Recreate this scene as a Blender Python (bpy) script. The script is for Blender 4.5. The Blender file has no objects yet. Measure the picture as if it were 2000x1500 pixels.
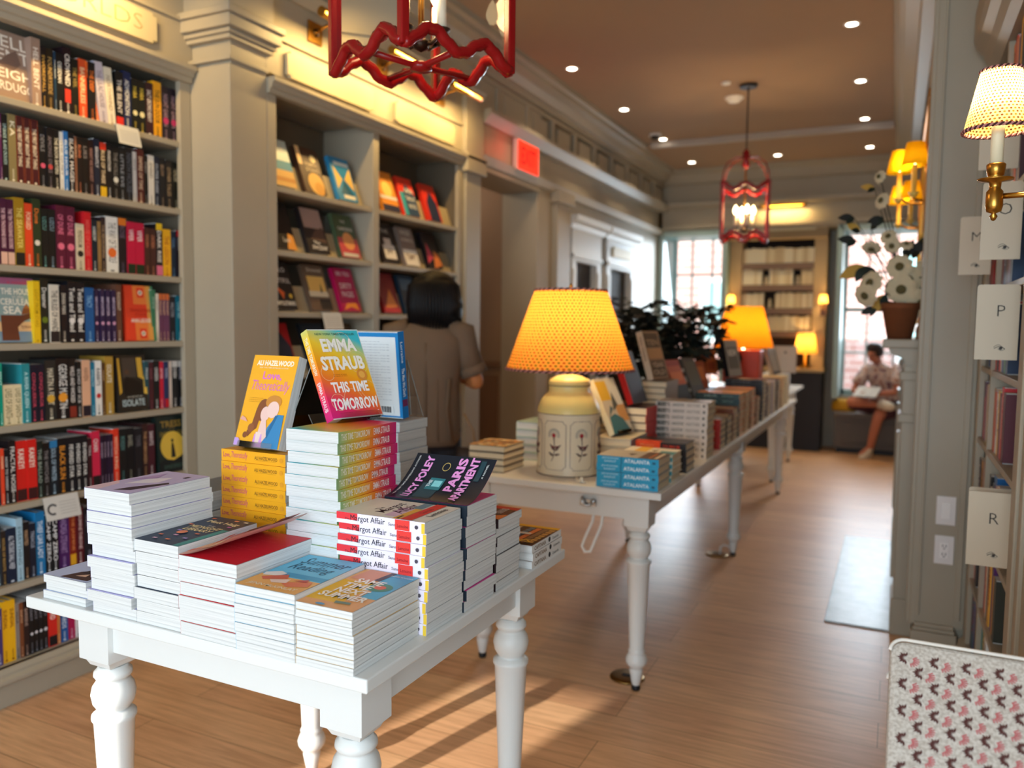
import bpy, bmesh, math, random
from mathutils import Matrix, Vector, Euler
random.seed(7)
SC = bpy.context.scene
COL = SC.collection
R = math.radians
PI = math.pi

# ------------------------------------------------------------------ camera
CAM_H = 1.4
F_PX, YAW, PITCH, ROLL = 1554.0, 0.448715, -0.0742820, 0.0113221
_cy, _sy, _cp, _sp = math.cos(YAW), math.sin(YAW), math.cos(PITCH), math.sin(PITCH)
FW = Vector((-_sy*_cp, _cy*_cp, _sp))
_r = Vector((_cy, _sy, 0.0)); _u = _r.cross(FW)
RT = _r*math.cos(ROLL) + _u*math.sin(ROLL)
UP = -_r*math.sin(ROLL) + _u*math.cos(ROLL)
cam_data = bpy.data.cameras.new('camera')
cam = bpy.data.objects.new('camera', cam_data); COL.objects.link(cam)
cam.matrix_world = Matrix(((RT.x, UP.x, -FW.x, 0), (RT.y, UP.y, -FW.y, 0), (RT.z, UP.z, -FW.z, CAM_H), (0, 0, 0, 1)))
cam_data.sensor_width = 36.0
cam_data.lens = F_PX/2000.0*36.0
cam_data.clip_start = 0.05
cam_data.dof.use_dof = True
cam_data.dof.focus_distance = 1.62
cam_data.dof.aperture_fstop = 2.5
SC.camera = cam

def _ray(px, py):
    return (px-1000)/F_PX*RT - (py-750)/F_PX*UP + FW
def on_z(px, py, z):
    d = _ray(px, py); t = (z-CAM_H)/d.z; return Vector((0, 0, CAM_H)) + t*d
def on_x(px, py, x):
    d = _ray(px, py); t = x/d.x; return Vector((0, 0, CAM_H)) + t*d
def on_y(px, py, y):
    d = _ray(px, py); t = y/d.y; return Vector((0, 0, CAM_H)) + t*d

# ------------------------------------------------------------------ world, sun, daylight, exposure
SC.view_settings.view_transform = 'Standard'
SC.view_settings.look = 'None'
SC.view_settings.exposure = 0.0
SC.view_settings.gamma = 1.0
SC.view_settings.use_curve_mapping = False
SC.cycles.max_bounces = 6
SC.cycles.diffuse_bounces = 3
SC.cycles.glossy_bounces = 3
SC.cycles.transmission_bounces = 4
SC.cycles.transparent_max_bounces = 10
SC.cycles.sample_clamp_indirect = 4.0
SC.cycles.caustics_reflective = False
SC.cycles.caustics_refractive = False
SC.cycles.use_denoising = True

world = bpy.data.worlds.new('world'); SC.world = world
world.use_nodes = True
_bg = world.node_tree.nodes['Background']
_bg.inputs[0].default_value = (0.80, 0.92, 1.0, 1)
_bg.inputs[1].default_value = 4.0

def lamp(name, kind, loc, power, color, rot=(0, 0, 0), **kw):
    d = bpy.data.lights.new(name, kind); d.energy = power; d.color = color
    for k, v in kw.items(): setattr(d, k, v)
    o = bpy.data.objects.new(name, d); COL.objects.link(o)
    o.location = loc; o.rotation_euler = rot
    return o
SUN_AZ, SUN_EL = R(15), R(20)
_sd = Vector((math.sin(SUN_AZ)*math.cos(SUN_EL), math.cos(SUN_AZ)*math.cos(SUN_EL), -math.sin(SUN_EL)))
sun = lamp('sun', 'SUN', (0, -6, 6), 7.5, (1.0, 0.93, 0.82), angle=R(0.6))
sun.rotation_euler = _sd.to_track_quat('-Z', 'Y').to_euler()
# daylight entering by the shop window behind the camera, and by the two far windows
lamp('front_window_daylight', 'AREA', (-0.6, -3.36, 1.55), 178, (0.66, 0.85, 1.0), (R(84), 0, 0), shape='RECTANGLE', size=2.8, size_y=2.0)
lamp('side_fill_light', 'AREA', (0.60, -1.25, 1.55), 58, (0.66, 0.85, 1.0), (0, R(84), 0), shape='RECTANGLE', size=1.8, size_y=2.0)  # unseen source at right, added to brighten the right faces of the stacks
lamp('far_window_daylight', 'AREA', (-2.24, 9.98, 1.85), 30, (0.72, 0.88, 1.0), (R(-64), 0, 0), shape='RECTANGLE', size=0.7, size_y=1.3, spread=R(115))
lamp('far_window_daylight', 'AREA', (-0.17, 9.98, 1.85), 20, (0.72, 0.88, 1.0), (R(-64), 0, 0), shape='RECTANGLE', size=0.7, size_y=1.3, spread=R(115))

# ------------------------------------------------------------------ materials
def srgb(c):
    c = c.lstrip('#'); v = [int(c[i:i+2], 16)/255 for i in (0, 2, 4)]
    return tuple((x/12.92 if x <= 0.04045 else ((x+0.055)/1.055)**2.4) for x in v)
_M = {}
def mat(c, rough=0.5, metal=0.0, spec=0.4, emit=0.0, noise=0.0, key=''):
    """plain procedural surface of one colour, with a slight tone variation when noise > 0"""
    k = (c, rough, metal, spec, emit, noise, key)
    if k in _M: return _M[k]
    m = bpy.data.materials.new('m_'+c.lstrip('#')); m.use_nodes = True
    nt = m.node_tree; b = nt.nodes['Principled BSDF']
    col = srgb(c)
    b.inputs['Base Color'].default_value = (*col, 1)
    b.inputs['Roughness'].default_value = rough
    b.inputs['Metallic'].default_value = metal
    b.inputs['Specular IOR Level'].default_value = spec
    if emit:
        b.inputs['Emission Color'].default_value = (*col, 1); b.inputs['Emission Strength'].default_value = emit
    if noise:
        tc = nt.nodes.new('ShaderNodeTexCoord'); n = nt.nodes.new('ShaderNodeTexNoise')
        n.inputs['Scale'].default_value = 9; n.inputs['Detail'].default_value = 4
        mx = nt.nodes.new('ShaderNodeMix'); mx.data_type = 'RGBA'
        mx.inputs[6].default_value = (*[x*(1-noise) for x in col], 1); mx.inputs[7].default_value = (*[min(1, x*(1+noise)) for x in col], 1)
        nt.links.new(tc.outputs['Object'], n.inputs['Vector']); nt.links.new(n.outputs['Fac'], mx.inputs[0]); nt.links.new(mx.outputs[2], b.inputs['Base Color'])
    _M[k] = m
    return m
def nodes_mat(name):
    m = bpy.data.materials.new(name); m.use_nodes = True
    nt = m.node_tree
    return m, nt, nt.nodes['Principled BSDF'], nt.links.new
def N(nt, kind, **inp):
    n = nt.nodes.new(kind)
    for k, v in inp.items():
        n.inputs[int(k[1:]) if k[0] == 'i' and k[1:].isdigit() else k].default_value = v
    return n
def ramp(nt, stops, interp='LINEAR'):
    r = nt.nodes.new('ShaderNodeValToRGB'); r.color_ramp.interpolation = interp
    e = r.color_ramp.elements
    while len(e) < len(stops): e.new(0.5)
    for i, (p, c) in enumerate(stops):
        e[i].position = p; e[i].color = (*(srgb(c) if isinstance(c, str) else c), 1)
    return r

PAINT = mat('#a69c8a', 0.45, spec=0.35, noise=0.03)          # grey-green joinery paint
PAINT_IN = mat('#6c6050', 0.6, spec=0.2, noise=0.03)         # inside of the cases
TABLE_W = mat('#dfdfdc', 0.35, spec=0.45, noise=0.015)
CEIL = mat('#a78d76', 0.8, spec=0.1, noise=0.02)
BRASS = mat('#b98a3e', 0.28, 1.0, 0.5)
BLACK = mat('#15141a', 0.5)
WHITE = mat('#f2f1ee', 0.5)

def make_floor():
    m, nt, b, L = nodes_mat('oak_planks')
    tc = N(nt, 'ShaderNodeTexCoord'); br = nt.nodes.new('ShaderNodeTexBrick')
    br.offset = 0.37; br.inputs['Scale'].default_value = 1.0
    br.inputs['Brick Width'].default_value = 2.3; br.inputs['Row Height'].default_value = 0.19
    br.inputs['Mortar Size'].default_value = 0.0016; br.inputs['Mortar Smooth'].default_value = 0.3
    br.inputs['Color1'].default_value = (*srgb('#e2b488'), 1); br.inputs['Color2'].default_value = (*srgb('#d2a078'), 1)
    br.inputs['Mortar'].default_value = (*srgb('#96734f'), 1)
    L(tc.outputs['Object'], br.inputs['Vector'])
    mp = N(nt, 'ShaderNodeMapping'); mp.inputs['Scale'].default_value = (1.6, 22, 1)
    n = N(nt, 'ShaderNodeTexNoise', Scale=2.2, Detail=7.0, Roughness=0.62)
    L(tc.outputs['Object'], mp.inputs['Vector']); L(mp.outputs[0], n.inputs['Vector'])
    rp = ramp(nt, [(0.33, (0.74, 0.70, 0.66)), (0.62, (1.06, 1.06, 1.06))])
    L(n.outputs['Fac'], rp.inputs[0])
    mx = nt.nodes.new('ShaderNodeMix'); mx.data_type = 'RGBA'; mx.blend_type = 'MULTIPLY'; mx.inputs[0].default_value = 1
    L(br.outputs['Color'], mx.inputs[6]); L(rp.outputs[0], mx.inputs[7]); L(mx.outputs[2], b.inputs['Base Color'])
    b.inputs['Roughness'].default_value = 0.38; b.inputs['Specular IOR Level'].default_value = 0.6
    bp = N(nt, 'ShaderNodeBump', Strength=0.05); L(n.outputs['Fac'], bp.inputs['Height']); L(bp.outputs[0], b.inputs['Normal'])
    return m
FLOOR = make_floor()

def make_pages(c1, c2):
    m, nt, b, L = nodes_mat('paper_edges')
    tc = N(nt, 'ShaderNodeTexCoord'); mp = N(nt, 'ShaderNodeMapping'); mp.inputs['Scale'].default_value = (3, 3, 900)
    n = N(nt, 'ShaderNodeTexNoise', Scale=1.0, Detail=2.0)
    L(tc.outputs['Object'], mp.inputs['Vector']); L(mp.outputs[0], n.inputs['Vector'])
    r = ramp(nt, [(0.3, c1), (0.6, c2)]); L(n.outputs['Fac'], r.inputs[0]); L(r.outputs[0], b.inputs['Base Color'])
    b.inputs['Roughness'].default_value = 0.85; b.inputs['Specular IOR Level'].default_value = 0.1
    return m
PAGES = make_pages('#c2c2c0', '#dededc')
PAGES_CREAM = make_pages('#cdb998', '#efdfc0')

def glass_mat():
    m, nt, b, L = nodes_mat('clear_glass')
    out = nt.nodes['Material Output']
    t = N(nt, 'ShaderNodeBsdfTransparent'); g = N(nt, 'ShaderNodeBsdfGlossy', Roughness=0.03)
    fr = N(nt, 'ShaderNodeFresnel', IOR=1.35); mx = N(nt, 'ShaderNodeMixShader')
    L(fr.outputs[0], mx.inputs[0]); L(t.outputs[0], mx.inputs[1]); L(g.outputs[0], mx.inputs[2]); L(mx.outputs[0], out.inputs[0])
    return m
GLASS = glass_mat()

# ------------------------------------------------------------------ geometry helpers
class MB:
    """collects faces with materials; build() links them as ONE mesh object"""
    def __init__(s): s.v = []; s.f = []; s.m = []; s.mats = []; s.smooth = []
    def mi(s, m):
        if m not in s.mats: s.mats.append(m)
        return s.mats.index(m)
    def add(s, vs, fs, m, smooth=False):
        o = len(s.v); s.v += [tuple(p) for p in vs]; k = s.mi(m)
        for f in fs: s.f.append([o+i for i in f]); s.m.append(k); s.smooth.append(smooth)
    def box(s, x0, x1, y0, y1, z0, z1, m, M=None):
        vs = [(x, y, z) for z in (z0, z1) for y in (y0, y1) for x in (x0, x1)]
        if M: vs = [M @ Vector(p) for p in vs]
        s.add(vs, [(0, 2, 3, 1), (4, 5, 7, 6), (0, 1, 5, 4), (2, 6, 7, 3), (0, 4, 6, 2), (1, 3, 7, 5)], m)
    def poly(s, pts, m): s.add(pts, [list(range(len(pts)))], m)
    def lathe(s, prof, m, seg=24, c=(0, 0, 0), axis='z', smooth=True, M=None, capped=True):
        vs = []
        for r, z in prof:
            for i in range(seg):
                a = 2*PI*i/seg; p = (r*math.cos(a), r*math.sin(a), z)
                if axis == 'x': p = (z, p[0], p[1])
                if axis == 'y': p = (p[0], z, p[1])
                p = Vector(p) + Vector(c)
                vs.append(M @ p if M else p)
        fs = [(k*seg+i, k*seg+(i+1) % seg, (k+1)*seg+(i+1) % seg, (k+1)*seg+i) for k in range(len(prof)-1) for i in range(seg)]
        s.add(vs, fs, m, smooth)
        if capped:
            n = len(prof)
            o = len(s.v)-n*seg
            if prof[0][0] > 1e-5: s.f.append([o+i for i in range(seg)][::-1]); s.m.append(s.mi(m)); s.smooth.append(False)
            if prof[-1][0] > 1e-5: s.f.append([o+(n-1)*seg+i for i in range(seg)]); s.m.append(s.mi(m)); s.smooth.append(False)
    def loft(s, rings, m, seg=20, smooth=True, M=None, cap=True):
        """rings: (cx, cy, cz, rx, ry) horizontal ellipses"""
        vs = []
        for cx, cy, cz, rx, ry in rings:
            for i in range(seg):
                a = 2*PI*i/seg; p = Vector((cx+rx*math.cos(a), cy+ry*math.sin(a), cz)); vs.append(M @ p if M else p)
        fs = [(k*seg+i, k*seg+(i+1) % seg, (k+1)*seg+(i+1) % seg, (k+1)*seg+i) for k in range(len(rings)-1) for i in range(seg)]
        if cap: fs += [tuple(range(seg))[::-1], tuple((len(rings)-1)*seg+i for i in range(seg))]
        s.add(vs, fs, m, smooth)
    def tube(s, pts, r, m, seg=8, closed=False, smooth=True):
        pts = [Vector(p) for p in pts]; n = len(pts); vs = []
        rr = r if isinstance(r, (list, tuple)) else [r]*n
        prev = None
        for i, p in enumerate(pts):
            if closed: t = pts[(i+1) % n]-pts[i-1]
            else: t = pts[min(i+1, n-1)]-pts[max(i-1, 0)]
            t = t.normalized() if t.length > 1e-9 else Vector((0, 0, 1))
            ref = prev if prev is not None else (Vector((0, 0, 1)) if abs(t.z) < 0.9 else Vector((1, 0, 0)))
            a = ref - t*ref.dot(t)
            if a.length < 1e-6: a = t.orthogonal()
            a.normalize(); b = t.cross(a); prev = a
            for k in range(seg):
                an = 2*PI*k/seg; vs.append(p + (a*math.cos(an)+b*math.sin(an))*rr[i])
        m_ = n if closed else n-1
        fs = [(i*seg+k, i*seg+(k+1) % seg, ((i+1) % n)*seg+(k+1) % seg, ((i+1) % n)*seg+k) for i in range(m_) for k in range(seg)]
        if not closed: fs += [tuple(range(seg))[::-1], tuple((n-1)*seg+k for k in range(seg))]
        s.add(vs, fs, m, smooth)
    def prism_y(s, prof, y0, y1, m):
        """profile [(x,z)] swept along Y"""
        n = len(prof); vs = [(x, y0, z) for x, z in prof] + [(x, y1, z) for x, z in prof]
        fs = [(i, (i+1) % n, n+(i+1) % n, n+i) for i in range(n)] + [tuple(range(n))[::-1], tuple(range(n, 2*n))]
        s.add(vs, fs, m)
    def prism_x(s, prof, x0, x1, m):
        n = len(prof); vs = [(x0, y, z) for y, z in prof] + [(x1, y, z) for y, z in prof]
        fs = [(i, (i+1) % n, n+(i+1) % n, n+i) for i in range(n)] + [tuple(range(n))[::-1], tuple(range(n, 2*n))]
        s.add(vs, fs, m)
    def mesh(s, name):
        me = bpy.data.meshes.new(name); me.from_pydata(s.v, [], s.f)
        for m in s.mats: me.materials.append(m)
        me.polygons.foreach_set('material_index', s.m); me.polygons.foreach_set('use_smooth', s.smooth)
        me.update()
        return me
    def build(s, name, parent=None, bevel=0.0, fix=True):
        me = s.mesh(name)
        if fix:
            bm = bmesh.new(); bm.from_mesh(me); bmesh.ops.recalc_face_normals(bm, faces=bm.faces); bm.to_mesh(me); bm.free()
        o = bpy.data.objects.new(name, me); COL.objects.link(o)
        if parent: o.parent = parent
        if bevel:
            b = o.modifiers.new('bevel', 'BEVEL'); b.width = bevel; b.segments = 2; b.limit_method = 'ANGLE'
        return o
_labels = {}
def tag(o, label, cat, group=None, kind=None):
    o['label'] = label; o['category'] = cat
    if group: o['group'] = group
    if kind: o['kind'] = kind
    if label in _labels and not group: print('DUPLICATE LABEL', label)
    _labels[label] = o.name
    return o
def thing(name, label, cat, loc=(0, 0, 0), rot=(0, 0, 0), group=None):
    o = bpy.data.objects.new(name, None); COL.objects.link(o)
    o.location = loc; o.rotation_euler = rot; o.empty_display_size = 0.1
    return tag(o, label, cat, group)
def struct(o):
    o['kind'] = 'structure'; return o
def inst(name, me, parent):
    o = bpy.data.objects.new(name, me); COL.objects.link(o); o.parent = parent
    return o
def copy_tree(o, parent=None):
    c = o.copy(); COL.objects.link(c)
    if parent: c.parent = parent
    for ch in list(o.children): copy_tree(ch, c)
    return c

# lettering: the built-in font turned into flat faces, cached at unit size and fitted to a box
_T = {}
def glyphs(t, bold=0.0, shear=0.0):
    k = (t, bold, shear)
    if k in _T: return _T[k]
    cu = bpy.data.curves.new('t', 'FONT'); cu.body = t; cu.resolution_u = 2; cu.offset = bold; cu.shear = shear
    ob = bpy.data.objects.new('t', cu); COL.objects.link(ob)
    me = bpy.data.meshes.new_from_object(ob.evaluated_get(bpy.context.evaluated_depsgraph_get()))
    vs = [tuple(v.co) for v in me.vertices]; fs = [tuple(p.vertices) for p in me.polygons]
    bpy.data.objects.remove(ob); bpy.data.curves.remove(cu); bpy.data.meshes.remove(me)
    x0 = min(v[0] for v in vs); x1 = max(v[0] for v in vs); y0 = min(v[1] for v in vs); y1 = max(v[1] for v in vs)
    _T[k] = ([((x-x0)/(x1-x0), (y-y0)/max(1e-6, y1-y0)) for x, y, _ in vs], fs, (x1-x0)/max(1e-6, y1-y0))
    return _T[k]
def write(mb, t, o, right, up, length, height, m, bold=0.0, shear=0.0, center=False):
    """text in a box: lower-left corner o, run along right, fitted to length x height"""
    vs, fs, asp = glyphs(t, bold, shear)
    o = Vector(o); right = Vector(right); up = Vector(up)
    if length is None: length = asp*height
    if center: o = o - right*length/2
    mb.add([o + right*(x*length) + up*(y*height) for x, y in vs], fs, m)
# ================================================================== the setting
def sbox(name, boxes, m, bevel=0.0):
    b = MB()
    for q in boxes: b.box(*q, m)
    return struct(b.build(name, bevel=bevel))
XB1, XB2, YP, ZC = -2.84, -2.61, 2.61, 3.28        # face of left bookcase, face of second bookcase, front of pillar, ceiling
sbox('floor', [(-4.5, 1.3, -3.75, 10.3, -0.06, 0)], FLOOR)
sbox('ceiling', [(-4.5, 1.3, -3.75, 8.15, ZC, ZC+0.06), (-4.5, 1.3, 8.15, 10.3, ZC-0.04, ZC+0.06)], CEIL)
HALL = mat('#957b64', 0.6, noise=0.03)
sbox('wall_left', [(-3.22, -3.16, -3.75, 4.70, 0, ZC), (-4.5, -3.0, 4.70, 4.76, 0, ZC), (-2.95, XB2, 4.87, 5.9, 2.46, ZC), (-2.95, XB2-0.05, 6.0, 10.3, 0, ZC),
                   (-2.84, XB2-0.003, 2.62, 2.83, 2.495, ZC), (-3.16, XB2-0.002, 2.83, 4.87, 2.53, ZC), (-3.16, XB1-0.002, -3.75, 2.62, 2.52, ZC)], PAINT)
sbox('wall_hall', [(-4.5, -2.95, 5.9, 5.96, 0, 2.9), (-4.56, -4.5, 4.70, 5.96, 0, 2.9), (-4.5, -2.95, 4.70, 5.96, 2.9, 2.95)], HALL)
sbox('trim_1', [(-4.5, -2.95, 5.875, 5.9, 1.05, 1.10), (-4.5, -3.55, 5.885, 5.9, 0.15, 0.98), (-3.48, -2.97, 5.885, 5.9, 0.15, 0.98), (-4.5, -2.95, 5.87, 5.9, 0, 0.12)], mat('#7d5f48', 0.5), 0.004)
# jamb and pillar after the hall opening
sbox('trim_2', [(-2.95, XB2-0.02, 5.9, 6.2, 0, 2.6), (-2.95, XB2+0.03, 6.2, 6.5, 0, 2.42), (-2.95, XB2+0.06, 6.17, 6.53, 2.42, 2.52), (-2.95, XB2+0.05, 6.18, 6.52, 0, 0.25)], PAINT, 0.006)
# pillar between the two left bookcases, with capital and plinth
sbox('trim_3', [(XB1-0.3, XB2, YP, 2.83, 0, 2.50), (XB1-0.3, XB2+0.012, YP-0.012, 2.835, 2.515, 2.535), (XB1-0.3, XB2+0.018, YP-0.018, 2.86, 2.60, 2.62), (XB1-0.3, XB2+0.03, YP-0.03, 2.87, 2.62, 2.64), (XB1-0.3, XB2+0.05, YP-0.05, 2.88, 2.64, 2.69), (XB1-0.3, XB2+0.065, YP-0.065, 2.89, 2.69, 2.72), (XB1-0.3, XB2+0.03, YP-0.03, 2.85, 2.72, 2.95), (XB1-0.3, XB2+0.02, YP-0.02, 2.85, 0, 0.17)], PAINT, 0.004)
# pilaster at the far end of the second bookcase
sbox('trim_4', [(XB2-0.5, XB2, 4.64, 4.87, 0, 2.53), (XB2-0.1, XB2+0.02, 4.655, 4.86, 0, 2.40), (XB2-0.1, XB2+0.05, 4.62, 4.89, 2.40, 2.52), (XB2-0.1, XB2+0.03, 4.63, 4.88, 2.52, 2.9)], PAINT, 0.005)
def entablature(name, x, y0, y1, lower=True, sc=1.0):
    b = MB()
    if lower:
        b.prism_y([(x-0.02, 2.435), (x+0.02, 2.435), (x+0.022, 2.455), (x+0.034, 2.46), (x+0.036, 2.475), (x+0.05, 2.485), (x+0.05, 2.503), (x-0.02, 2.503)], y0, y1, PAINT)
        b.prism_y([(x-0.02, 2.685), (x+0.012, 2.69), (x+0.012, 2.705), (x-0.02, 2.71)], y0, y1, PAINT)
    else:
        b.prism_y([(x-0.05, 2.50), (x+0.03, 2.50), (x+0.045, 2.56), (x-0.05, 2.56)], y0, y1, PAINT)
        b.prism_y([(x-0.05, 2.77), (x+0.05, 2.77), (x+0.10, 2.83), (x+0.10, 2.86), (x-0.05, 2.86)], y0, y1, PAINT)
    b.prism_y([(x-0.02, 2.89), (x+0.02, 2.89), (x+0.035, 2.93), (x+0.05, 2.95), (x-0.02, 2.95)] if lower else [(x-0.05, 3.06), (x+0.03, 3.06), (x+0.03, 3.09), (x-0.05, 3.09)], y0, y1, PAINT)
    b.prism_y([(x-0.02, 3.10), (x+0.05, 3.10), (x+0.055, 3.13), (x+0.09, 3.14), (x+0.12, 3.19), (x+0.18, 3.205), (x+0.185, 3.235), (x+0.22, 3.245), (x+0.225, ZC+0.001), (x-0.02, ZC+0.001)], y0, y1, PAINT)
    return struct(b.build(name, fix=True))
entablature('trim_5', XB1, -3.6, 2.60)
entablature('trim_6', XB2, 2.83, 4.88)
entablature('trim_7', XB2-0.02, 4.88, 9.6, False)
b = MB()                                                    # frieze blocks of the far entablature
for k in range(9):
    y = 5.1+k*0.5; b.box(XB2-0.05, XB2+0.012, y, y+0.06, 2.86, 3.06, PAINT); b.box(XB2-0.05, XB2+0.005, y+0.14, y+0.42, 2.90, 3.03, PAINT)
struct(b.build('trim_8', bevel=0.004))
# right side: pier, chimney breast, far right wall, wall behind the right bookcase
sbox('wall_right', [(0.16, 1.3, 3.72, 4.0, 0, ZC), (0.12, 1.3, 4.0, 6.0, 0, ZC), (0.5, 1.3, 6.0, 9.6, 0, ZC), (0.66, 0.72, -0.25, 3.72, 0, ZC), (0.66, 0.72, -3.75, -2.3, 0, ZC), (0.66, 0.72, -2.3, -0.25, 0, 0.6), (0.66, 0.72, -2.3, -0.25, 2.55, ZC), (0.34, 0.66, 1.55, 2.44, 0, ZC), (0.31, 0.66, 2.44, 3.72, 2.56, ZC)], PAINT)
sbox('trim_9', [(0.10, 0.30, 3.70, 3.75, 0.16, ZC), (0.085, 0.115, 3.715, 3.78, 0.16, ZC), (0.125, 0.135, 3.692, 3.71, 0.2, ZC), (0.262, 0.285, 3.692, 3.71, 0.2, ZC),
                 (0.105, 0.275, 3.67, 3.74, 0, 0.14), (0.112, 0.268, 3.68, 3.74, 0.14, 0.155), (0.118, 0.264, 3.687, 3.74, 0.155, 0.172)], PAINT, 0.003)
b = MB()                                                    # crown on the right, seen edge on
b.prism_y([(0.12, 3.10), (0.05, 3.10), (0.04, 3.14), (-0.03, 3.19), (-0.06, 3.205), (-0.09, 3.245), (-0.1, ZC+0.001), (0.12, ZC+0.001)], 3.96, 9.6, PAINT)
struct(b.build('trim_10'))
# pilaster at the near end of the right bookcase
sbox('trim_11', [(0.305, 0.36, 1.6, 2.44, 0, 2.75), (0.29, 0.36, 2.36, 2.44, 0.16, 2.6), (0.295, 0.36, 2.28, 2.33, 0.16, 2.6)], PAINT, 0.004)
# front wall behind the camera: one wide shop window and a narrow side light
sbox('wall_front', [(-4.5, 1.3, -3.75, -3.6, 2.9, ZC), (-4.5, -3.15, -3.75, -3.6, 0, 2.9), (-2.62, -2.25, -3.75, -3.6, 0, 2.9), (0.75, 1.3, -3.75, -3.6, 0, 2.9), (-2.25, 0.75, -3.75, -3.6, 0, 0.5), (-3.15, -2.62, -3.75, -3.6, 0, 1.75), (-3.15, -2.62, -3.75, -3.6, 2.45, 2.9)], PAINT)
sbox('window_3', [(-2.25+k*0.98, -2.19+k*0.98, -3.71, -3.64, 0.5, 2.9) for k in range(4)] + [(-2.25, 0.75, -3.71, -3.64, 2.2, 2.25)], PAINT)
sbox('window_4', [(0.65, 0.70, -2.3+k*0.67, -2.25+k*0.67, 0.6, 2.55) for k in range(4)] + [(0.65, 0.70, -2.3, -0.25, 1.9, 1.95)], PAINT)  # frame of an unseen window, added to go with the side fill
# back wall with two deep windows
W1, W2, ZW0, ZW1, YB = (-2.62, -1.86), (-0.60, 0.26), 0.62, 2.54, 9.6
sbox('wall_back', [(-4.5, W1[0], YB, 10.3, 0, ZC), (W1[1], W2[0], YB+0.5, 10.3, 0, ZC), (W2[1], 1.3, YB, 10.3, 0, ZC), (-4.5, 1.3, YB, 10.3, ZW1, ZC), (W1[0], W1[1], YB+0.36, 10.3, 0, ZW0), (W2[0], W2[1], YB+0.36, 10.3, 0, ZW0)], PAINT)
b = MB()
b.prism_x([(YB, 2.56), (YB-0.05, 2.57), (YB-0.05, 2.60), (YB, 2.61)], -2.6, 0.5, PAINT); b.prism_x([(YB, 2.80), (YB-0.07, 2.83), (YB-0.08, 2.87), (YB, 2.88)], -2.6, 0.5, PAINT)
b.prism_x([(YB, 3.08), (YB-0.05, 3.10), (YB-0.12, 3.19), (YB-0.2, 3.22), (YB-0.2, ZC), (YB, ZC)], -2.6, 0.5, PAINT)
struct(b.build('trim_12'))
SASH = mat('#9fb6b4', 0.45)
def window(n, x0, x1):
    b = MB(); y0, y1 = 10.12, 10.18
    for q in ((x0-0.03, x0+0.03, YB-0.03, y1, ZW0, ZW1), (x1-0.03, x1+0.03, YB-0.03, y1, ZW0, ZW1), (x0, x1, YB-0.03, y1, ZW1-0.06, ZW1), (x0, x1, y0, y1, ZW0, ZW0+0.07)): b.box(*q, SASH)
    o = struct(b.build('window_%d' % n, bevel=0.004))
    f = MB(); cols, rows = 3, (ZW0+0.07, 1.12, 1.62, 2.05, ZW1-0.06)
    for i in range(1, cols): x = x0+(x1-x0)*i/cols; f.box(x-0.011, x+0.011, y0+0.015, y1-0.01, ZW0, ZW1, SASH)
    for z in rows[1:-1]: h = 0.024 if z == 1.62 else 0.011; f.box(x0, x1, y0+0.01, y1-0.01, z-h, z+h, SASH)
    f.box(x0+0.03, x0+0.06, y0, y1, ZW0, ZW1, SASH); f.box(x1-0.06, x1-0.03, y0, y1, ZW0, ZW1, SASH)
    s = f.build('sash', o); s['kind'] = 'structure'
    g = MB(); g.poly([(x0, 10.153, ZW0), (x1, 10.153, ZW0), (x1, 10.153, ZW1), (x0, 10.153, ZW1)], GLASS)
    g = g.build('pane', o); g['kind'] = 'structure'
window(1, *W1); window(2, *W2)
sbox('baseboard_left', [(XB2-0.1, XB2+0.02, 6.5, 9.6, 0, 0.2)], PAINT, 0.005)

sbox('trim_13', [(-2.35, -0.1, 8.10, 8.17, ZC-0.055, ZC)], mat('#b4aaa0', 0.5))
# outside the windows
def brick():
    m, nt, bs, L = nodes_mat('brick_wall')
    tc = N(nt, 'ShaderNodeTexCoord'); mp = N(nt, 'ShaderNodeMapping'); mp.inputs['Rotation'].default_value = (R(90), 0, 0)
    br = nt.nodes.new('ShaderNodeTexBrick'); br.inputs['Scale'].default_value = 1.0
    br.inputs['Brick Width'].default_value = 0.42; br.inputs['Row Height'].default_value = 0.14; br.inputs['Mortar Size'].default_value = 0.012
    br.inputs['Color1'].default_value = (*srgb('#b99088'), 1); br.inputs['Color2'].default_value = (*srgb('#ac8078'), 1); br.inputs['Mortar'].default_value = (*srgb('#c6b6b0'), 1)
    L(tc.outputs['Object'], mp.inputs[0]); L(mp.outputs[0], br.inputs['Vector']); L(br.outputs['Color'], bs.inputs['Base Color']); bs.inputs['Roughness'].default_value = 0.9
    return m
BRICK = brick()
bd = thing('building', 'pale pink brick building seen through the far windows', 'building', (-1, 16, 0))
b = MB(); b.box(-7, 7, 0, 3, -0.1, 9, BRICK); b.build('facade', bd)
for x, z0, z1, c in ((-2.55, 1.1, 2.35, '#8fb5b8'), (1.0, 0.3, 2.9, '#9ecfd4'), (-4.5, 3.2, 4.6, '#8fb5b8'), (2.6, 3.2, 4.6, '#8fb5b8')):
    w = MB(); w.box(x, x+1.0, -0.06, 0.02, z0, z1, mat('#e8ecec', 0.5)); w.box(x+0.07, x+0.46, -0.07, 0, z0+0.07, z1-0.07, mat(c, 0.2)); w.box(x+0.54, x+0.93, -0.07, 0, z0+0.07, z1-0.07, mat(c, 0.2)); w.build('window', bd)
b = MB(); b.box(-7, 7, -0.04, 0.0, 3.3, 3.5, mat('#d8b8b0', 0.8)); b.build('string_course', bd)
b = MB(); b.box(-14, 14, 10.3, 40, -0.16, -0.1, mat('#b9b9b4', 0.9)); b.box(-14, 14, -30, -3.75, -0.16, -0.1, mat('#9a9a96', 0.9))
g = b.build('pavement'); tag(g, 'pale grey pavement outside the shop', 'pavement', kind='structure')
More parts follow.
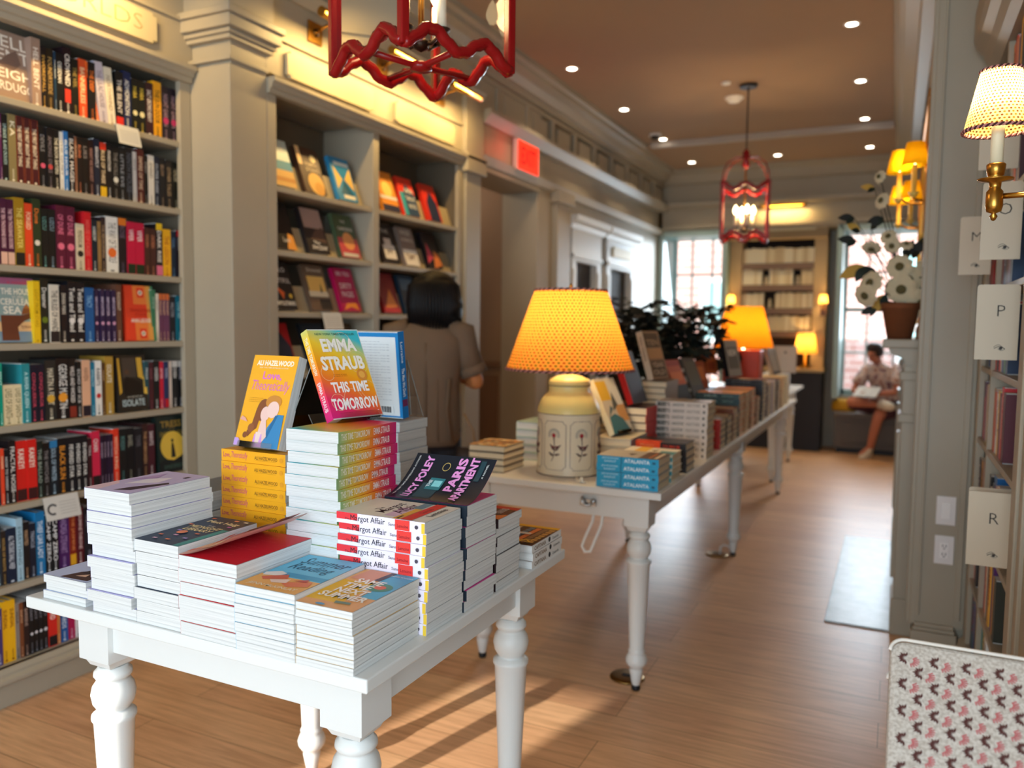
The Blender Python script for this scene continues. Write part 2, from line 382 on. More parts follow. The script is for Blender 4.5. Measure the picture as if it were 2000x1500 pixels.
bd = thing('building', 'unseen block across the street, added to keep sun off the shop window', 'building', (0, -14, 0))
b = MB(); b.box(-5.25, 8, -4, 0, -0.1, 14, mat('#a58a7c', 0.9)); b.build('facade', bd)  # unseen mass, added to block direct sun from the wide front window
for k in range(4):
    w = MB(); w.box(-4.8+k*3, -3.5+k*3, 0, 0.05, 1, 3, mat('#56636b', 0.2)); w.build('window', bd)

# recessed downlights, detector, vent, camera dome
EM_DL = mat('#fff2dc', 0.5, emit=14, key='dl')
for i, (px, py) in enumerate(((1117, 134), (1219, 214), (1295, 272), (1351, 317), (1664, 47), (1681, 158), (1689, 232), (1699, 287), (1519, 303))):
    p = on_z(px, py, ZC if i not in (3, 7, 8) else ZC-0.04)
    d = thing('ceiling_downlight', 'small round recessed white downlight ' + ('in the left row, nearest', 'in the left row, second', 'in the left row, third', 'in the left row, farthest', 'in the right row, nearest', 'in the right row, second', 'in the right row, third', 'in the right row, farthest', 'between the rows near the far wall')[i], 'ceiling light', p, group='recessed ceiling downlights')
    b = MB(); b.lathe([(0.034, -0.001), (0.045, -0.004), (0.05, 0.0)], WHITE, 20, capped=False); b.build('trim_ring', d)
    b = MB(); b.lathe([(0.0, -0.0025), (0.034, -0.0025)], EM_DL, 20, capped=False); b.build('diffuser', d)
    lamp('downlight_glow', 'SPOT', (p.x, p.y, p.z-0.03), 17, (1.0, 0.78, 0.52), spot_size=R(100), spot_blend=0.6, shadow_soft_size=0.04)
p = on_z(1434, 190, ZC); d = thing('smoke_detector', 'round white smoke detector on the ceiling before the far lantern', 'smoke detector', p)
b = MB(); b.lathe([(0, -0.04), (0.045, -0.038), (0.06, -0.02), (0.075, -0.012), (0.075, 0)], WHITE, 20, capped=False); b.build('body', d)
p = on_z(1280, 262, ZC); d = thing('camera_dome', 'small dome camera on the ceiling near the left crown moulding', 'camera', p)
b = MB(); b.lathe([(0.06, -0.02), (0.06, 0)], WHITE, 18); b.build('base', d)
b = MB(); b.lathe([(0, -0.06), (0.03, -0.052), (0.045, -0.03), (0.045, -0.02)], mat('#3a3430', 0.1), 18, capped=False); b.build('dome', d)
p = on_z(1418, 161, ZC); d = tag(MB.build((lambda b: (b.lathe([(0, -0.015), (0.035, -0.012), (0.035, 0)], WHITE, 16, capped=False), b)[1])(MB()), 'sprinkler_cap'), 'small white disc on the ceiling before the smoke detector', 'sprinkler'); d.location = p

# exit sign over the hall opening
EX = mat('#ff2a12', 0.4, emit=1.5, key='exit'); 
d = thing('exit_sign', 'glowing red exit sign over the hall opening', 'exit sign', (XB2+0.03, 5.58, 2.66))
b = MB(); b.box(-0.025, 0.01, -0.20, 0.20, -0.115, 0.115, mat('#d8c8c0', 0.4)); b.build('housing', d, bevel=0.004)
b = MB(); b.poly([(0.0115, -0.185, -0.105), (0.0115, 0.185, -0.105), (0.0115, 0.185, 0.105), (0.0115, -0.185, 0.105)], EX); b.build('lit_face', d)
b = MB(); write(b, 'EXIT', (0.0125, 0, -0.06), (0, 1, 0), (0, 0, 1), 0.26, 0.125, mat('#8a0c06', 0.5, emit=0.25, key='exl'), 0.02, center=True); b.build('lettering', d)
lamp('exit_glow', 'POINT', (XB2+0.12, 5.2, 2.66), 0.9, (1, 0.05, 0.03), shadow_soft_size=0.08)

lamp('hall_fill_light', 'POINT', (-3.55, 5.3, 2.6), 9, (1.0, 0.78, 0.58), shadow_soft_size=0.1)  # no fitting here: fill added to lift the dark hall
# small framed notices in the hall
for z, c, fc, lab in ((1.62, '#e3cda8', '#6b4a2c', 'small brown framed picture on the hall wall, upper of two'), (1.24, '#a04848', '#3a2028', 'small dark framed notice on the hall wall, lower of two')):
    d = thing('framed_picture', lab, 'picture', (-3.27, 5.895, z))
    b = MB()
    for q in ((-0.075, 0.075, -0.02, 0, 0.075, 0.095), (-0.075, 0.075, -0.02, 0, -0.095, -0.075), (-0.075, -0.055, -0.02, 0, -0.075, 0.075), (0.055, 0.075, -0.02, 0, -0.075, 0.075)): b.box(*q, mat(fc, 0.4))
    b.build('frame', d, bevel=0.003)
    b = MB(); b.box(-0.055, 0.055, -0.008, -0.002, -0.075, 0.075, mat(c, 0.6)); b.build('picture', d)

# switch and socket plates on the right pier
for z, kind in ((0.655, 'switch'), (0.49, 'socket')):
    d = thing('light_switch' if kind == 'switch' else 'wall_socket', 'white rocker light switch plate on the grey pier' if kind == 'switch' else 'white double wall socket plate under the light switch', 'switch' if kind == 'switch' else 'socket', (0.215, 3.70, z))
    b = MB(); b.box(-0.036, 0.036, -0.006, 0, -0.06, 0.06, mat('#e9e4e2', 0.35)); b.build('plate', d, bevel=0.003)
    b = MB(); b.box(-0.017, 0.017, -0.009, -0.004, -0.034, 0.034, mat('#f4f0ee', 0.3)); r = b.build('rocker' if kind == 'switch' else 'outlet_insert', d, bevel=0.002)
    if kind == 'socket':
        b = MB()
        for s in (-0.017, 0.017):
            for x in (-0.006, 0.006): b.box(x-0.0015, x+0.0015, -0.0096, -0.0088, s-0.004, s+0.006, BLACK)
            b.lathe([(0, 0), (0.003, 0)], BLACK, 8, (0, -0.0093, s-0.010), axis='y', capped=False)
        b.build('slots', r)
# ================================================================== built-in cases
def case_left(label, x, y0, y1, shelves, depth, top, divs=(), stile=0.06, cat='bookcase'):
    d = thing('bookcase', label, cat, (x, y0, 0)); L = y1-y0
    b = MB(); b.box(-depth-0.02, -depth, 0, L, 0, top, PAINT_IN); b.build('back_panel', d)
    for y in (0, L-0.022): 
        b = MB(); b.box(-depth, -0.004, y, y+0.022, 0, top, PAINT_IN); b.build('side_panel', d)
    for y in (0, L-stile):
        b = MB(); b.box(-0.025, 0, y, y+stile, 0.145, top, PAINT); b.build('stile', d, bevel=0.003)
    for y in divs:
        b = MB(); b.box(-depth, 0, y-y0, y-y0+0.055, 0.145, top, PAINT); b.build('divider', d, bevel=0.003)
    b = MB(); b.box(-depth, 0.0, 0, L, 0, 0.115, PAINT); b.prism_y([(-0.02, 0.095), (0.028, 0.095), (0.028, 0.11), (0.014, 0.118), (0.014, 0.130), (0.004, 0.145), (-0.02, 0.145)], 0, L, PAINT); b.box(-depth, 0, 0, L, 0.115, 0.145, PAINT); b.build('plinth', d, bevel=0.002)
    b = MB(); b.box(-depth, 0, 0, L, top, top+0.03, PAINT); b.build('head_board', d)
    ys = [0.022]+[y-y0 for y in divs]+[L-0.022]
    for z in shelves:
        for i in range(len(ys)-1):
            a = ys[i]+(0.055 if i else 0); b = MB(); b.box(-depth, -0.006, a, ys[i+1], z-0.024, z, PAINT); b.build('shelf', d, bevel=0.002)
    return d
B1Z = [0.146, 0.437, 0.731, 1.018, 1.312, 1.592, 1.888, 2.178]
case_left('tall grey built-in bookcase at left packed with dark book spines', XB1, 1.0, 2.608, B1Z[1:], 0.30, 2.47)
B2Z = [0.146, 0.50, 0.83, 1.15, 1.448, 1.735, 2.03]
BC2 = case_left('grey built-in bookcase with face-out books behind the browsing person', XB2, 2.832, 4.64, B2Z[1:], 0.34, 2.47, (3.645,), 0.06)

# name boards on the friezes and the brass picture lights above them
def sign_board(x, y0, y1, z0, z1, label, text=None, tx=None):
    d = thing('name_board', label, 'sign', (x, y0, z0)); L, H = y1-y0, z1-z0
    b = MB(); c = 0.02
    pts = [(0, 0.0), (0, 0), (0, 0)]
    prof = [(c, 0), (L-c, 0), (L-c, c*0.6), (L, c*0.6), (L, H-c*0.6), (L-c, H-c*0.6), (L-c, H), (c, H), (c, H-c*0.6), (0, H-c*0.6), (0, c*0.6), (c, c*0.6)]
    m = mat('#bfb292', 0.5); n = len(prof)
    b.add([(0, y, z) for y, z in prof]+[(0.018, y, z) for y, z in prof], [tuple(range(n))[::-1], tuple(range(n, 2*n))]+[(i, (i+1) % n, n+(i+1) % n, n+i) for i in range(n)], m)
    b.build('board', d)
    if text:
        t = MB(); write(t, text, (0.0185, tx[0], tx[1]), (0, 1, 0), (0, 0, 1), tx[2], tx[3], mat('#9a8a60', 0.5), -0.016); t.build('lettering', d)
sign_board(XB1+0.002, 1.55, 2.42, 2.545, 2.665, 'cream name board over the left bookcase, lettering ending in LDS', 'WORLDS', (0.30, 0.035, 0.50, 0.06))
sign_board(XB2+0.002, 2.95, 3.62, 2.535, 2.655, 'blank-looking cream name board over the second bookcase, nearer of two')
sign_board(XB2+0.002, 3.84, 4.50, 2.535, 2.655, 'blank-looking cream name board over the second bookcase, farther of two')
def picture_light(x, y, z, label, power=16, n=1, L=0.36, sgn=1, axis='y'):
    d = thing('picture_light', label, 'picture light', (x, y, z))
    if axis == 'x': d.rotation_euler = (0, 0, R(-90))
    b = MB(); b.box(0, 0.012, -0.05, 0.05, -0.05, 0.05, BRASS); b.build('wall_plate', d, bevel=0.003)
    b = MB(); b.tube([(0.01, 0, 0), (0.06, 0, 0.02), (0.14, 0, 0.035), (0.19, 0, 0.02)], 0.007, BRASS); b.lathe([(0, 0.0), (0.02, 0.004), (0.02, 0.02), (0, 0.024)], mat('#6b4a20', 0.3, 1.0), 14, (0, 0, 0), 'x'); b.build('arm', d)
    b = MB(); b.lathe([(0.022, -L/2), (0.022, L/2)], BRASS, 16, (0.19, 0, 0.015), 'y'); b.build('tube', d)
    b = MB(); b.box(0.170, 0.174, -L/2+0.02, L/2-0.02, 0.022, 0.030, mat('#ffc860', 0.4, emit=1.6, key='pl')); b.build('lamp_strip', d)
    if axis == 'y': lamp('picture_light_glow', 'AREA', (x+0.23, y, z+0.0), power, (1.0, 0.66, 0.24), (0, R(55), 0), shape='RECTANGLE', size=0.03, size_y=L)
    else: lamp('picture_light_glow', 'AREA', (x, y-0.23, z), power, (1.0, 0.66, 0.24), (R(55), 0, 0), shape='RECTANGLE', size=L, size_y=0.03)
picture_light(XB1, 1.98, 2.80, 'brass picture light over the left bookcase name board', 12)
picture_light(XB2, 3.16, 2.80, 'brass picture light over the second bookcase, nearest of three', 6)
picture_light(XB2, 3.72, 2.80, 'brass picture light over the second bookcase, middle of three', 6)
picture_light(XB2, 4.34, 2.80, 'brass picture light over the second bookcase, farthest of three', 6)

# two white cases beyond the hall
WJ = mat('#cfcfca', 0.45)
for y0, y1, lab, sg in ((6.56, 7.33, 'white painted doorcase bookcase beyond the hall, nearer of two', 0), (7.50, 8.40, 'white painted doorcase bookcase with a small name board, farther of two', 1)):
    d = thing('white_bookcase', lab, 'bookcase', (XB2-0.05, y0, 0)); L = y1-y0
    for y in (0, L-0.12):
        b = MB(); b.box(0, 0.07, y, y+0.12, 0, 1.97, WJ); b.box(0, 0.08, y+0.02, y+0.10, 0.25, 1.9, WJ); b.build('pilaster', d, bevel=0.004)
    b = MB(); b.box(0, 0.07, 0, L, 1.97, 2.30, WJ); b.prism_y([(0, 2.0), (0.09, 2.0), (0.09, 2.03), (0, 2.04)], 0, L, WJ); b.build('frieze_board', d)
    b = MB(); b.prism_y([(0, 2.25), (0.08, 2.25), (0.10, 2.29), (0.14, 2.31), (0.15, 2.36), (0, 2.36)], -0.06, L+0.06, WJ); b.build('cornice', d)
    b = MB(); b.box(0.002, 0.006, 0.12, L-0.12, 0, 1.97, mat('#2d2828', 0.7)); b.build('back_panel', d)
    for z in (0.4, 0.75, 1.1, 1.45):
        b = MB(); b.box(0.006, 0.06, 0.12, L-0.12, z, z+0.02, WJ); b.build('shelf', d)
    if sg:
        b = MB(); b.box(0.07, 0.085, 0.16, L-0.14, 2.09, 2.19, mat('#dccb98', 0.5)); b.build('name_board', d, bevel=0.004)

# case between the far windows, with its counter
d = thing('bookcase', 'tan lit bookcase of pale books between the two far windows', 'bookcase', (-1.28, YB+0.12, 0))
TAN = mat('#b59a70', 0.5)
b = MB(); b.box(-0.54, 0.54, 0.28, 0.30, 0.9, 2.9, mat('#2a211d', 0.8)); b.build('back_panel', d)
for x in (-0.54, 0.40):
    b = MB(); b.box(x, x+0.14, 0, 0.30, 0.9, 2.52, TAN); b.build('side_panel', d, bevel=0.004)
b = MB(); b.box(-0.54, 0.54, -0.01, 0.30, 2.44, 2.82, TAN); b.prism_x([(-0.01, 2.41), (-0.05, 2.43), (-0.05, 2.455), (-0.01, 2.46)], -0.54, 0.54, TAN); b.build('frieze', d)
BKZ = [1.36, 1.63, 1.90, 2.15]
for z in BKZ:
    b = MB(); b.box(-0.40, 0.40, 0.01, 0.28, z-0.07, z, mat('#7a6250', 0.5)); b.build('shelf', d)
b = MB(); b.box(-0.56, 0.56, -0.17, 0.30, 0.90, 0.94, TAN); b.build('counter_top', d, bevel=0.005)
b = MB(); b.box(-0.54, 0.54, -0.14, 0.30, 0, 0.90, mat('#25262e', 0.6)); b.build('counter_base', d)
d = thing('name_board', 'wide cream name board on the far bookcase frieze', 'sign', (-1.2, YB+0.105, 2.60))
b = MB(); b.box(-0.33, 0.33, -0.015, 0, -0.085, 0.085, mat('#e2d6b0', 0.5)); b.build('board', d, bevel=0.01)
picture_light(-1.22, YB+0.11, 2.76, 'brass picture light over the far bookcase name board', 5, axis='x', L=0.5)

# window seats
for n, (x0, x1), lab in ((1, (-2.61, -1.87), 'dark panelled window seat under the left far window'), (2, (-0.59, 0.25), 'dark panelled window seat the reading person sits on')):
    d = thing('window_seat', lab, 'bench', ((x0+x1)/2, 9.66, 0)); w = (x1-x0)/2; DK = mat('#5d5550', 0.5)
    b = MB(); b.box(-w, w, -0.02, 0.3, 0.06, 0.42, DK); b.box(-w+0.02, w-0.02, 0.02, 0.3, 0, 0.06, BLACK); b.build('base', d)
    b = MB(); b.box(-w+0.08, w-0.08, -0.03, -0.015, 0.12, 0.36, DK); b.build('front_panel', d, bevel=0.006)
    b = MB(); b.box(-w-0.01, w+0.01, -0.05, 0.32, 0.42, 0.46, mat('#6d645c', 0.5)); b.build('seat_board', d, bevel=0.006)
d = thing('yellow_bag', 'yellow cushion or bag on the window seat beside the reading person', 'bag', (-0.50, 9.78, 0.461))
b = MB(); b.loft([(0, 0, 0, 0.12, 0.06), (0, 0, 0.03, 0.14, 0.07), (0, 0, 0.10, 0.13, 0.06), (0, 0, 0.14, 0.08, 0.03)], mat('#e0a020', 0.7), 16); b.build('body', d)

# mantelpiece and hearth on the right
d = thing('mantelpiece', 'grey painted wooden mantelpiece carrying the flower pot', 'mantelpiece', (0.12, 3.97, 0))
b = MB(); b.box(-0.175, 0.0, -0.02, 1.85, 1.315, 1.355, PAINT); b.build('mantel_shelf', d, bevel=0.006)
b = MB(); b.prism_y([(0, 1.24), (-0.08, 1.24), (-0.09, 1.27), (-0.14, 1.29), (-0.15, 1.315), (0, 1.315)], 0.0, 1.82, PAINT); b.build('bed_moulding', d)
b = MB(); b.box(-0.07, 0, 0.01, 1.8, 1.02, 1.24, PAINT); b.build('frieze', d)
for y in (0.015, 1.60):
    b = MB(); b.box(-0.085, 0, y, y+0.2, 0.0, 1.24, PAINT); b.box(-0.095, 0, y-0.01, y+0.21, 0, 0.17, PAINT); b.box(-0.1, 0, y-0.012, y+0.212, 0.98, 1.02, PAINT); b.box(-0.1, 0, y-0.012, y+0.212, 1.17, 1.21, PAINT); b.box(-0.1, -0.08, y+0.05, y+0.15, 0.25, 0.93, PAINT); b.build('pilaster', d, bevel=0.005)
b = MB(); b.box(-0.01, 0.001, 0.215, 1.6, 0, 1.02, mat('#2a2a2e', 0.6)); b.build('firebox_panel', d)
def slate():
    m, nt, bs, L = nodes_mat('slate'); tc = N(nt, 'ShaderNodeTexCoord'); n = N(nt, 'ShaderNodeTexNoise', Scale=7.0, Detail=6.0, Roughness=0.65)
    r = ramp(nt, [(0.3, '#7d8f98'), (0.7, '#b2c2c8')]); L(tc.outputs['Object'], n.inputs['Vector']); L(n.outputs['Fac'], r.inputs[0]); L(r.outputs[0], bs.inputs['Base Color']); bs.inputs['Roughness'].default_value = 0.35
    return m
b = MB(); b.box(-0.255, 0.10, 4.0, 5.74, 0, 0.008, slate()); tag(b.build('hearth_slab', bevel=0.002), 'blue-grey slate hearth slab on the floor by the mantelpiece', 'hearth')
d = thing('wall_mirror', 'gilt framed mirror over the mantelpiece', 'mirror', (0.12, 4.95, 1.95))
b = MB()
for q in ((-0.03, 0, -0.6, 0.6, 0.55, 0.6), (-0.03, 0, -0.6, 0.6, -0.57, -0.52), (-0.03, 0, -0.6, -0.55, -0.52, 0.55), (-0.03, 0, 0.55, 0.6, -0.52, 0.55)): b.box(*q, mat('#a8772e', 0.35, 0.9))
b.build('frame', d, bevel=0.008)
b = MB(); b.box(-0.012, -0.004, -0.55, 0.55, -0.52, 0.55, mat('#dfe2e2', 0.02, 1.0, key='mir')); b.build('mirror_glass', d)

# right bookcase
XR, YR0, YR1 = 0.30, 2.45, 3.68
d = thing('bookcase', 'grey built-in bookcase at right with letter cards', 'bookcase', (XR, YR0, 0)); L = YR1-YR0
RZ = [0.15, 0.42, 0.695, 0.985, 1.262, 1.545, 1.84, 2.12]
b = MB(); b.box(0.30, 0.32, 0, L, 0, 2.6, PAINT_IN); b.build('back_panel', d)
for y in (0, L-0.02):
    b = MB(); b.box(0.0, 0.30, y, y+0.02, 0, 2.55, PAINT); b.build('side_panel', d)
b = MB(); b.box(0.0, 0.30, 0.755, 0.78, 0.14, 2.46, PAINT); b.build('divider', d, bevel=0.002)
b = MB(); b.box(-0.002, 0.03, L-0.10, L, 0.14, 2.5, PAINT); b.build('stile', d, bevel=0.003)
b = MB(); b.prism_y([(-0.08, 2.50), (-0.07, 2.47), (-0.045, 2.44), (-0.03, 2.40), (-0.005, 2.37), (0.3, 2.37), (0.3, 2.6), (-0.08, 2.6)], -0.15, L-0.09, PAINT); b.build('cornice', d)
b = MB(); b.box(0.0, 0.3, 0, L, 0, 0.15, PAINT); b.prism_y([(0.0, 0.0), (-0.03, 0.0), (-0.03, 0.10), (-0.02, 0.12), (-0.02, 0.135), (0.0, 0.15)], -0.2, L-0.01, PAINT); b.build('plinth', d, bevel=0.002)
for z in RZ[1:]:
    for a, e in ((0.02, 0.755), (0.78, L-0.02)):
        b = MB(); b.box(0.002, 0.30, a, e, z-0.02, z, PAINT); b.build('shelf', d, bevel=0.0015)
# ================================================================== books
_B = {}
def book_meshes(w, h, t, hard, spine, front=None, back=None, pages=None):
    front = front or spine; back = back or front; pages = pages or PAGES
    k = (round(w, 4), round(h, 4), round(t, 4), hard, spine.name, front.name, back.name, pages.name)
    if k in _B: return _B[k]
    c, o, q = (0.0022, 0.003, 0) if hard else (0.0005, 0.0, 0.0025)
    b = MB()
    b.box(0, c, 0, h, 0, t, spine); b.box(c, w-q, q, h-q, 0, c, back); b.box(c, w-q, q, h-q, t-c, t, front)
    p = MB(); p.box(c, w-o, o, h-o, c, t-c, pages)
    def fin(mb, n):
        me = mb.mesh(n); bm = bmesh.new(); bm.from_mesh(me); bmesh.ops.recalc_face_normals(bm, faces=bm.faces); bm.to_mesh(me); bm.free(); return me
    _B[k] = (fin(b, 'cover'), fin(p, 'pages'))
    return _B[k]
def frame(o, xv, yv, zv):
    return Matrix(((xv[0], yv[0], zv[0], o[0]), (xv[1], yv[1], zv[1], o[1]), (xv[2], yv[2], zv[2], o[2]), (0, 0, 0, 1)))
def flat(o, deg):                        # lying book, front cover up; deg 0 spine to -X, 90 spine to the viewer (-Y), 180 spine to +X
    c, s = math.cos(R(deg)), math.sin(R(deg))
    return frame(o, (c, s, 0), (-s, c, 0), (0, 0, 1))
def book(kind, label, M, dims, mats, group=None, hard=False, pages=None, print_me=None, spine_me=None):
    """kind: object name; dims w,h,t; mats (spine, front, back)"""
    r = bpy.data.objects.new(kind, None); COL.objects.link(r); r.matrix_world = M; r.empty_display_size = 0.05
    tag(r, label, 'book', group)
    cv, pg = book_meshes(*dims, hard, *mats, pages=pages)
    c = inst('cover', cv, r); inst('pages', pg, r)
    if print_me: inst('cover_print', print_me, c)
    if spine_me: inst('spine_lettering', spine_me, c)
    return r
def spine_print(dims, items, name='spine_lettering'):
    """items: (text, hex, from 0..1 head->tail, to, low 0..1, high, bold) or ('#rect', hex, a, b, lo, hi) on the spine"""
    w, h, t = dims; b = MB()
    for i, it in enumerate(items):
        tx, c, a, e, lo, hi = it[:6]; m = mat(c, 0.6); z = -0.0004-0.00015*i
        if tx == '#rect':
            b.poly([(z, h*(1-a), t*lo), (z, h*(1-e), t*lo), (z, h*(1-e), t*hi), (z, h*(1-a), t*hi)], m)
        elif tx == '#disc':
            cy, cz, r = h*(1-(a+e)/2), t*(lo+hi)/2, t*(hi-lo)/2
            b.poly([(z, cy+r*math.cos(2*PI*k/16), cz+r*math.sin(2*PI*k/16)) for k in range(16)], m)
        else:
            write(b, tx, (z, h*(1-a), t*lo), (0, -1, 0), (0, 0, 1), h*(e-a), t*(hi-lo), m, it[6] if len(it) > 6 else 0.01, it[7] if len(it) > 7 else 0)
    return b.mesh(name)
def cover_print(dims, items, z=None, back=False, name='cover_print'):
    """items on the front cover in 0..1 of width and height: ('rect',hex,u0,v0,u1,v1) ('disc',hex,u,v,r[,ry]) ('poly',hex,[(u,v)..]) ('text',hex,txt,u0,v0,u1,v1[,bold,shear,tilt])"""
    w, h, t = dims; b = MB()
    for i, it in enumerate(items):
        k, c = it[0], it[1]; m = mat(c, 0.45); zz = t+0.0004+0.00012*i
        if k == 'rect': u0, v0, u1, v1 = it[2:6]; P = [(u0, v0), (u1, v0), (u1, v1), (u0, v1)]
        elif k == 'disc':
            ry = it[5] if len(it) > 5 else it[4]*w/h; P = [(it[2]+it[4]*math.cos(2*PI*j/24), it[3]+ry*math.sin(2*PI*j/24)) for j in range(24)]
        elif k == 'poly': P = it[2]
        elif k == 'ring':
            n = 28; 
            for j in range(n):
                a0, a1 = 2*PI*j/n, 2*PI*(j+1)/n; q = it[5]
                b.poly([((it[2]+rr*math.cos(a))*w, it[3]*h+rr*w*math.sin(a), zz) for rr, a in ((it[4], a0), (it[4], a1), (it[4]-q, a1), (it[4]-q, a0))], m)
            continue
        else:
            u0, v0, u1, v1 = it[3:7]; bo = it[7] if len(it) > 7 else 0.01; sh = it[8] if len(it) > 8 else 0; tl = it[9] if len(it) > 9 else 0
            write(b, it[2], (u0*w, v0*h, zz), (math.cos(tl), math.sin(tl), 0), (-math.sin(tl), math.cos(tl), 0), (u1-u0)*w, (v1-v0)*h, m, bo, sh); continue
        b.poly([(u*w, v*h, zz) for u, v in P], m)
    if back:                                     # the same layout turned on to the back cover
        b.v = [(w-x, y, t-zc) for x, y, zc in b.v]; b.f = [f[::-1] for f in b.f]
    return b.mesh(name)
ORD = ['', 'first', 'second', 'third', 'fourth', 'fifth', 'sixth', 'seventh', 'eighth', 'ninth', 'tenth', 'eleventh', 'twelfth', 'thirteenth', 'fourteenth', 'fifteenth', 'sixteenth', 'seventeenth', 'eighteenth', 'nineteenth', 'twentieth', 'twenty-first', 'twenty-second']

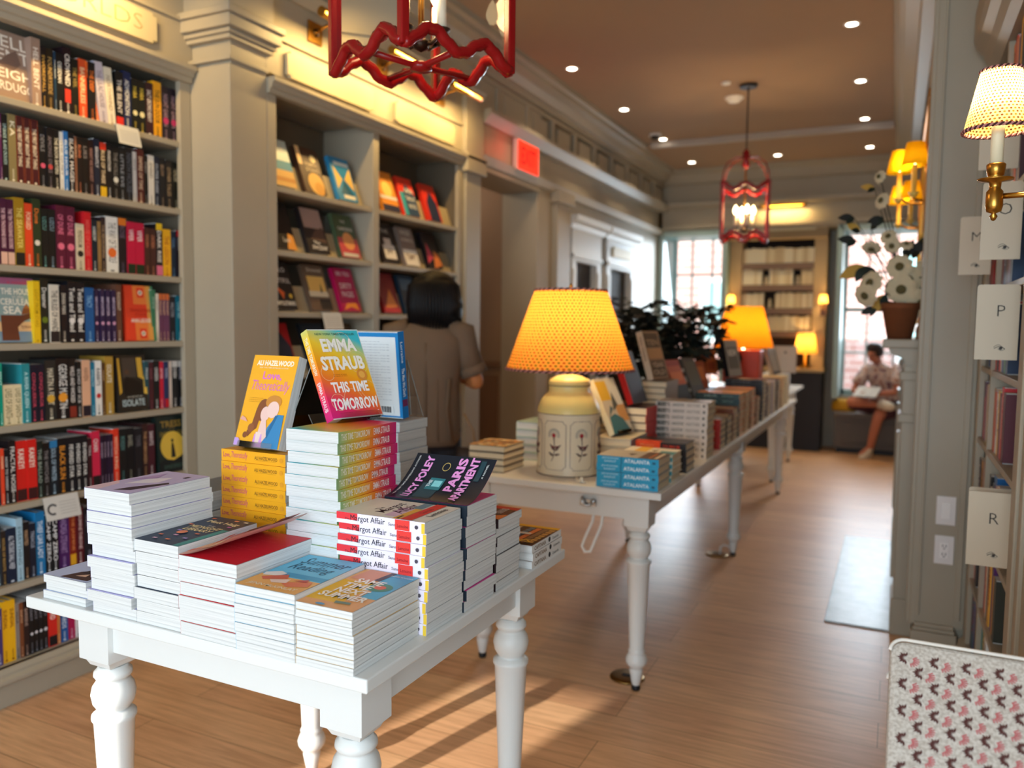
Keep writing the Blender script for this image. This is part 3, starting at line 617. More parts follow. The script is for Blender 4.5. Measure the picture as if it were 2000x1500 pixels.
# ---- left bookcase: one row per shelf, top to bottom.  x0 x1 hex height_cm words / text hex / text hex ; '*' marks a face-out book
ROWS = [
('top', 7, 150, '''
62 80 a08474 24.5 taupe spine, white capitals/HELL BENT f2e8dc
80 91 17151a 22.5 black spine, gold mark/SWORDFALL c59a4a
91 105 2a2218 22.5 dark brown spine, tan capitals/FOUNDRYSIDE b59458
105 110 1d3a52 22 slim dark blue spine/ARCADIA cfd6da
110 124 141418 22 black spine, white lettering/OBSIDIAN e8e4dc
124 139 25141a 25 tall dark red spine, big white title/CROWNED f4efe8/*ember d83a2a
139 153 191a17 21.5 black spine, faint gold lettering/THE VEIL 9a8448
153 169 d9532a 22.5 orange-red spine, pale lettering/BANNERLESS f5d8a8
172 186 1a1a1e 22.5 black leaning spine with orange edge/THE DEEP e57a30
186 193 ef6d28 22.5 thin orange spine leaning right/IRON ffe0b0
193 210 c9c0cc 23.5 lilac-white leaning spine/THE LILAC HOUSE 8c7f92
210 225 e9dfc8 22.5 cream leaning spine/NORTHWIND b59f80
225 240 1b1a1c 22.5 black spine with red foot/THE SILENT e8e0d8/_ d83024
240 255 232c55 23.5 navy spine, white capitals/ADMONITION f0eee8
255 269 191b18 21.5 black spine, yellow lettering, left of twins/MARA d2b948/o e8dca8
269 283 191b18 21.5 black spine, yellow lettering, right of twins/MARA d2b948/o e8dca8
283 298 3a1a20 22 dark maroon spine, white script/SALT GROWS HEAVY f0e4dc
298 314 f0a81c 23.5 bright yellow-orange spine/THE SUN DOOR 5a3a10
314 330 231a26 22.5 dark purple spine, pink scrawl, left twin/NIGHT GARDEN a88a98/o c2386a
330 345 231a26 22.5 dark purple spine, pink scrawl, right twin/NIGHT GARDEN a88a98/o c2386a'''),
('second', 6, 290, '''
-18 -2 4a3040 23 plum spine at frame edge/DUSK cfc0c8
-2 4 5a2450 23.5 purple spine cut by frame edge/VIOLA e0c8d8
4 16 17191c 23.5 black spine, pale teal capitals/UPGRADE  BLAKE CROUCH b8d8d4
16 32 8a7a50 24 khaki spine, big pale initials/KA f0e6c8
32 46 4a1a20 24 maroon bordered spine, cream title, left of three/THE FIRST BRIGHT THING f4e4c8/# b0583a
47 60 4a1a20 24 maroon bordered spine, cream title, middle of three/THE FIRST BRIGHT THING f4e4c8/# b0583a
61 75 4a1a20 24 maroon bordered spine, cream title, right of three/THE FIRST BRIGHT THING f4e4c8/# b0583a
76 90 16161a 22.5 black spine with pink dot/DEVILS 8a8a90/o d85878
90 104 18161a 22.5 black spine with red dot/AMONG OURS 7a7078/o c84848
104 116 1a1a1c 22.5 black spine, gold foot lettering/THE BOOK EATERS e8e0c8
116 124 e8e4da 22 slim white spine/THE QUIET 8a8478
124 133 2a78c0 22.5 bright blue spine/BLUE HOUR e8f0f8
133 145 18181c 22.5 black spine, tall white capitals/BLACK MAGES e8e4e0
145 150 8a5a40 21.5 very thin copper spine/ASH e0c0a0
150 160 1c1618 21.5 black spine, red and cream lettering/RUINS d88058
160 172 181618 21.5 black spine, dull grey lettering/LIES 8c8484
172 183 2a181a 21.5 dark red-black spine/WHAT WE HARVEST a88078
183 194 1c2438 22.5 dark navy spine, white lettering/BRIGHTLY d0d4e0
194 207 2a2018 21.5 black spine split red and yellow/RULE OF THREE f0d8b0/_ e8b820/^ d83820
207 218 18161a 22 black spine, white script/PHANTASM d8d4d0
218 232 141416 22 plain black spine with small white device/THE HOLLOW 807c78/o e0dcd0
232 243 191c20 21.5 blue-black spine/LITTLE EVE 9ca0a8
243 258 17191f 22 wide near-black spine/NINTH HOUSE 5a5e68
258 266 cfcac4 21 slim pale grey spine/WHITE 807a74
266 280 5a2420 22.5 dark rust-red spine/EMPIRE OF TIME e8c8a8
280 288 161618 20.5 narrow black spine/EVENT 9a9490
288 300 dcd6cc 21 white spine, thin grey title/SEVERED 7a746c
300 310 1c2234 21 navy spine beside white/OUTER DARK a8b0c0
310 322 17171b 21 black spine, brown letters/BELOW 8a7460
322 335 1e1a1a 20.5 brown-black spine/OTHER TALES a08868
335 350 24241f 20.5 dark olive spine, grey symbols/TENDER b0a890'''),
('third', 5, 450, '''
-16 0 4a1838 23.5 burgundy spine cut by frame edge/TEN THOUSAND DOORS f0c0c8
0 14 4a1838 23.5 burgundy spine, pink capitals, left twin/THE TEN THOUSAND DOORS f4c8cc/_ e8b8a0
14 28 4a1838 23.5 burgundy spine, pink capitals, right twin/THE TEN THOUSAND DOORS f4c8cc/_ e8b8a0
28 48 a8801c 24.5 gold-olive spine with dark foot/THE SEAWATER f0d870/_ 1c1a16
48 64 e84a24 23 red-orange spine, pale capitals/FORGED ffd8b0
64 80 2e3a22 25 green-black spine, orange title/Dune f08030/o e8e0d0
80 94 15181a 22 black spine, teal letters, left twin/UZCU 6aa09a
94 109 15181a 22 black spine, teal letters, right twin/UZCU 88a0b0
109 128 5e1834 24 burgundy spine, pink half-title, left twin/OF DUNE e87898/o e8708c
128 147 5e1834 24 burgundy spine, pink half-title, right twin/OF DUNE e87898/o e8708c
148 164 d8c8a8 18 short cream spine with black emblem/PENDULUM 7a6a50/o 2a241c
164 178 d8202a 23 scarlet spine, thin red lettering/HOUSE OF CAGES f06a60
178 190 142430 20.5 dark teal-black spine/HARROW d8dcd8
190 197 9a7848 20 narrow tan spine/DUST 4a3820
197 206 2c2026 22 dark brown-purple spine/THE RECKONING b89a78
206 230 f0ece4 22.5 wide white spine with orange circle/THE WAY OF THE WOLF 8a8278/o e8702a
230 247 1c161e 22.5 black spine with orange band on top/ROSE 6a5a70/^ e07820
247 264 c41440 21.5 crimson spine with black snake, left twin/VIPER f0dce0/_ 1c3018
264 281 c41440 21.5 crimson spine with black snake, right twin/VIPER f0dce0/_ 1c3018
281 292 46241e 20 chestnut spine, left twin/CHOSEN c07a58
292 304 46241e 20 chestnut spine, right twin/CHOSEN c07a58
304 317 221a1e 22.5 black spine, yellow cap, pink foot/DARK RISE f0e8e0/^ f0c420/_ e0708c
317 333 f4b41c 20.5 bright yellow spine/THE LESSON c0661c
333 343 182638 20 navy spine/TIDAL 5a80a8
343 354 241a22 20.5 black spine with red top/GIDEON 9098a8/^ c82028'''),
('fourth', 4, 610, '''
66 79 f2c51e 23 yellow spine right of seaside cover/LIGHT FROM STARS c89a10
79 96 20241c 24 black spine with green glow/Dreamer e8e4d8/o 6a7a20
96 116 e4dac8 22 wide cream spine, dark title/THE RULES OF HANDS 4a4038/_ 2a2020
118 132 14151c 22 black spine, white title, left of twins/SWAN MAN e8dcc8
132 149 14151c 23.5 black spine, large gothic title, left twin/Twist and Thread f0ece4/o e8e4e0
149 166 14151c 23.5 black spine, large gothic title, right twin/Twist and Thread f0ece4/o e8e4e0
166 184 1c5a98 21.5 cobalt blue spine/TRACY 8cc0e8
185 193 322448 21 slim violet spine with white edge, first of four/IMPOSTER d8c8e0/o d8a0c0
196 205 322448 21 slim violet spine with white edge, second of four/IMPOSTER d8c8e0/o d8a0c0
207 216 322448 21 slim violet spine with white edge, third of four/IMPOSTER d8c8e0/o d8a0c0
218 227 322448 21 slim violet spine with white edge, fourth of four/IMPOSTER d8c8e0/o d8a0c0
227 238 6a4434 23.5 brown mottled spine beside orange cover/RADIANT e0c8b0
296 304 3a7858 22 narrow green spine beside orange cover/STATE b8d8c0
304 310 ece4d4 20.5 thin cream spine/LEAF a09880
310 317 6a3a5a 20.5 slim multicoloured spine, first of three/TRANSIT e8b890/^ d8703a
317 324 6a3a5a 20.5 slim multicoloured spine, second of three/TRANSIT e8b890/^ d8703a
324 331 6a3a5a 20.5 slim multicoloured spine, third of three/TRANSIT e8b890/^ d8703a
331 343 1a1a22 19.5 short black spine/HALCYON a8a8b0
343 357 0c6a80 20 teal spine at shelf end/COLD SEA a8e0e8'''),
('fifth', 3, 755, '''
-14 -2 2a2430 22 dark spine at frame edge/ROOK b0a8b0
-2 5 0a9a80 22.5 bright sea-green spine cut by frame edge/MINT d0f0e4
5 26 ecd8ac 14.5 short wide cream spine, left twin/LIVES OF SAINTS 8a7850
26 42 ecd8ac 14.5 short wide cream spine, right twin/LIVES OF SAINTS 8a7850
42 59 2a8c94 22 teal spine, pale lettering/A RIVER QUEEN c8ecec
59 73 1b1a2a 21.5 blue-black spine, red title, left twin/CONQUEROR d04a60
73 87 1b1a2a 21.5 blue-black spine, red title, right twin/CONQUEROR d04a60
88 110 2a2a28 23 charcoal spine with gold roundel/MARTIN A FEAST e8dcc0/o d8a83a
110 135 1a1416 23.5 wide black spine with orange dragon square/GEORGE MARTIN f0ece4/o f0a030
135 149 1c1818 23.5 black spine, white capitals and candle foot/WILD AND WICKED f0e8e0/_ 8a3020
149 160 151517 22 black spine, small white title/ECHO OF ICE d8d4d0
160 177 e8b490 22.5 peach spine with black lower half/HAVEN 9a6a50/_ 241c28
177 186 1a7a9c 21.5 bright blue-teal spine/SWALLOW b8e4f0
186 199 f4efe8 22 white spine, black and red capitals/RABBITS 1c1a1a/o c82a28
199 206 5a3c22 21 narrow brown spine/OAK c8a070
206 222 b8903a 23.5 gold spine beside the dark gold cover/ISOLATE f4ead0
283 291 26525a 21 dark teal spine after gold cover/PRISM d8e0e0
291 300 4a1c24 20.5 dark maroon spine/RAZOR 90505a
300 312 161618 21 black spine, white vertical title/UNSEEN e4e0dc
312 320 d02038 20.5 narrow bright red spine/AFTER f0c8cc
320 330 20305a 20.5 navy spine with red block/WARD c0c8e0/_ c01828
330 336 ead8cc 20.5 thin pale pink spine/NOW 9a8078
336 348 18181c 20.5 black spine, bold white title, left twin/GOREN e8e4e0/^ d0ccc8
348 359 18181c 20.5 black spine, bold white title, right twin/HUNGER d8d4e0/^ d0ccc8'''),
('sixth', 2, 900, '''
-12 0 1c2430 21 dark spine at frame edge/PIKE b0b0b8
0 8 e84828 20.5 orange-red spine cut by frame edge/EMBER f8d0a0
8 17 17161a 20 black spine, white lettering/HOW TO VANISH e0dcd8
17 31 1e1618 23 dark brown spine, large pale capitals/FRACTAL NOISE e8e0d8
31 52 d8241c 22.5 scarlet spine, cream capitals, left twin/KAIKEYI f8ecd8/_ 3a1414
52 72 d8241c 22.5 scarlet spine, cream capitals, right twin/KAIKEYI f8ecd8/_ 3a1414
72 84 1a2420 21.5 black-green spine/THE BALLAD 9aa898
84 97 1a1616 20.5 black spine, grey thin lettering/THE WITCHES 8a8484
97 113 182028 21 black spine with blue top edge/SOUL OF WINTER a8c0d0/^ 2a7ab0
113 132 16161a 21.5 black spine, orange capitals/BLACK SUN f09a30
132 147 15161c 21.5 black spine, white capitals, left of three/FEVERED STAR f0ece4
147 160 15161c 21.5 black spine, white capitals, middle of three/FEVERED STAR f0ece4
160 172 15161c 21.5 black spine, white capitals, right of three/FEVERED STAR f0ece4
172 180 3a161c 20 dark red spine with white foot/TOLL e0d0d0
180 196 d82a4c 22.5 pink-red spine with white label and black foot/CHAIN f0e4e0/_ 1a1618
196 203 2a1a30 20.5 slim dark purple spine, first of four/WAYWARD c0a8c0
203 209 2a1a30 20.5 slim dark purple spine, second of four/WAYWARD c0a8c0
209 215 2a1a30 20.5 slim dark purple spine, third of four/WAYWARD c0a8c0
215 222 2a1a30 20.5 slim dark purple spine, fourth of four/WAYWARD c0a8c0
222 233 e83c24 22.5 orange-red spine, cream lower title/WITCH KING f8d8b0
233 248 17191b 22 black spine, teal symbols/MORDEW 5a8a88
248 263 161418 22 black spine, pale symbols/BABEL 9a9888
263 279 1c1a20 21.5 charcoal spine/TOWER 6a6870
279 290 3a2020 23 brown-red spine, tan capitals/THE UNBROKEN c89868
290 303 4a1826 22.5 maroon spine, white capitals/SAINTS e8d8d8'''),
('seventh', 1, 1060, '''
-10 2 24323c 22 dark blue-grey spine at frame edge/MIST b0c0c8
2 12 2e2420 20 brown-black spine, gold lettering/HOUSE OF ROOTS c09a58
12 32 16243a 20.5 navy spine, thin white title/ALL THE DEAD SHALL WEEP d8dce4
32 45 a8c8d8 23.5 pale blue spine/EVERYTHING 5a7a8c
45 58 1c181a 21.5 black spine, tan lettering/WANTED c8a078
58 70 1a2030 20.5 dark navy spine, small lettering/TREACLE b0b8c8
70 88 1c78b0 24 bright blue spine, white capitals/THIEF LIAR LADY e8f4fa
88 101 14181c 22.5 black spine, big white capitals, left twin/CAMP ZERO f0f0f0/^ 2a5a6a
101 114 14181c 22.5 black spine, big white capitals, right twin/CAMP ZERO f0f0f0/^ 2a5a6a
114 136 4a2060 22.5 purple spine, faint violet capitals/ANDREA STEWART a888b8
136 149 8a2a18 23 rust spine with yellow foot/THE JASMINE e08a50/_ e8a820
149 164 5a1622 23 maroon spine, pale capitals/JASMINE THRONE e8ccc8
164 185 20202a 22 dark spine behind the front stacks/NIGHT 9a98a8'''),
('bottom', 0, 1215, '''
-22 -8 3a2a4a 22 violet-grey spine at frame edge/MOTH c8b8d8
-8 4 4a3a70 21 purple spine cut by frame edge/IVORY c8c0e0
4 17 f2b418 23 yellow spine, dark red capitals, left twin/SUNDIAL 8a3010
17 30 f2b418 23 yellow spine, dark red capitals, right twin/SUNDIAL 8a3010
30 38 8a8078 21 grey-tan spine with picture/VILLA 3a3430
38 46 7a4428 21 red-brown spine/EARTH d8a880
46 57 2a1c1c 21 dark brown spine/BARRENS b89888
57 66 151518 21.5 black spine with white dot, first of four/LEGACY 8a8890/o d8d4d8
66 75 151518 21.5 black spine with white dot, second of four/LEGACY 8a8890/o d8d4d8
75 84 151518 21.5 black spine with white dot, third of four/LEGACY 8a8890/o d8d4d8
84 94 151518 21.5 black spine with white dot, fourth of four/LEGACY 8a8890/o d8d4d8
94 112 d82820 21 red spine, white lettering, black foot/RED BIRD f8ece4/_ 1c1416
112 118 c87840 20.5 thin tan-orange spine/CLAY f0d0a0
118 133 1a5aa0 20.5 blue spine, white lettering/WILDCARDS e0ecf8
133 147 b01850 20.5 magenta spine/PETAL f0b8cc
147 158 e8e4e4 20 white spine at table leg/SALT 908a8a
158 174 2a3430 21 dark green spine behind table leg/FEN 8a9a90'''),
]
SKIP_FACE = {}
for rname, zi, py, data in ROWS:
    rows = [l for l in data.strip().split('\n')]
    z0 = B1Z[zi]
    prev = None
    for n, l in enumerate(rows):
        head, *tx = l.split('/')
        x0, x1, hx, hc, desc = head.split(' ', 4)
        X = XB1-0.032-random.random()*0.006
        ya, yb = on_x(float(x0), py, X).y, on_x(float(x1), py, X).y
        if prev is not None and ya < prev: ya = prev
        t = max(0.006, yb-ya-0.0006); prev = ya+t+0.0003
        hh = float(hc)/100; w = min(0.16, hh*0.66)
        desc2 = desc.replace(' spine', '-spined book', 1) if False else desc
        lab = desc.replace(' spine', ' spine', 1) + ', ' + rname + ' shelf, left bookcase'
        lean = {('top', 186): 0.20, ('top', 193): 0.10, ('top', 210): 0.08}.get((rname, int(x0)), 0)
        M = frame((X, ya, z0), (-1, 0, 0), (0, -math.sin(lean), math.cos(lean)), (0, math.cos(lean), math.sin(lean)))
        if lean: M = frame((X, ya+math.sin(lean)*hh*0.55, z0+0.0005), (-1, 0, 0), (0, -math.sin(lean)*0.5, math.cos(lean)), (0, 1, 0)) if False else M
        dims = (w, hh, t)
        items = []
        title = True
        for s in tx:
            a, c = s.rsplit(' ', 1); c = '#'+c
            if a == '_': items.append(('#rect', c, 0.80, 0.985, 0.04, 0.96))
            elif a == '^': items.append(('#rect', c, 0.0, 0.13, 0.04, 0.96))
            elif a == '#':
                items += [('#rect', c, 0.01, 0.99, 0.03, 0.09), ('#rect', c, 0.01, 0.99, 0.91, 0.97)]
            elif a == 'o': items.append(('#disc', c, 0.60, 0.68, 0.15, 0.85))
            elif a == '*ember': items.append(('#rect', c, 0.62, 0.82, 0.12, 0.88))
            else:
                big = 'big' in desc or 'large' in desc or 'tall' in desc or 'wide' in desc
                L = min(0.62, 0.045*len(a)*(1.5 if big else 1)) if len(a) < 9 else (0.72 if big else 0.60)
                a0 = 0.14 if not big else 0.10
                items.append((a, c, a0, a0+max(0.22, L), 0.22, 0.78 if not big else 0.86, 0.012))
                if len(a) < 16: items.append(('I'*9, c, 0.80, 0.93, 0.38, 0.62, 0))
                items.append(('#rect', c, 0.945, 0.975, 0.35, 0.65))
        hard = float(hc) >= 23
        book('hardback_book' if hard else 'paperback_book', lab, M, dims, (mat('#'+hx, 0.42),), hard=hard, spine_me=spine_print(dims, items), group=None)
# face-out books of the left bookcase
def face_out(px0, px1, py, z0, hh, X, label, base, items, lean=0.10, kind='hardback_book', spine=None, t=0.028, w=None):
    y0, y1 = on_x(px0, py, X).y, on_x(px1, py, X).y; w = w or (y1-y0)
    dims = (w, hh, t)
    M = frame((X, y0, z0), (0, 1, 0), (-math.sin(lean), 0, math.cos(lean)), (math.cos(lean), 0, math.sin(lean)))
    return book(kind, label, M, dims, (mat(spine or base, 0.4), mat(base, 0.4)), hard=(kind[0] == 'h'), print_me=cover_print(dims, items))
XF = XB1-0.075
face_out(-42, 61, 150, B1Z[7]+0.001, 0.245, XF, 'face-out taupe book with huge pale capitals on the top shelf at left', '#9c8272', [('text', '#f2e8dc', 'HELL', .12, .76, .92, .93, .01), ('text', '#f2e8dc', 'BENT', .12, .56, .92, .73, .01), ('poly', '#7a6258', [(.3, .5), (.6, .44), (.75, .56), (.68, .75), (.5, .66)]), ('text', '#f2e8dc', 'LEIGH', .14, .31, .94, .45, .01), ('text', '#f2e8dc', 'BARDUGO', .08, .13, .96, .26, .01)])
face_out(-10, 64, 610, B1Z[4]+0.001, 0.235, XF, 'face-out pastel seaside book with house on a cliff, fourth shelf at left', '#8fa3a0', [('rect', '#e9b983', 0, 0, 1, .32), ('rect', '#7f95a8', 0, 0, 1, .17), ('rect', '#a0587a', 0, .9, 1, 1), ('text', '#c83a50', 'a novel', .3, .91, .8, .96, .0), ('text', '#f3ead8', 'THE HOUSE', .12, .74, .94, .84, .02), ('text', '#e8ddd0', 'in the', .4, .69, .7, .73, .0), ('text', '#f3ead8', 'CERULEAN', .08, .58, .96, .68, .02), ('text', '#f3ead8', 'SEA', .14, .44, .62, .56, .02), ('poly', '#6a3a28', [(.05, .03), (.5, .03), (.48, .24), (.66, .33), (.96, .41), (.93, .47), (.6, .42), (.06, .42)]), ('poly', '#8a5030', [(.6, .43), (.86, .46), (.84, .53), (.66, .53)]), ('poly', '#b06a3c', [(.66, .53), (.84, .53), (.75, .60)]), ('text', '#8a4030', 'TJ KLUNE', .56, .21, .95, .26, .01)])
face_out(241, 296, 610, B1Z[4]+0.001, 0.232, XF+.02, 'face-out red and orange book with two small emblems, fourth shelf', '#e84426', [('rect', '#f0803a', .28, 0, .78, 1), ('rect', '#e84426', .28, .36, .8, .66), ('rect', '#e8a04a', .74, 0, .9, 1), ('rect', '#4a8a62', .9, 0, 1, 1), ('rect', '#e84426', .42, .78, .66, .96), ('disc', '#f2e2c8', .54, .87, .075), ('disc', '#2a2a28', .54, .87, .03), ('rect', '#e84426', .42, .04, .66, .22), ('disc', '#f2e2c8', .54, .13, .075), ('disc', '#2a2a28', .54, .13, .03), ('text', '#c02818', 'TRANSLATION', .12, .52, .86, .58, .01), ('text', '#c02818', 'STATE', .3, .44, .7, .50, .01), ('text', '#f6ecdc', 'ANN LECKIE', .14, .33, .84, .40, .02)])
face_out(224, 281, 755, B1Z[3]+0.001, 0.235, XF+.02, 'face-out dark gold book with hooded figure, fifth shelf', '#2c2620', [('poly', '#d8a838', [(.05, .3), (.05, .95), (.12, .95), (.14, .35)]), ('poly', '#e0b040', [(.72, .6), (.9, .55), (.88, .95), (.7, .95)]), ('poly', '#e8c050', [(.88, .3), (1, .28), (1, .7), (.9, .6)]), ('rect', '#4a4038', .2, .6, .66, .95), ('disc', '#5a4030', .34, .70, .07), ('poly', '#171412', [(.22, .28), (.85, .24), (.8, .5), (.45, .6), (.3, .62), (.2, .5)]), ('text', '#d8d4c8', 'NO ONE WATCHES', .3, .24, .82, .27, .0), ('text', '#c8dce0', 'ISOLATE', .12, .09, .88, .21, .01)])
face_out(304, 360, 900, B1Z[2]+0.001, 0.245, XF+.02, 'face-out dark green book with big yellow moon, sixth shelf', '#1e2a26', [('text', '#a8863a', 'TRESS', .14, .80, .86, .92, .02), ('text', '#7a6a38', 'OF THE', .4, .75, .62, .785, .01), ('text', '#8a7434', 'EMERALD SEA', .1, .64, .9, .73, .02), ('disc', '#e8c048', .5, .46, .42), ('poly', '#22201c', [(.42, .25), (.58, .25), (.54, .48), (.5, .55), (.46, .48)]), ('disc', '#22201c', .5, .56, .045), ('poly', '#12181a', [(0, 0), (1, 0), (1, .22), (.8, .27), (.5, .2), (.2, .24), (0, .18)]), ('text', '#3e5a50', 'SANDERSON', .15, .06, .85, .13, .01)])

# shelf talkers clipped on the shelf edges
def shelf_card(x, y, z, w, h, label, portrait=False, M=None):
    d = thing('shelf_card', label, 'card', (x, y, z)); d.rotation_euler = (0, R(-14), 0)
    b = MB(); b.box(-0.0004, 0.0004, -w/2, w/2, -h, 0.004, mat('#cfcdc8', 0.5)); b.box(-0.012, 0, -w/2, w/2, 0.003, 0.0045, mat('#cfcdc8', 0.5)); b.build('card', d)
    b = MB()
    for k in range(5): b.box(0.0005, 0.0007, -w*0.38+(w*0.3 if portrait else 0), w*0.40, -h*(0.25+0.13*k)-0.001, -h*(0.25+0.13*k)+0.001, mat('#a8a6a4', 0.6))
    b.build('printed_lines', d)
    if portrait:
        b = MB()
        for j in range(14):
            a0, a1 = 0.6+4.6*j/14, 0.6+4.6*(j+1)/14; b.poly([(0.0008, -w*0.28+r*math.cos(a), -h*0.52+r*math.sin(a)) for r, a in ((0.022, a0), (0.022, a1), (0.014, a1), (0.014, a0))], mat('#4a484a', 0.6))
        b.build('drawn_head', d)
p = on_x(248, 248, XB1+0.002); shelf_card(XB1+0.004, p.y, B1Z[7]-0.0, 0.105, 0.075, 'small grey printed card hanging from the top shelf of the left bookcase')
p = on_x(118, 985, XB1+0.002); shelf_card(XB1+0.004, p.y, B1Z[2]-0.0, 0.14, 0.085, 'grey card with drawn head hanging from the sixth shelf, left bookcase', True)
p = on_x(648, 622, XB2); shelf_card(XB2-0.001, p.y, B2Z[4], 0.15, 0.085, 'grey card hanging from a shelf of the second bookcase')

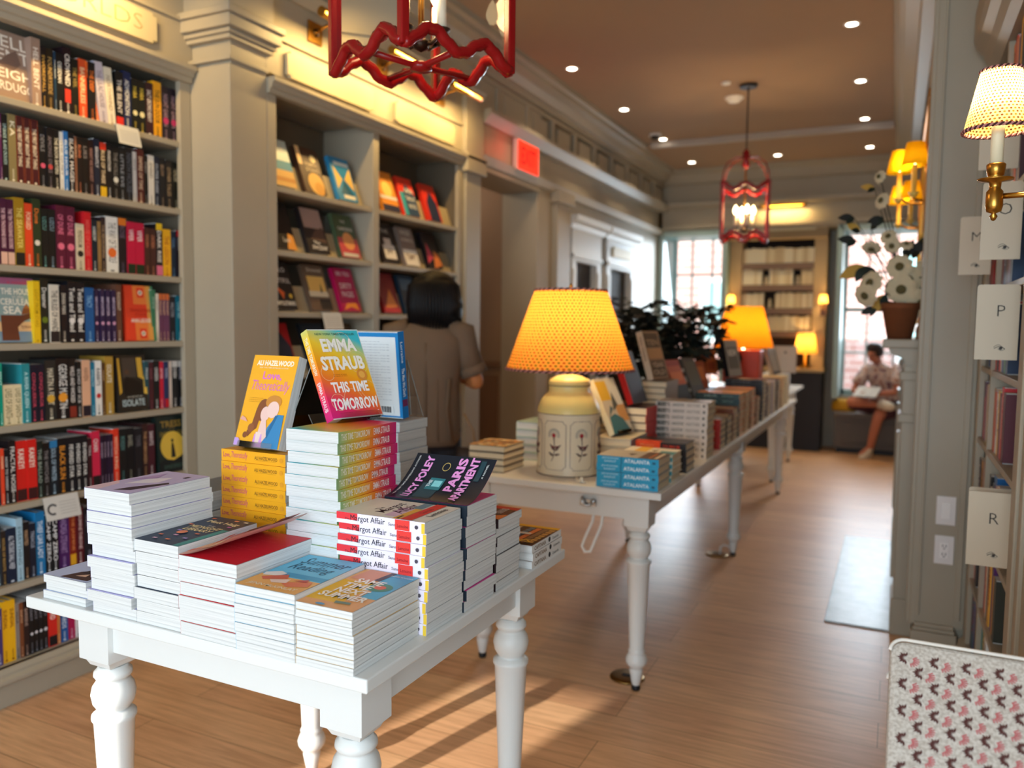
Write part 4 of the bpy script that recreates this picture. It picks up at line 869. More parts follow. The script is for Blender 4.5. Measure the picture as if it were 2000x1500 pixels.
# ---- second bookcase: face-out books on sloped rests
B2 = [  # px0, row, words, base, items
(4, 4, 'pale beach scene, leftmost of left bay, top row', '#cfe0dc', [('rect', '#e0b060', 0, 0, 1, .35), ('rect', '#4a90b0', 0, .35, 1, .55), ('rect', '#c88a3a', 0, .1, 1, .2), ('text', '#ffffff', 'BEACH', .2, .75, .8, .85)], 527, 6, 0),
(0, 0, 'brown book with gold swirl and seal, left bay top row', '#4a3226', [('disc', '#e8b45a', .6, .22, .36), ('disc', '#d89a3a', .7, .12, .22), ('disc', '#f0d8a0', .72, .78, .13), ('text', '#e8d0a8', 'ROMAN', .3, .6, .8, .68), ('text', '#e8d0a8', 'STORIES', .28, .48, .85, .56), ('rect', '#f0c890', 0, .6, .18, 1)], 591, 6, 0),
(0, 0, 'blue and yellow book with hourglass, left bay top row', '#2f86b8', [('poly', '#f0c060', [(.1, .25), (.45, .5), (.1, .8)]), ('poly', '#f0c060', [(.95, .25), (.55, .5), (.95, .8)]), ('poly', '#1a5a78', [(.2, .15), (.85, .15), (.52, .48)]), ('rect', '#dfe8e8', .2, .82, .95, .9), ('rect', '#e8e0c8', .3, .05, .9, .14)], 656, 6, 0),
(0, 0, 'orange book with black edge, right bay top row leftmost', '#f09a38', [('rect', '#2a2e48', 0, 0, 1, .16), ('disc', '#f8d870', .5, .55, .3), ('rect', '#e8e4dc', 0, .3, 1, .38)], 744, 6, 1),
(0, 0, 'red and turquoise book with white title, right bay top row', '#e83c28', [('rect', '#38a8b8', 0, 0, .3, .6), ('poly', '#2a4a6a', [(.25, 0), (1, 0), (1, .55), (.5, .85), (.25, .6)]), ('text', '#f4f0e8', 'OPEN', .35, .6, .9, .72), ('text', '#f4f0e8', 'THROAT', .32, .4, .95, .52), ('text', '#f4f0e8', 'NOVEL', .4, .2, .9, .32)], 786, 6, 1),
(0, 0, 'red book with dark navy arch, right bay top row', '#d8301e', [('poly', '#1c2a4a', [(.2, 0), (.9, 0), (.9, .5), (.55, .85), (.2, .5)])], 832, 6, 1),
(0, 0, 'black book with orange figure, left bay second row', '#1d1a1c', [('poly', '#e08a30', [(0, .5), (.45, .6), (.5, 1), (0, 1)]), ('poly', '#f0a040', [(.6, 0), (1, 0), (.95, .3), (.75, .35)]), ('text', '#e0d8d0', 'Loot', .5, .15, .8, .25)], 527, 5, 0),
(0, 0, 'dark book with grey mountain and white title, left bay second row', '#2a2426', [('rect', '#a88a80', .05, .55, .95, .98), ('poly', '#5a4238', [(.2, .3), (.95, .25), (.9, .6), (.5, .5)]), ('text', '#f0ece8', 'The', .3, .2, .6, .27), ('text', '#f0ece8', 'SPACESHIP', .2, .08, .9, .17)], 598, 5, 0),
(0, 0, 'green and red book with fruit, left bay second row', '#4a5a40', [('rect', '#c84a50', 0, 0, 1, .45), ('disc', '#f0a060', .55, .38, .3), ('rect', '#d8d0c0', .1, .02, .9, .1), ('text', '#e8e4d8', 'THE', .35, .8, .6, .86), ('text', '#e8e4d8', 'GARDENS', .15, .62, .9, .7)], 662, 5, 0),
(0, 0, 'dark book with white jar, right bay second row', '#2e2828', [('rect', '#f0e8e0', .15, .1, .85, .45), ('rect', '#e8dcd4', .3, .45, .7, .62), ('text', '#2a2420', 'JAR', .3, .2, .7, .36), ('text', '#d8d0c8', 'THE', .2, .75, .7, .85)], 745, 5, 1),
(0, 0, 'grey book with white lower half, right bay second row', '#8a7a72', [('rect', '#f0e8de', .05, .0, .95, .42), ('text', '#e0d6cc', 'WISE', .15, .8, .8, .92), ('text', '#d8ccc0', 'ANIMALS', .1, .62, .9, .72), ('text', '#7a5a4a', 'TEMPT', .15, .15, .85, .3)], 787, 5, 1),
(0, 0, 'black book with pink and orange dancer, right bay second row', '#1e1618', [('poly', '#c8405a', [(0, .1), (.5, .3), (.2, .7)]), ('poly', '#e0803a', [(.4, 0), (1, .1), (.9, .4), (.6, .5)])], 833, 5, 1),
(0, 0, 'black book with red flash and white title, left bay third row', '#211a1c', [('text', '#f0e8e4', 'HELLO', .2, .78, .85, .88), ('text', '#f0e8e4', 'BEAUTIFUL', .08, .55, .95, .65), ('poly', '#d84a28', [(.15, .85), (.6, .95), (.2, .45)]), ('poly', '#e8682a', [(.25, .5), (.6, .35), (.5, .2)]), ('text', '#f4f0ec', 'NAPOLITANO', .08, .08, .95, .17), ('disc', '#e8c040', .82, .28, .07)], 529, 4, 0),
(0, 0, 'sepia book with yellow haze and dark figure, left bay third row', '#6a5444', [('rect', '#e8b860', .1, .4, .9, .75), ('rect', '#e0d0b0', .05, .3, .95, .42), ('rect', '#2a201c', .45, .02, .98, .25), ('poly', '#2e2420', [(.6, .4), (.7, .4), (.68, .62)]), ('text', '#d8c8b0', 'Drowned', .2, .85, .85, .93)], 604, 4, 0),
(0, 0, 'magenta book with pale title, left bay third row', '#b81450', [('text', '#f0d0d8', 'EMILY FIELD', .15, .82, .85, .92), ('text', '#f8e0e0', 'DIRTY', .2, .52, .8, .65), ('text', '#f8e0e0', 'PAGES', .2, .33, .8, .46), ('poly', '#f09030', [(.1, .03), (.5, .1), (.9, .03), (.8, .2), (.3, .18)])], 663, 4, 0),
(0, 0, 'red book with flame shapes, right bay third row, left of the head', '#8a1a1e', [('poly', '#e08030', [(.1, .1), (.9, .15), (.6, .6), (.4, .4)]), ('rect', '#c02828', 0, 0, 1, .12)], 746, 4, 1),
(0, 0, 'dark blue book behind the dark bobbed hair, right bay third row', '#26384a', [('rect', '#48627a', .1, .6, .9, .9)], 788, 4, 1),
(0, 0, 'grey-green book behind the dark bobbed hair, right bay third row', '#4a4e48', [('text', '#c8c8c0', 'QUIET', .2, .6, .8, .75)], 833, 4, 1),
(0, 0, 'red book with dark navy arch, left bay fourth row', '#b0141c', [('poly', '#141c38', [(.1, 0), (.95, 0), (.95, .5), (.52, .9), (.1, .5)])], 529, 3, 0),
(0, 0, 'dark book in the left bay fourth row behind the rainbow book', '#20242a', [('text', '#a8b0b8', 'THE LAKE', .15, .6, .85, .75)], 602, 3, 0),
(0, 0, 'brown book in the left bay fourth row behind the blue-edged book', '#54402e', [('disc', '#c8a060', .5, .5, .3)], 662, 3, 0),
]
REST_M = mat('#b8a888', 0.55)
for i, (_, _, words, base, items, px, zi, bay) in enumerate(B2):
    pyb = {6: 385, 5: 505, 4: 612, 3: 720}[zi]; X = XB2-0.06
    y0 = on_x(px, pyb, X).y; z0 = B2Z[zi]; lean = R(19)
    dims = (0.165, 0.245, 0.026)
    M = frame((X, y0, z0+0.006), (0, 1, 0), (-math.sin(lean), 0, math.cos(lean)), (math.cos(lean), 0, math.sin(lean)))
    book('hardback_book', 'face-out '+words, M, dims, (mat(base, 0.35), mat(base, 0.35)), hard=True, print_me=cover_print(dims, items))
for zi in (6, 5, 4, 3):
    for bay, (a, e) in enumerate(((2.86, 3.643), (3.702, 4.618))):
        lean = R(19); b = MB(); s, c = math.sin(lean), math.cos(lean); oy, oz = a-2.832, B2Z[zi]
        b.prism_y([(-0.072, oz+0.0), (-0.064, oz+0.0), (-0.064-0.14*s, oz+0.14*c), (-0.072-0.14*s, oz+0.14*c)], oy, oy+e-a, REST_M)
        b.box(-0.064, -0.024, oy, oy+e-a, oz+0.0005, oz+0.005, REST_M); b.build('book_rest', BC2)
# ================================================================== tables
def leg_mesh():
    b = MB(); k = 1.02
    b.box(-0.0475, 0.0475, -0.0475, 0.0475, 0.648, 0.774, TABLE_W)
    b.lathe([(0.03, 0.622), (0.046, 0.630), (0.0475*1.25, 0.650)], TABLE_W, 4, M=Matrix.Rotation(PI/4, 4, 'Z'), smooth=False)
    b.lathe([(r, z*k) for r, z in ((0.030, 0.613), (0.034, 0.606), (0.040, 0.600), (0.041, 0.592), (0.037, 0.586), (0.033, 0.583), (0.036, 0.578), (0.044, 0.566), (0.0475, 0.549), (0.044, 0.530), (0.036, 0.517), (0.032, 0.512), (0.038, 0.509), (0.047, 0.502), (0.0475, 0.494), (0.043, 0.486), (0.029, 0.165), (0.031, 0.158), (0.034, 0.153), (0.030, 0.147), (0.036, 0.138), (0.042, 0.121), (0.040, 0.108), (0.031, 0.094), (0.024, 0.088), (0.0265, 0.080), (0.016, 0.024), (0.012, 0.018))], TABLE_W, 28)
    return b.mesh('leg')
LEG = leg_mesh()
_t = MB(); _t.lathe([(0.0, 0.0), (0.014, 0.001), (0.0165, 0.006), (0.0165, 0.018), (0.014, 0.0215), (0.0, 0.022)], BLACK, 18); TIP = _t.mesh('foot_tip')
def table(name, label, x0, x1, y0, y1, legy):
    d = thing(name, label, 'table', (0, 0, 0))
    b = MB(); b.box(x0, x1, y0, y1, 0.774, 0.80, TABLE_W); b.build('tabletop', d, bevel=0.003)
    xa, xb = x0+0.117, x1-0.112
    for y in legy:
        for x in (xa, xb):
            o = inst('leg', LEG, d); o.location = (x, y, 0); inst('foot_tip', TIP, o)
    ya, yb = legy[0], legy[-1]
    for q in ((xa+0.047, xb-0.047, ya-0.035, ya-0.012), (xa+0.047, xb-0.047, yb+0.012, yb+0.035), (xa-0.035, xa-0.012, ya+0.047, yb-0.047), (xb+0.012, xb+0.035, ya+0.047, yb-0.047)):
        b = MB(); b.box(*q, 0.672, 0.7745, TABLE_W); b.build('apron', d, bevel=0.002)
    return d
table('display_table', 'white turned-leg table in front carrying the white paperback stacks', -1.683, -0.779, 1.067, 1.96, (1.187, 1.862))
T2 = table('display_table', 'long white turned-leg table behind, carrying the patterned lamp', -1.635, -0.737, 2.775, 7.08, (2.895, 4.92, 6.96))
table('display_table', 'white turned-leg table at the far end, half hidden by books', -1.75, -0.86, 7.35, 8.85, (7.47, 8.72))
CHROME = mat('#b8babc', 0.2, 1.0)
b = MB(); b.tube([(-1.06, 2.852, 0.735), (-1.06, 2.838, 0.742), (-1.06, 2.832, 0.728), (-1.055, 2.835, 0.715), (-1.04, 2.84, 0.712), (-1.02, 2.842, 0.722)], 0.005, CHROME); b.box(-1.075, -1.01, 2.848, 2.856, 0.708, 0.735, CHROME); b.lathe([(0, 0), (0.01, 0.002), (0.012, 0.008), (0, 0.012)], CHROME, 12, (-1.02, 2.84, 0.728), axis='y'); b.build('latch', T2)
o = MB(); o.tube([(-1.03, 2.90, 0.70), (-1.035, 2.885, 0.64), (-1.06, 2.88, 0.58), (-1.075, 2.88, 0.54), (-1.062, 2.88, 0.518), (-1.04, 2.88, 0.522), (-1.025, 2.882, 0.56), (-1.0, 2.89, 0.63), (-0.995, 2.90, 0.70)], 0.006, WHITE, 8)
tag(o.build('power_cord'), 'white cord hanging in a loop under the long table', 'cord')
for px, py, lab, g in ((1225, 1322, 'round brass floor outlet beside the front leg of the long table', 0), (1400, 1083, 'round brass floor outlet beside the middle leg of the long table', 1)):
    p = on_z(px, py, 0); d = thing('floor_outlet', lab, 'floor outlet', p)
    b = MB(); b.lathe([(0.0, 0.006), (0.05, 0.007), (0.066, 0.005), (0.07, 0.0)], mat('#8a6a3a', 0.3, 1.0), 28); b.build('cover_plate', d)
    b = MB(); b.box(-0.02, 0.02, -0.008, 0.008, 0.0065, 0.009, BLACK); b.build('slot_cover', d)
    if g:
        c = MB(); c.tube([(0.02, 0, 0.008), (0.02, 0.005, 0.05), (0.04, 0.02, 0.062), (0.07, 0.03, 0.05), (0.08, 0.04, 0.006)], 0.005, WHITE); tag(c.build('power_cord'), 'short white cord bent out of the second floor outlet', 'cord').location = p

# ================================================================== stacks
def place_words(i, n): 
    k = n-i                                  # 1 = top
    return 'topmost' if k == 1 else ('lowest' if i == 0 else ORD[k]+' from top')
def stack(words, where, n, x0, y0, deg, dims, mats, z=0.80, hard=False, pages=None, jit=0.002, spine_me=None, top_me=None, kind=None, skew=0.012, tvar=0.0):
    w, h, t = dims; out = []; rnd = random.Random(words); zz = z
    for i in range(n):
        ox, oy = {0: (x0, y0), 90: (x0+h, y0), 180: (x0+w, y0+h), 270: (x0, y0+w)}[deg]
        M = flat((ox+rnd.uniform(-jit, jit), oy+rnd.uniform(-jit, jit), zz), deg+rnd.uniform(-skew, skew)*57)
        tt = t
        r = book(kind or ('hardback_book' if hard else 'paperback_book'), '%s, %s, %s' % (words, place_words(i, n), where), M, (w, h, tt), mats, hard=hard, pages=pages, spine_me=spine_me, print_me=top_me if i == n-1 else None)
        out.append(r); zz += tt+0.0004
    return out, zz
FT, LT = 'front table', 'long table'
def plain(c): return (mat(c, 0.35),)
# --- front table, front row
d1 = (0.135, 0.205, 0.0178)
stack('white-edged paperback with pale blue cover', 'left end of front table', 3, -1.636, 1.078, 0, d1, plain('#b9c6ea'), jit=0.006, top_me=cover_print(d1, [('rect', '#c6d2f4', 0, 0, 1, 1), ('poly', '#4a3438', [(.35, .02), (.95, .04), (.9, .2), (.6, .3), (.45, .22)]), ('poly', '#2a2230', [(.5, .2), (.7, .2), (.66, .42), (.55, .4)]), ('poly', '#e8c0a8', [(.55, .1), (.75, .12), (.7, .2)]), ('text', '#ffffff', 'Summer', .1, .75, .9, .88)]))
d2 = (0.132, 0.205, 0.0232)
stack('white-edged paperback with lilac cover', 'left on front table', 11, -1.478, 1.072, 0, d2, plain('#b9b2e6'), jit=0.005, top_me=cover_print(d2, [('rect', '#cfc6f0', 0, 0, 1, 1), ('poly', '#f0d0e0', [(0, 0), (.3, 0), (.2, .3), (0, .4)]), ('poly', '#2a2440', [(.55, .05), (.8, .12), (.95, .5), (.85, .55), (.6, .2)]), ('poly', '#f4f0ff', [(.3, .3), (.7, .5), (.6, .75), (.3, .6)]), ('poly', '#b8a0d8', [(.1, .45), (.4, .65), (.2, .9)]), ('rect', '#2a2440', .75, .78, .82, .86)]))
d3 = (0.123, 0.207, 0.0238)
stack('white-edged paperback with dark starry cover', 'second of front row, front table', 7, -1.344, 1.073, 0, d3, plain('#22304a'), jit=0.003, top_me=cover_print(d3, [('rect', '#20304c', 0, 0, 1, 1), ('rect', '#2c8c8c', .86, .0, 1, .62), ('text', '#f2e0b0', 'Matt Haig', .18, .76, .88, .86, .02), ('text', '#e8e0d0', 'THE', .42, .66, .58, .69, 0), ('text', '#f2dca0', 'MIDNIGHT', .16, .56, .84, .64, .02), ('text', '#f2dca0', 'LIBRARY', .2, .46, .8, .54, .02)] + [('rect', c, u, v, u+.09, v+.03) for c, u, v in (('#e87a4a', .1, .9), ('#e8956a', .6, .92), ('#c86ab0', .8, .7), ('#e87a4a', .05, .62), ('#b090d8', .2, .4), ('#e87a4a', .66, .37), ('#d8a0c0', .4, .25), ('#e87a4a', .15, .2), ('#b090d8', .7, .2), ('#e87a4a', .5, .1), ('#e0b0c8', .25, .08), ('#e8e0d0', .85, .9))] + [('disc', '#f08858', .40, .36, .09)]))
d4 = (0.147, 0.208, 0.0255)
red4 = '#d8152c'
s4, z4 = stack('white-edged paperback with red first page', 'middle of front row, front table', 6, -1.218, 1.068, 0, d4, (mat('#d88a90', 0.4), mat(red4, 0.4)), jit=0.003, top_me=cover_print(d4, [('rect', red4, 0, 0, 1, 1)] + [('text', '#e8606c', 'PRAISE FOR THE NOVEL', .12, .9-.1*k, .55+.3*((k*7) % 3)/3, .915-.1*k, 0) for k in range(8)]))
def curled(parent, name, w, h, z, m_out, m_in, f, prints=None, y0=0.0):
    """a front cover lifted along its free edge: f(u) gives the lift over the page at 0..1 of the width"""
    b = MB(); n = 12; pts = [(u/n*w, f(u/n)) for u in range(n+1)]
    for side, m, dz in ((0, m_out, 0.0006), (1, m_in, 0.0)):
        vs = [(x, y, z+dz+zz) for x, zz in pts for y in (0, h)]
        b.add(vs, [(2*i, 2*i+2, 2*i+3, 2*i+1) if not side else (2*i, 2*i+1, 2*i+3, 2*i+2) for i in range(n)], m, True)
    o = b.build(name, parent, fix=False)
    if prints:
        p = MB(); fl = []
        for it in prints:
            if it[0] == 'rect':
                _, c_, u0, v0, u1, v1 = it; k_ = max(1, int((u1-u0)/0.05))
                fl += [('rect', c_, u0+(u1-u0)*q/k_, v0, u0+(u1-u0)*(q+1)/k_, v1) for q in range(k_)]
            else: fl.append(it)
        me = cover_print((w, h, 0), fl)
        for poly in me.polygons: p.add([(lambda v: (v.x, v.y, z+0.0009+v.z*0.8+(lambda u: f(max(0, min(1, u))))(v.x/w)))(me.vertices[i].co) for i in poly.vertices], [tuple(range(len(poly.vertices)))], me.materials[poly.material_index])
        p.build('cover_print', o, fix=False)
    return o
curled(s4[-1], 'lifted_cover', 0.140, 0.206, 0.0262, mat('#e8a088', 0.35), mat('#e8b8a8', 0.4), lambda u: 0.052*u**1.5, [('rect', '#f0b890', 0, .2, 1, .5), ('rect', '#d87a80', 0, .62, 1, .9), ('rect', '#e86a50', .1, .03, .9, .12)])
d5 = (0.138, 0.206, 0.0173)
stack('white-edged paperback with blue and orange beach cover', 'front row of front table', 7, -1.069, 1.062, 0, d5, plain('#59b8dc'), jit=0.002, top_me=cover_print(d5, [('rect', '#6cc6e8', 0, .34, 1, 1), ('rect', '#3aa0cc', .3, .36, 1, .46), ('rect', '#f2b25a', 0, 0, 1, .34), ('text', '#0f5a78', 'Summer', .14, .74, .94, .92, .005, .25), ('text', '#0f5a78', 'Reading', .14, .52, .86, .72, .005, .25), ('poly', '#f0e8e0', [(.02, .38), (.2, .46), (.34, .42), (.3, .34), (.06, .3)]), ('poly', '#d8603a', [(.1, .26), (.4, .4), (.5, .3), (.2, .2)]), ('poly', '#e87a4a', [(.5, .2), (.9, .32), (.96, .2), (.7, .12)]), ('poly', '#f4d8c8', [(.3, .22), (.56, .3), (.6, .2), (.4, .16)]), ('poly', '#c84a30', [(.62, .28), (.8, .36), (.84, .28)]), ('text', '#f8e8c8', 'JENN McKINLAY', .12, .04, .92, .11, .015)]))
d6 = (0.124, 0.206, 0.0137)
stack('white-edged paperback with yellow and blue cover', 'right corner of front table', 8, -0.931, 1.067, 0, d6, plain('#f0b43c'), jit=0.0015, top_me=cover_print(d6, [('rect', '#f0b070', 0, 0, 1, 1), ('rect', '#f2bc10', 0, .12, .62, .66), ('rect', '#4fb6dc', .55, .5, 1, 1), ('rect', '#4fb6dc', .72, .32, 1, .6), ('poly', '#e89a78', [(.05, .72), (.5, .7), (.55, 1), (.1, 1)]), ('poly', '#4a3038', [(.45, .74), (.56, .74), (.6, 1), (.5, 1)]), ('disc', '#3f8a6a', .74, .60, .2, .105), ('disc', '#e8663a', .74, .60, .1, .05), ('text', '#fffaf0', 'SAME', .22, .62, .72, .74, .03), ('text', '#fffaf0', 'TIME', .16, .48, .66, .60, .03), ('text', '#fffaf0', 'NEXT', .2, .34, .76, .46, .03), ('text', '#fffaf0', 'SUMMER', .1, .2, .92, .32, .03), ('poly', '#6a8a78', [(.55, .1), (.8, .12), (.78, .16), (.52, .15)]), ('disc', '#4a9ac8', .4, .03, .08, .02), ('text', '#d8eef4', 'ANNABEL MONAGHAN', .58, .9, .98, .93, .01)]))
# --- right side: spines to the viewer
d7 = (0.139, 0.208, 0.0218)
sp7 = spine_print(d7, [('#rect', '#e8343c', .0, .245, .0, 1.0), ('#rect', '#efe6f2', .0, .245, .0, .36), ('The', '#3a3440', .10, .155, .34, .55, 0), ('Margot Affair', '#26222c', .165, .56, .16, .86, .0), ('Sanae', '#5a5460', .60, .70, .34, .62, 0), ('#rect', '#e83a34', .675, .835, .05, .98), ('Lemoine', '#8a1420', .70, .82, .28, .58, .01), ('#disc', '#4a4450', .895, .925, .32, .68), ('#rect', '#f2c838', .965, 1.0, .0, .9)])
cp7 = cover_print(d7, [('rect', '#efece2', 0, 0, 1, 1), ('text', '#2a2630', 'The', .34, .66, .5, .72, .01), ('text', '#2a2630', 'Margot', .22, .52, .84, .66, .015), ('rect', '#e6c8e0', .1, .34, .62, .5), ('text', '#5a2440', 'Affair', .28, .38, .84, .52, .015), ('rect', '#f2b838', .0, .28, .62, .36), ('poly', '#2a2a30', [(.02, .3), (.2, .31), (.18, .33), (.03, .33)]), ('rect', '#7a98a8', .62, .3, .98, .4), ('rect', '#e8382a', 0, .15, 1, .27), ('text', '#b01a18', 'Sanae', .4, .18, .7, .24, .02), ('text', '#3a3a40', 'Lemoine', .3, .05, .78, .12, .02)])
s7, _ = stack('white-spined paperback with red bands and black serif title', 'front table', 10, -0.999, 1.276, 90, d7, (mat('#f0e6f4', 0.35), mat('#f0e6f0', 0.4)), jit=0.004, spine_me=sp7, top_me=cp7)
d8 = (0.136, 0.205, 0.0222)
s8, _ = stack('white-edged paperback with dark teal cover', 'right edge of front table', 10, -0.992, 1.420, 90, d8, (mat('#182430', 0.4), mat('#d0308c', 0.4)), jit=0.004, top_me=None)
curled(s8[-1], 'lifted_cover', 0.136, 0.205, 0.0226, mat('#16222e', 0.3), mat('#d03c94', 0.4), lambda u: 0.0+0.075*u**1.8, [('rect', '#1e4450', .1, .5, .5, .72), ('rect', '#1e4450', .62, .1, .95, .16), ('rect', '#2a7a84', .35, .48, .6, .66), ('rect', '#8ad8dc', .42, .5, .55, .6), ('text', '#e8f0f0', 'NEW YORK TIMES BESTSELLING AUTHOR', .1, .93, .95, .95, .01), ('text', '#f0a0e0', 'LUCY FOLEY', .06, .74, .96, .84, .04), ('text', '#e8f0f0', 'THE', .4, .62, .55, .66, .02), ('text', '#f0a0e0', 'PARIS', .34, .32, .96, .43, .04), ('text', '#f0a0e0', 'APARTMENT', .08, .18, .98, .28, .04), ('text', '#e8f0f0', 'A NOVEL', .66, .06, .9, .08, .02), ('ring', '#d8c070', .8, .55, .07, .01)])
d9 = (0.124, 0.203, 0.0202)
stack('white-edged paperback with black and red cover', 'right edge of front table', 8, -0.989, 1.564, 90, d9, plain('#2a1a1c'), jit=0.004, top_me=cover_print(d9, [('rect', '#c83a2a', .8, 0, 1, 1), ('text', '#d8b870', 'ONE OF', .3, .3, .7, .42, .02), ('text', '#e0d8d0', 'OUR KIND', .45, .1, .85, .2, .02), ('poly', '#e0803a', [(0, 0), (.4, 0), (.2, .2)])]))
d10 = (0.118, 0.187, 0.0195)
sp10 = spine_print(d10, [('CAPITANA', '#7a5a30', .08, .46, .22, .78, .02), ('#disc', '#2a2a2a', .52, .64, .2, .9), ('Cassandra', '#5a5a58', .68, .9, .3, .65, .01)])
stack('thick white-spined book with crowded brown cover', 'far corner of front table', 3, -0.900, 1.752, 180, d10, (mat('#eceae6', 0.35), mat('#6a4a34', 0.4)), jit=0.003, spine_me=sp10, top_me=cover_print(d10, [('rect', '#5a3e2e', 0, 0, 1, 1), ('rect', '#f0b820', 0, 0, 1, .1)] + [('rect', ('#c89850', '#8a6a4a', '#e07a40', '#6a8aa0', '#3a2a24', '#d8b080')[k % 6], .04+.16*(k % 6), .14+.12*(k//6), .04+.16*(k % 6)+.13, .14+.12*(k//6)+.08+.02*(k % 3)) for k in range(42)] + [('text', '#f0c040', 'SAGA', .1, .82, .9, .95, .02), ('rect', '#d8d0c4', .35, .5, .65, .58)]))
# --- back of the front table
def emma_cover():
    m, nt, bs, L = nodes_mat('sunset_cover'); tc = N(nt, 'ShaderNodeTexCoord'); sx = N(nt, 'ShaderNodeSeparateXYZ'); L(tc.outputs['Object'], sx.inputs[0])
    mr = N(nt, 'ShaderNodeMath'); mr.operation = 'MULTIPLY_ADD'; mr.inputs[1].default_value = 0.84/0.216; mr.inputs[2].default_value = 0; L(sx.outputs['Y'], mr.inputs[0])
    mx = N(nt, 'ShaderNodeMath'); mx.operation = 'MULTIPLY_ADD'; mx.inputs[1].default_value = 2.1; L(sx.outputs['X'], mx.inputs[0]); L(mr.outputs[0], mx.inputs[2])
    r = ramp(nt, [(0.02, '#d8247c'), (0.20, '#ee2e62'), (0.38, '#f87030'), (0.56, '#fca41c'), (0.74, '#f8cc34'), (0.90, '#b4d088'), (1.0, '#3cc0d0')])
    L(mx.outputs[0], r.inputs[0]); L(r.outputs[0], bs.inputs['Base Color']); bs.inputs['Roughness'].default_value = 0.35
    return m
EMMA = emma_cover()
def emma_spine():
    m, nt, bs, L = nodes_mat('sunset_spine'); tc = N(nt, 'ShaderNodeTexCoord'); sx = N(nt, 'ShaderNodeSeparateXYZ'); L(tc.outputs['Object'], sx.inputs[0])
    mr = N(nt, 'ShaderNodeMath'); mr.operation = 'MULTIPLY'; mr.inputs[1].default_value = 1/0.207; L(sx.outputs['Y'], mr.inputs[0])
    r = ramp(nt, [(0.0, '#c8186a'), (0.20, '#d83450'), (0.38, '#f0702c'), (0.60, '#f0a828'), (0.80, '#d4b848'), (0.94, '#a4b870'), (1.0, '#90b080')])
    L(mr.outputs[0], r.inputs[0]); L(r.outputs[0], bs.inputs['Base Color']); bs.inputs['Roughness'].default_value = 0.4
    return m
EMS = emma_spine()
d11 = (0.134, 0.207, 0.0234)
sp11 = spine_print(d11, [('THIS TIME TOMORROW', '#ece4cc', .04, .52, .20, .80, .015), ('EMMA STRAUB', '#f0dcd4', .58, .87, .18, .82, .015)])
stack('paperback with yellow-to-magenta spine', 'back middle of front table', 16, -1.137, 1.279, 180, d11, (EMS, EMMA), jit=0.004, spine_me=sp11)
d12 = (0.138, 0.195, 0.0271)
sp12 = spine_print(d12, [('Love,', '#c83c6a', .03, .145, .26, .76, .01), ('Theoretically', '#d8507a', .165, .42, .18, .86, .0, .3), ('ALI HAZELWOOD', '#8a5a1a', .53, .88, .36, .66, .01), ('#rect', '#b8801e', .55, .86, .28, .30), ('#disc', '#e89a20', .92, .96, .3, .7)])
stack('yellow-spined paperback with pink script', 'back left of front table', 11, -1.420, 1.372, 90, d12, plain('#f8ac20'), jit=0.003, spine_me=sp12)
d13 = (0.140, 0.208, 0.0257)
stack('white-edged paperback with blue and white cover', 'back right of front table', 13, -1.376, 1.745, 270, d13, plain('#c8d4e0'), jit=0.006)
stack('white-edged paperback with slate cover', 'back left corner of front table', 7, -1.668, 1.45, 0, (0.135, 0.205, 0.0243), plain('#5a606a'), jit=0.006)

# --- displayed books on clear stands
def easel(label, o, u, n, w, lean, h=0.15, kind='acrylic_stand'):
    """o: lower front-left corner of the cover, u: along the cover, n: out of the cover"""
    d = thing(kind, label, 'book stand', (0, 0, 0)); u, n = Vector(u).normalized(), Vector(n).normalized()
    v = -n*math.sin(lean)+Vector((0, 0, math.cos(lean))); nn = n*math.cos(lean)+Vector((0, 0, math.sin(lean)))
    b = MB(); o = Vector(o)
    def plate(p, a, bb, th, m=GLASS):
        t = a.cross(bb).normalized()*th
        vs = [p, p+a, p+a+bb, p+bb]; vs = vs+[q+t for q in vs]
        b.add(vs, [(0, 3, 2, 1), (4, 5, 6, 7), (0, 1, 5, 4), (1, 2, 6, 5), (2, 3, 7, 6), (3, 0, 4, 7)], m)
    back = o-nn*0.034+u*w*0.12
    plate(back, u*w*0.76, v*h, 0.002)
    plate(o-nn*0.034+u*w*0.12-v*0.003, u*w*0.76, nn*0.042, 0.002)
    plate(o+nn*0.007+u*w*0.12-v*0.003, u*w*0.76, v*0.014, 0.002)
    top = back+v*h; foot = Vector((top.x, top.y, 0))-n*0.075; foot.z = o.z-0.007
    plate(top, u*w*0.76, foot-top, 0.002)
    b.build('clear_panels', d)
    e = MB(); edge = mat('#c8d4d4', 0.15, key='edge')
    for s in (0, w*0.76):
        e.tube([back+u*s, back+u*s+v*h, foot+u*s], 0.0012, edge, 5)
    e.build('bright_edges', d)
    return d
def display(label, o, yaw, lean, s, t, mats, items, kind='paperback_book', w=0.138, h=0.208, flip=False, hard=False, sp=None, stand=None):
    u = Vector((math.cos(yaw), math.sin(yaw), 0)); n = Vector((math.sin(yaw), -math.cos(yaw), 0))
    v = -n*math.sin(lean)+Vector((0, 0, math.cos(lean))); nn = n*math.cos(lean)+Vector((0, 0, math.sin(lean)))
    w, h = w*s, h*s; dims = (w, h, t)
    if flip:                                  # back cover towards the viewer, spine at the right
        M = frame(Vector(o)+u*w-nn*0, -u, v, -nn); 
    else: M = frame(Vector(o)-nn*t, u, v, nn)
    r = book(kind, label, M, dims, mats, hard=hard, print_me=cover_print(dims, items, back=flip) if items else None, spine_me=spine_print(dims, sp) if sp else None)
    if stand: easel(stand, o if not flip else Vector(o)-nn*t, u, n if not flip else n, w, lean)
    return r
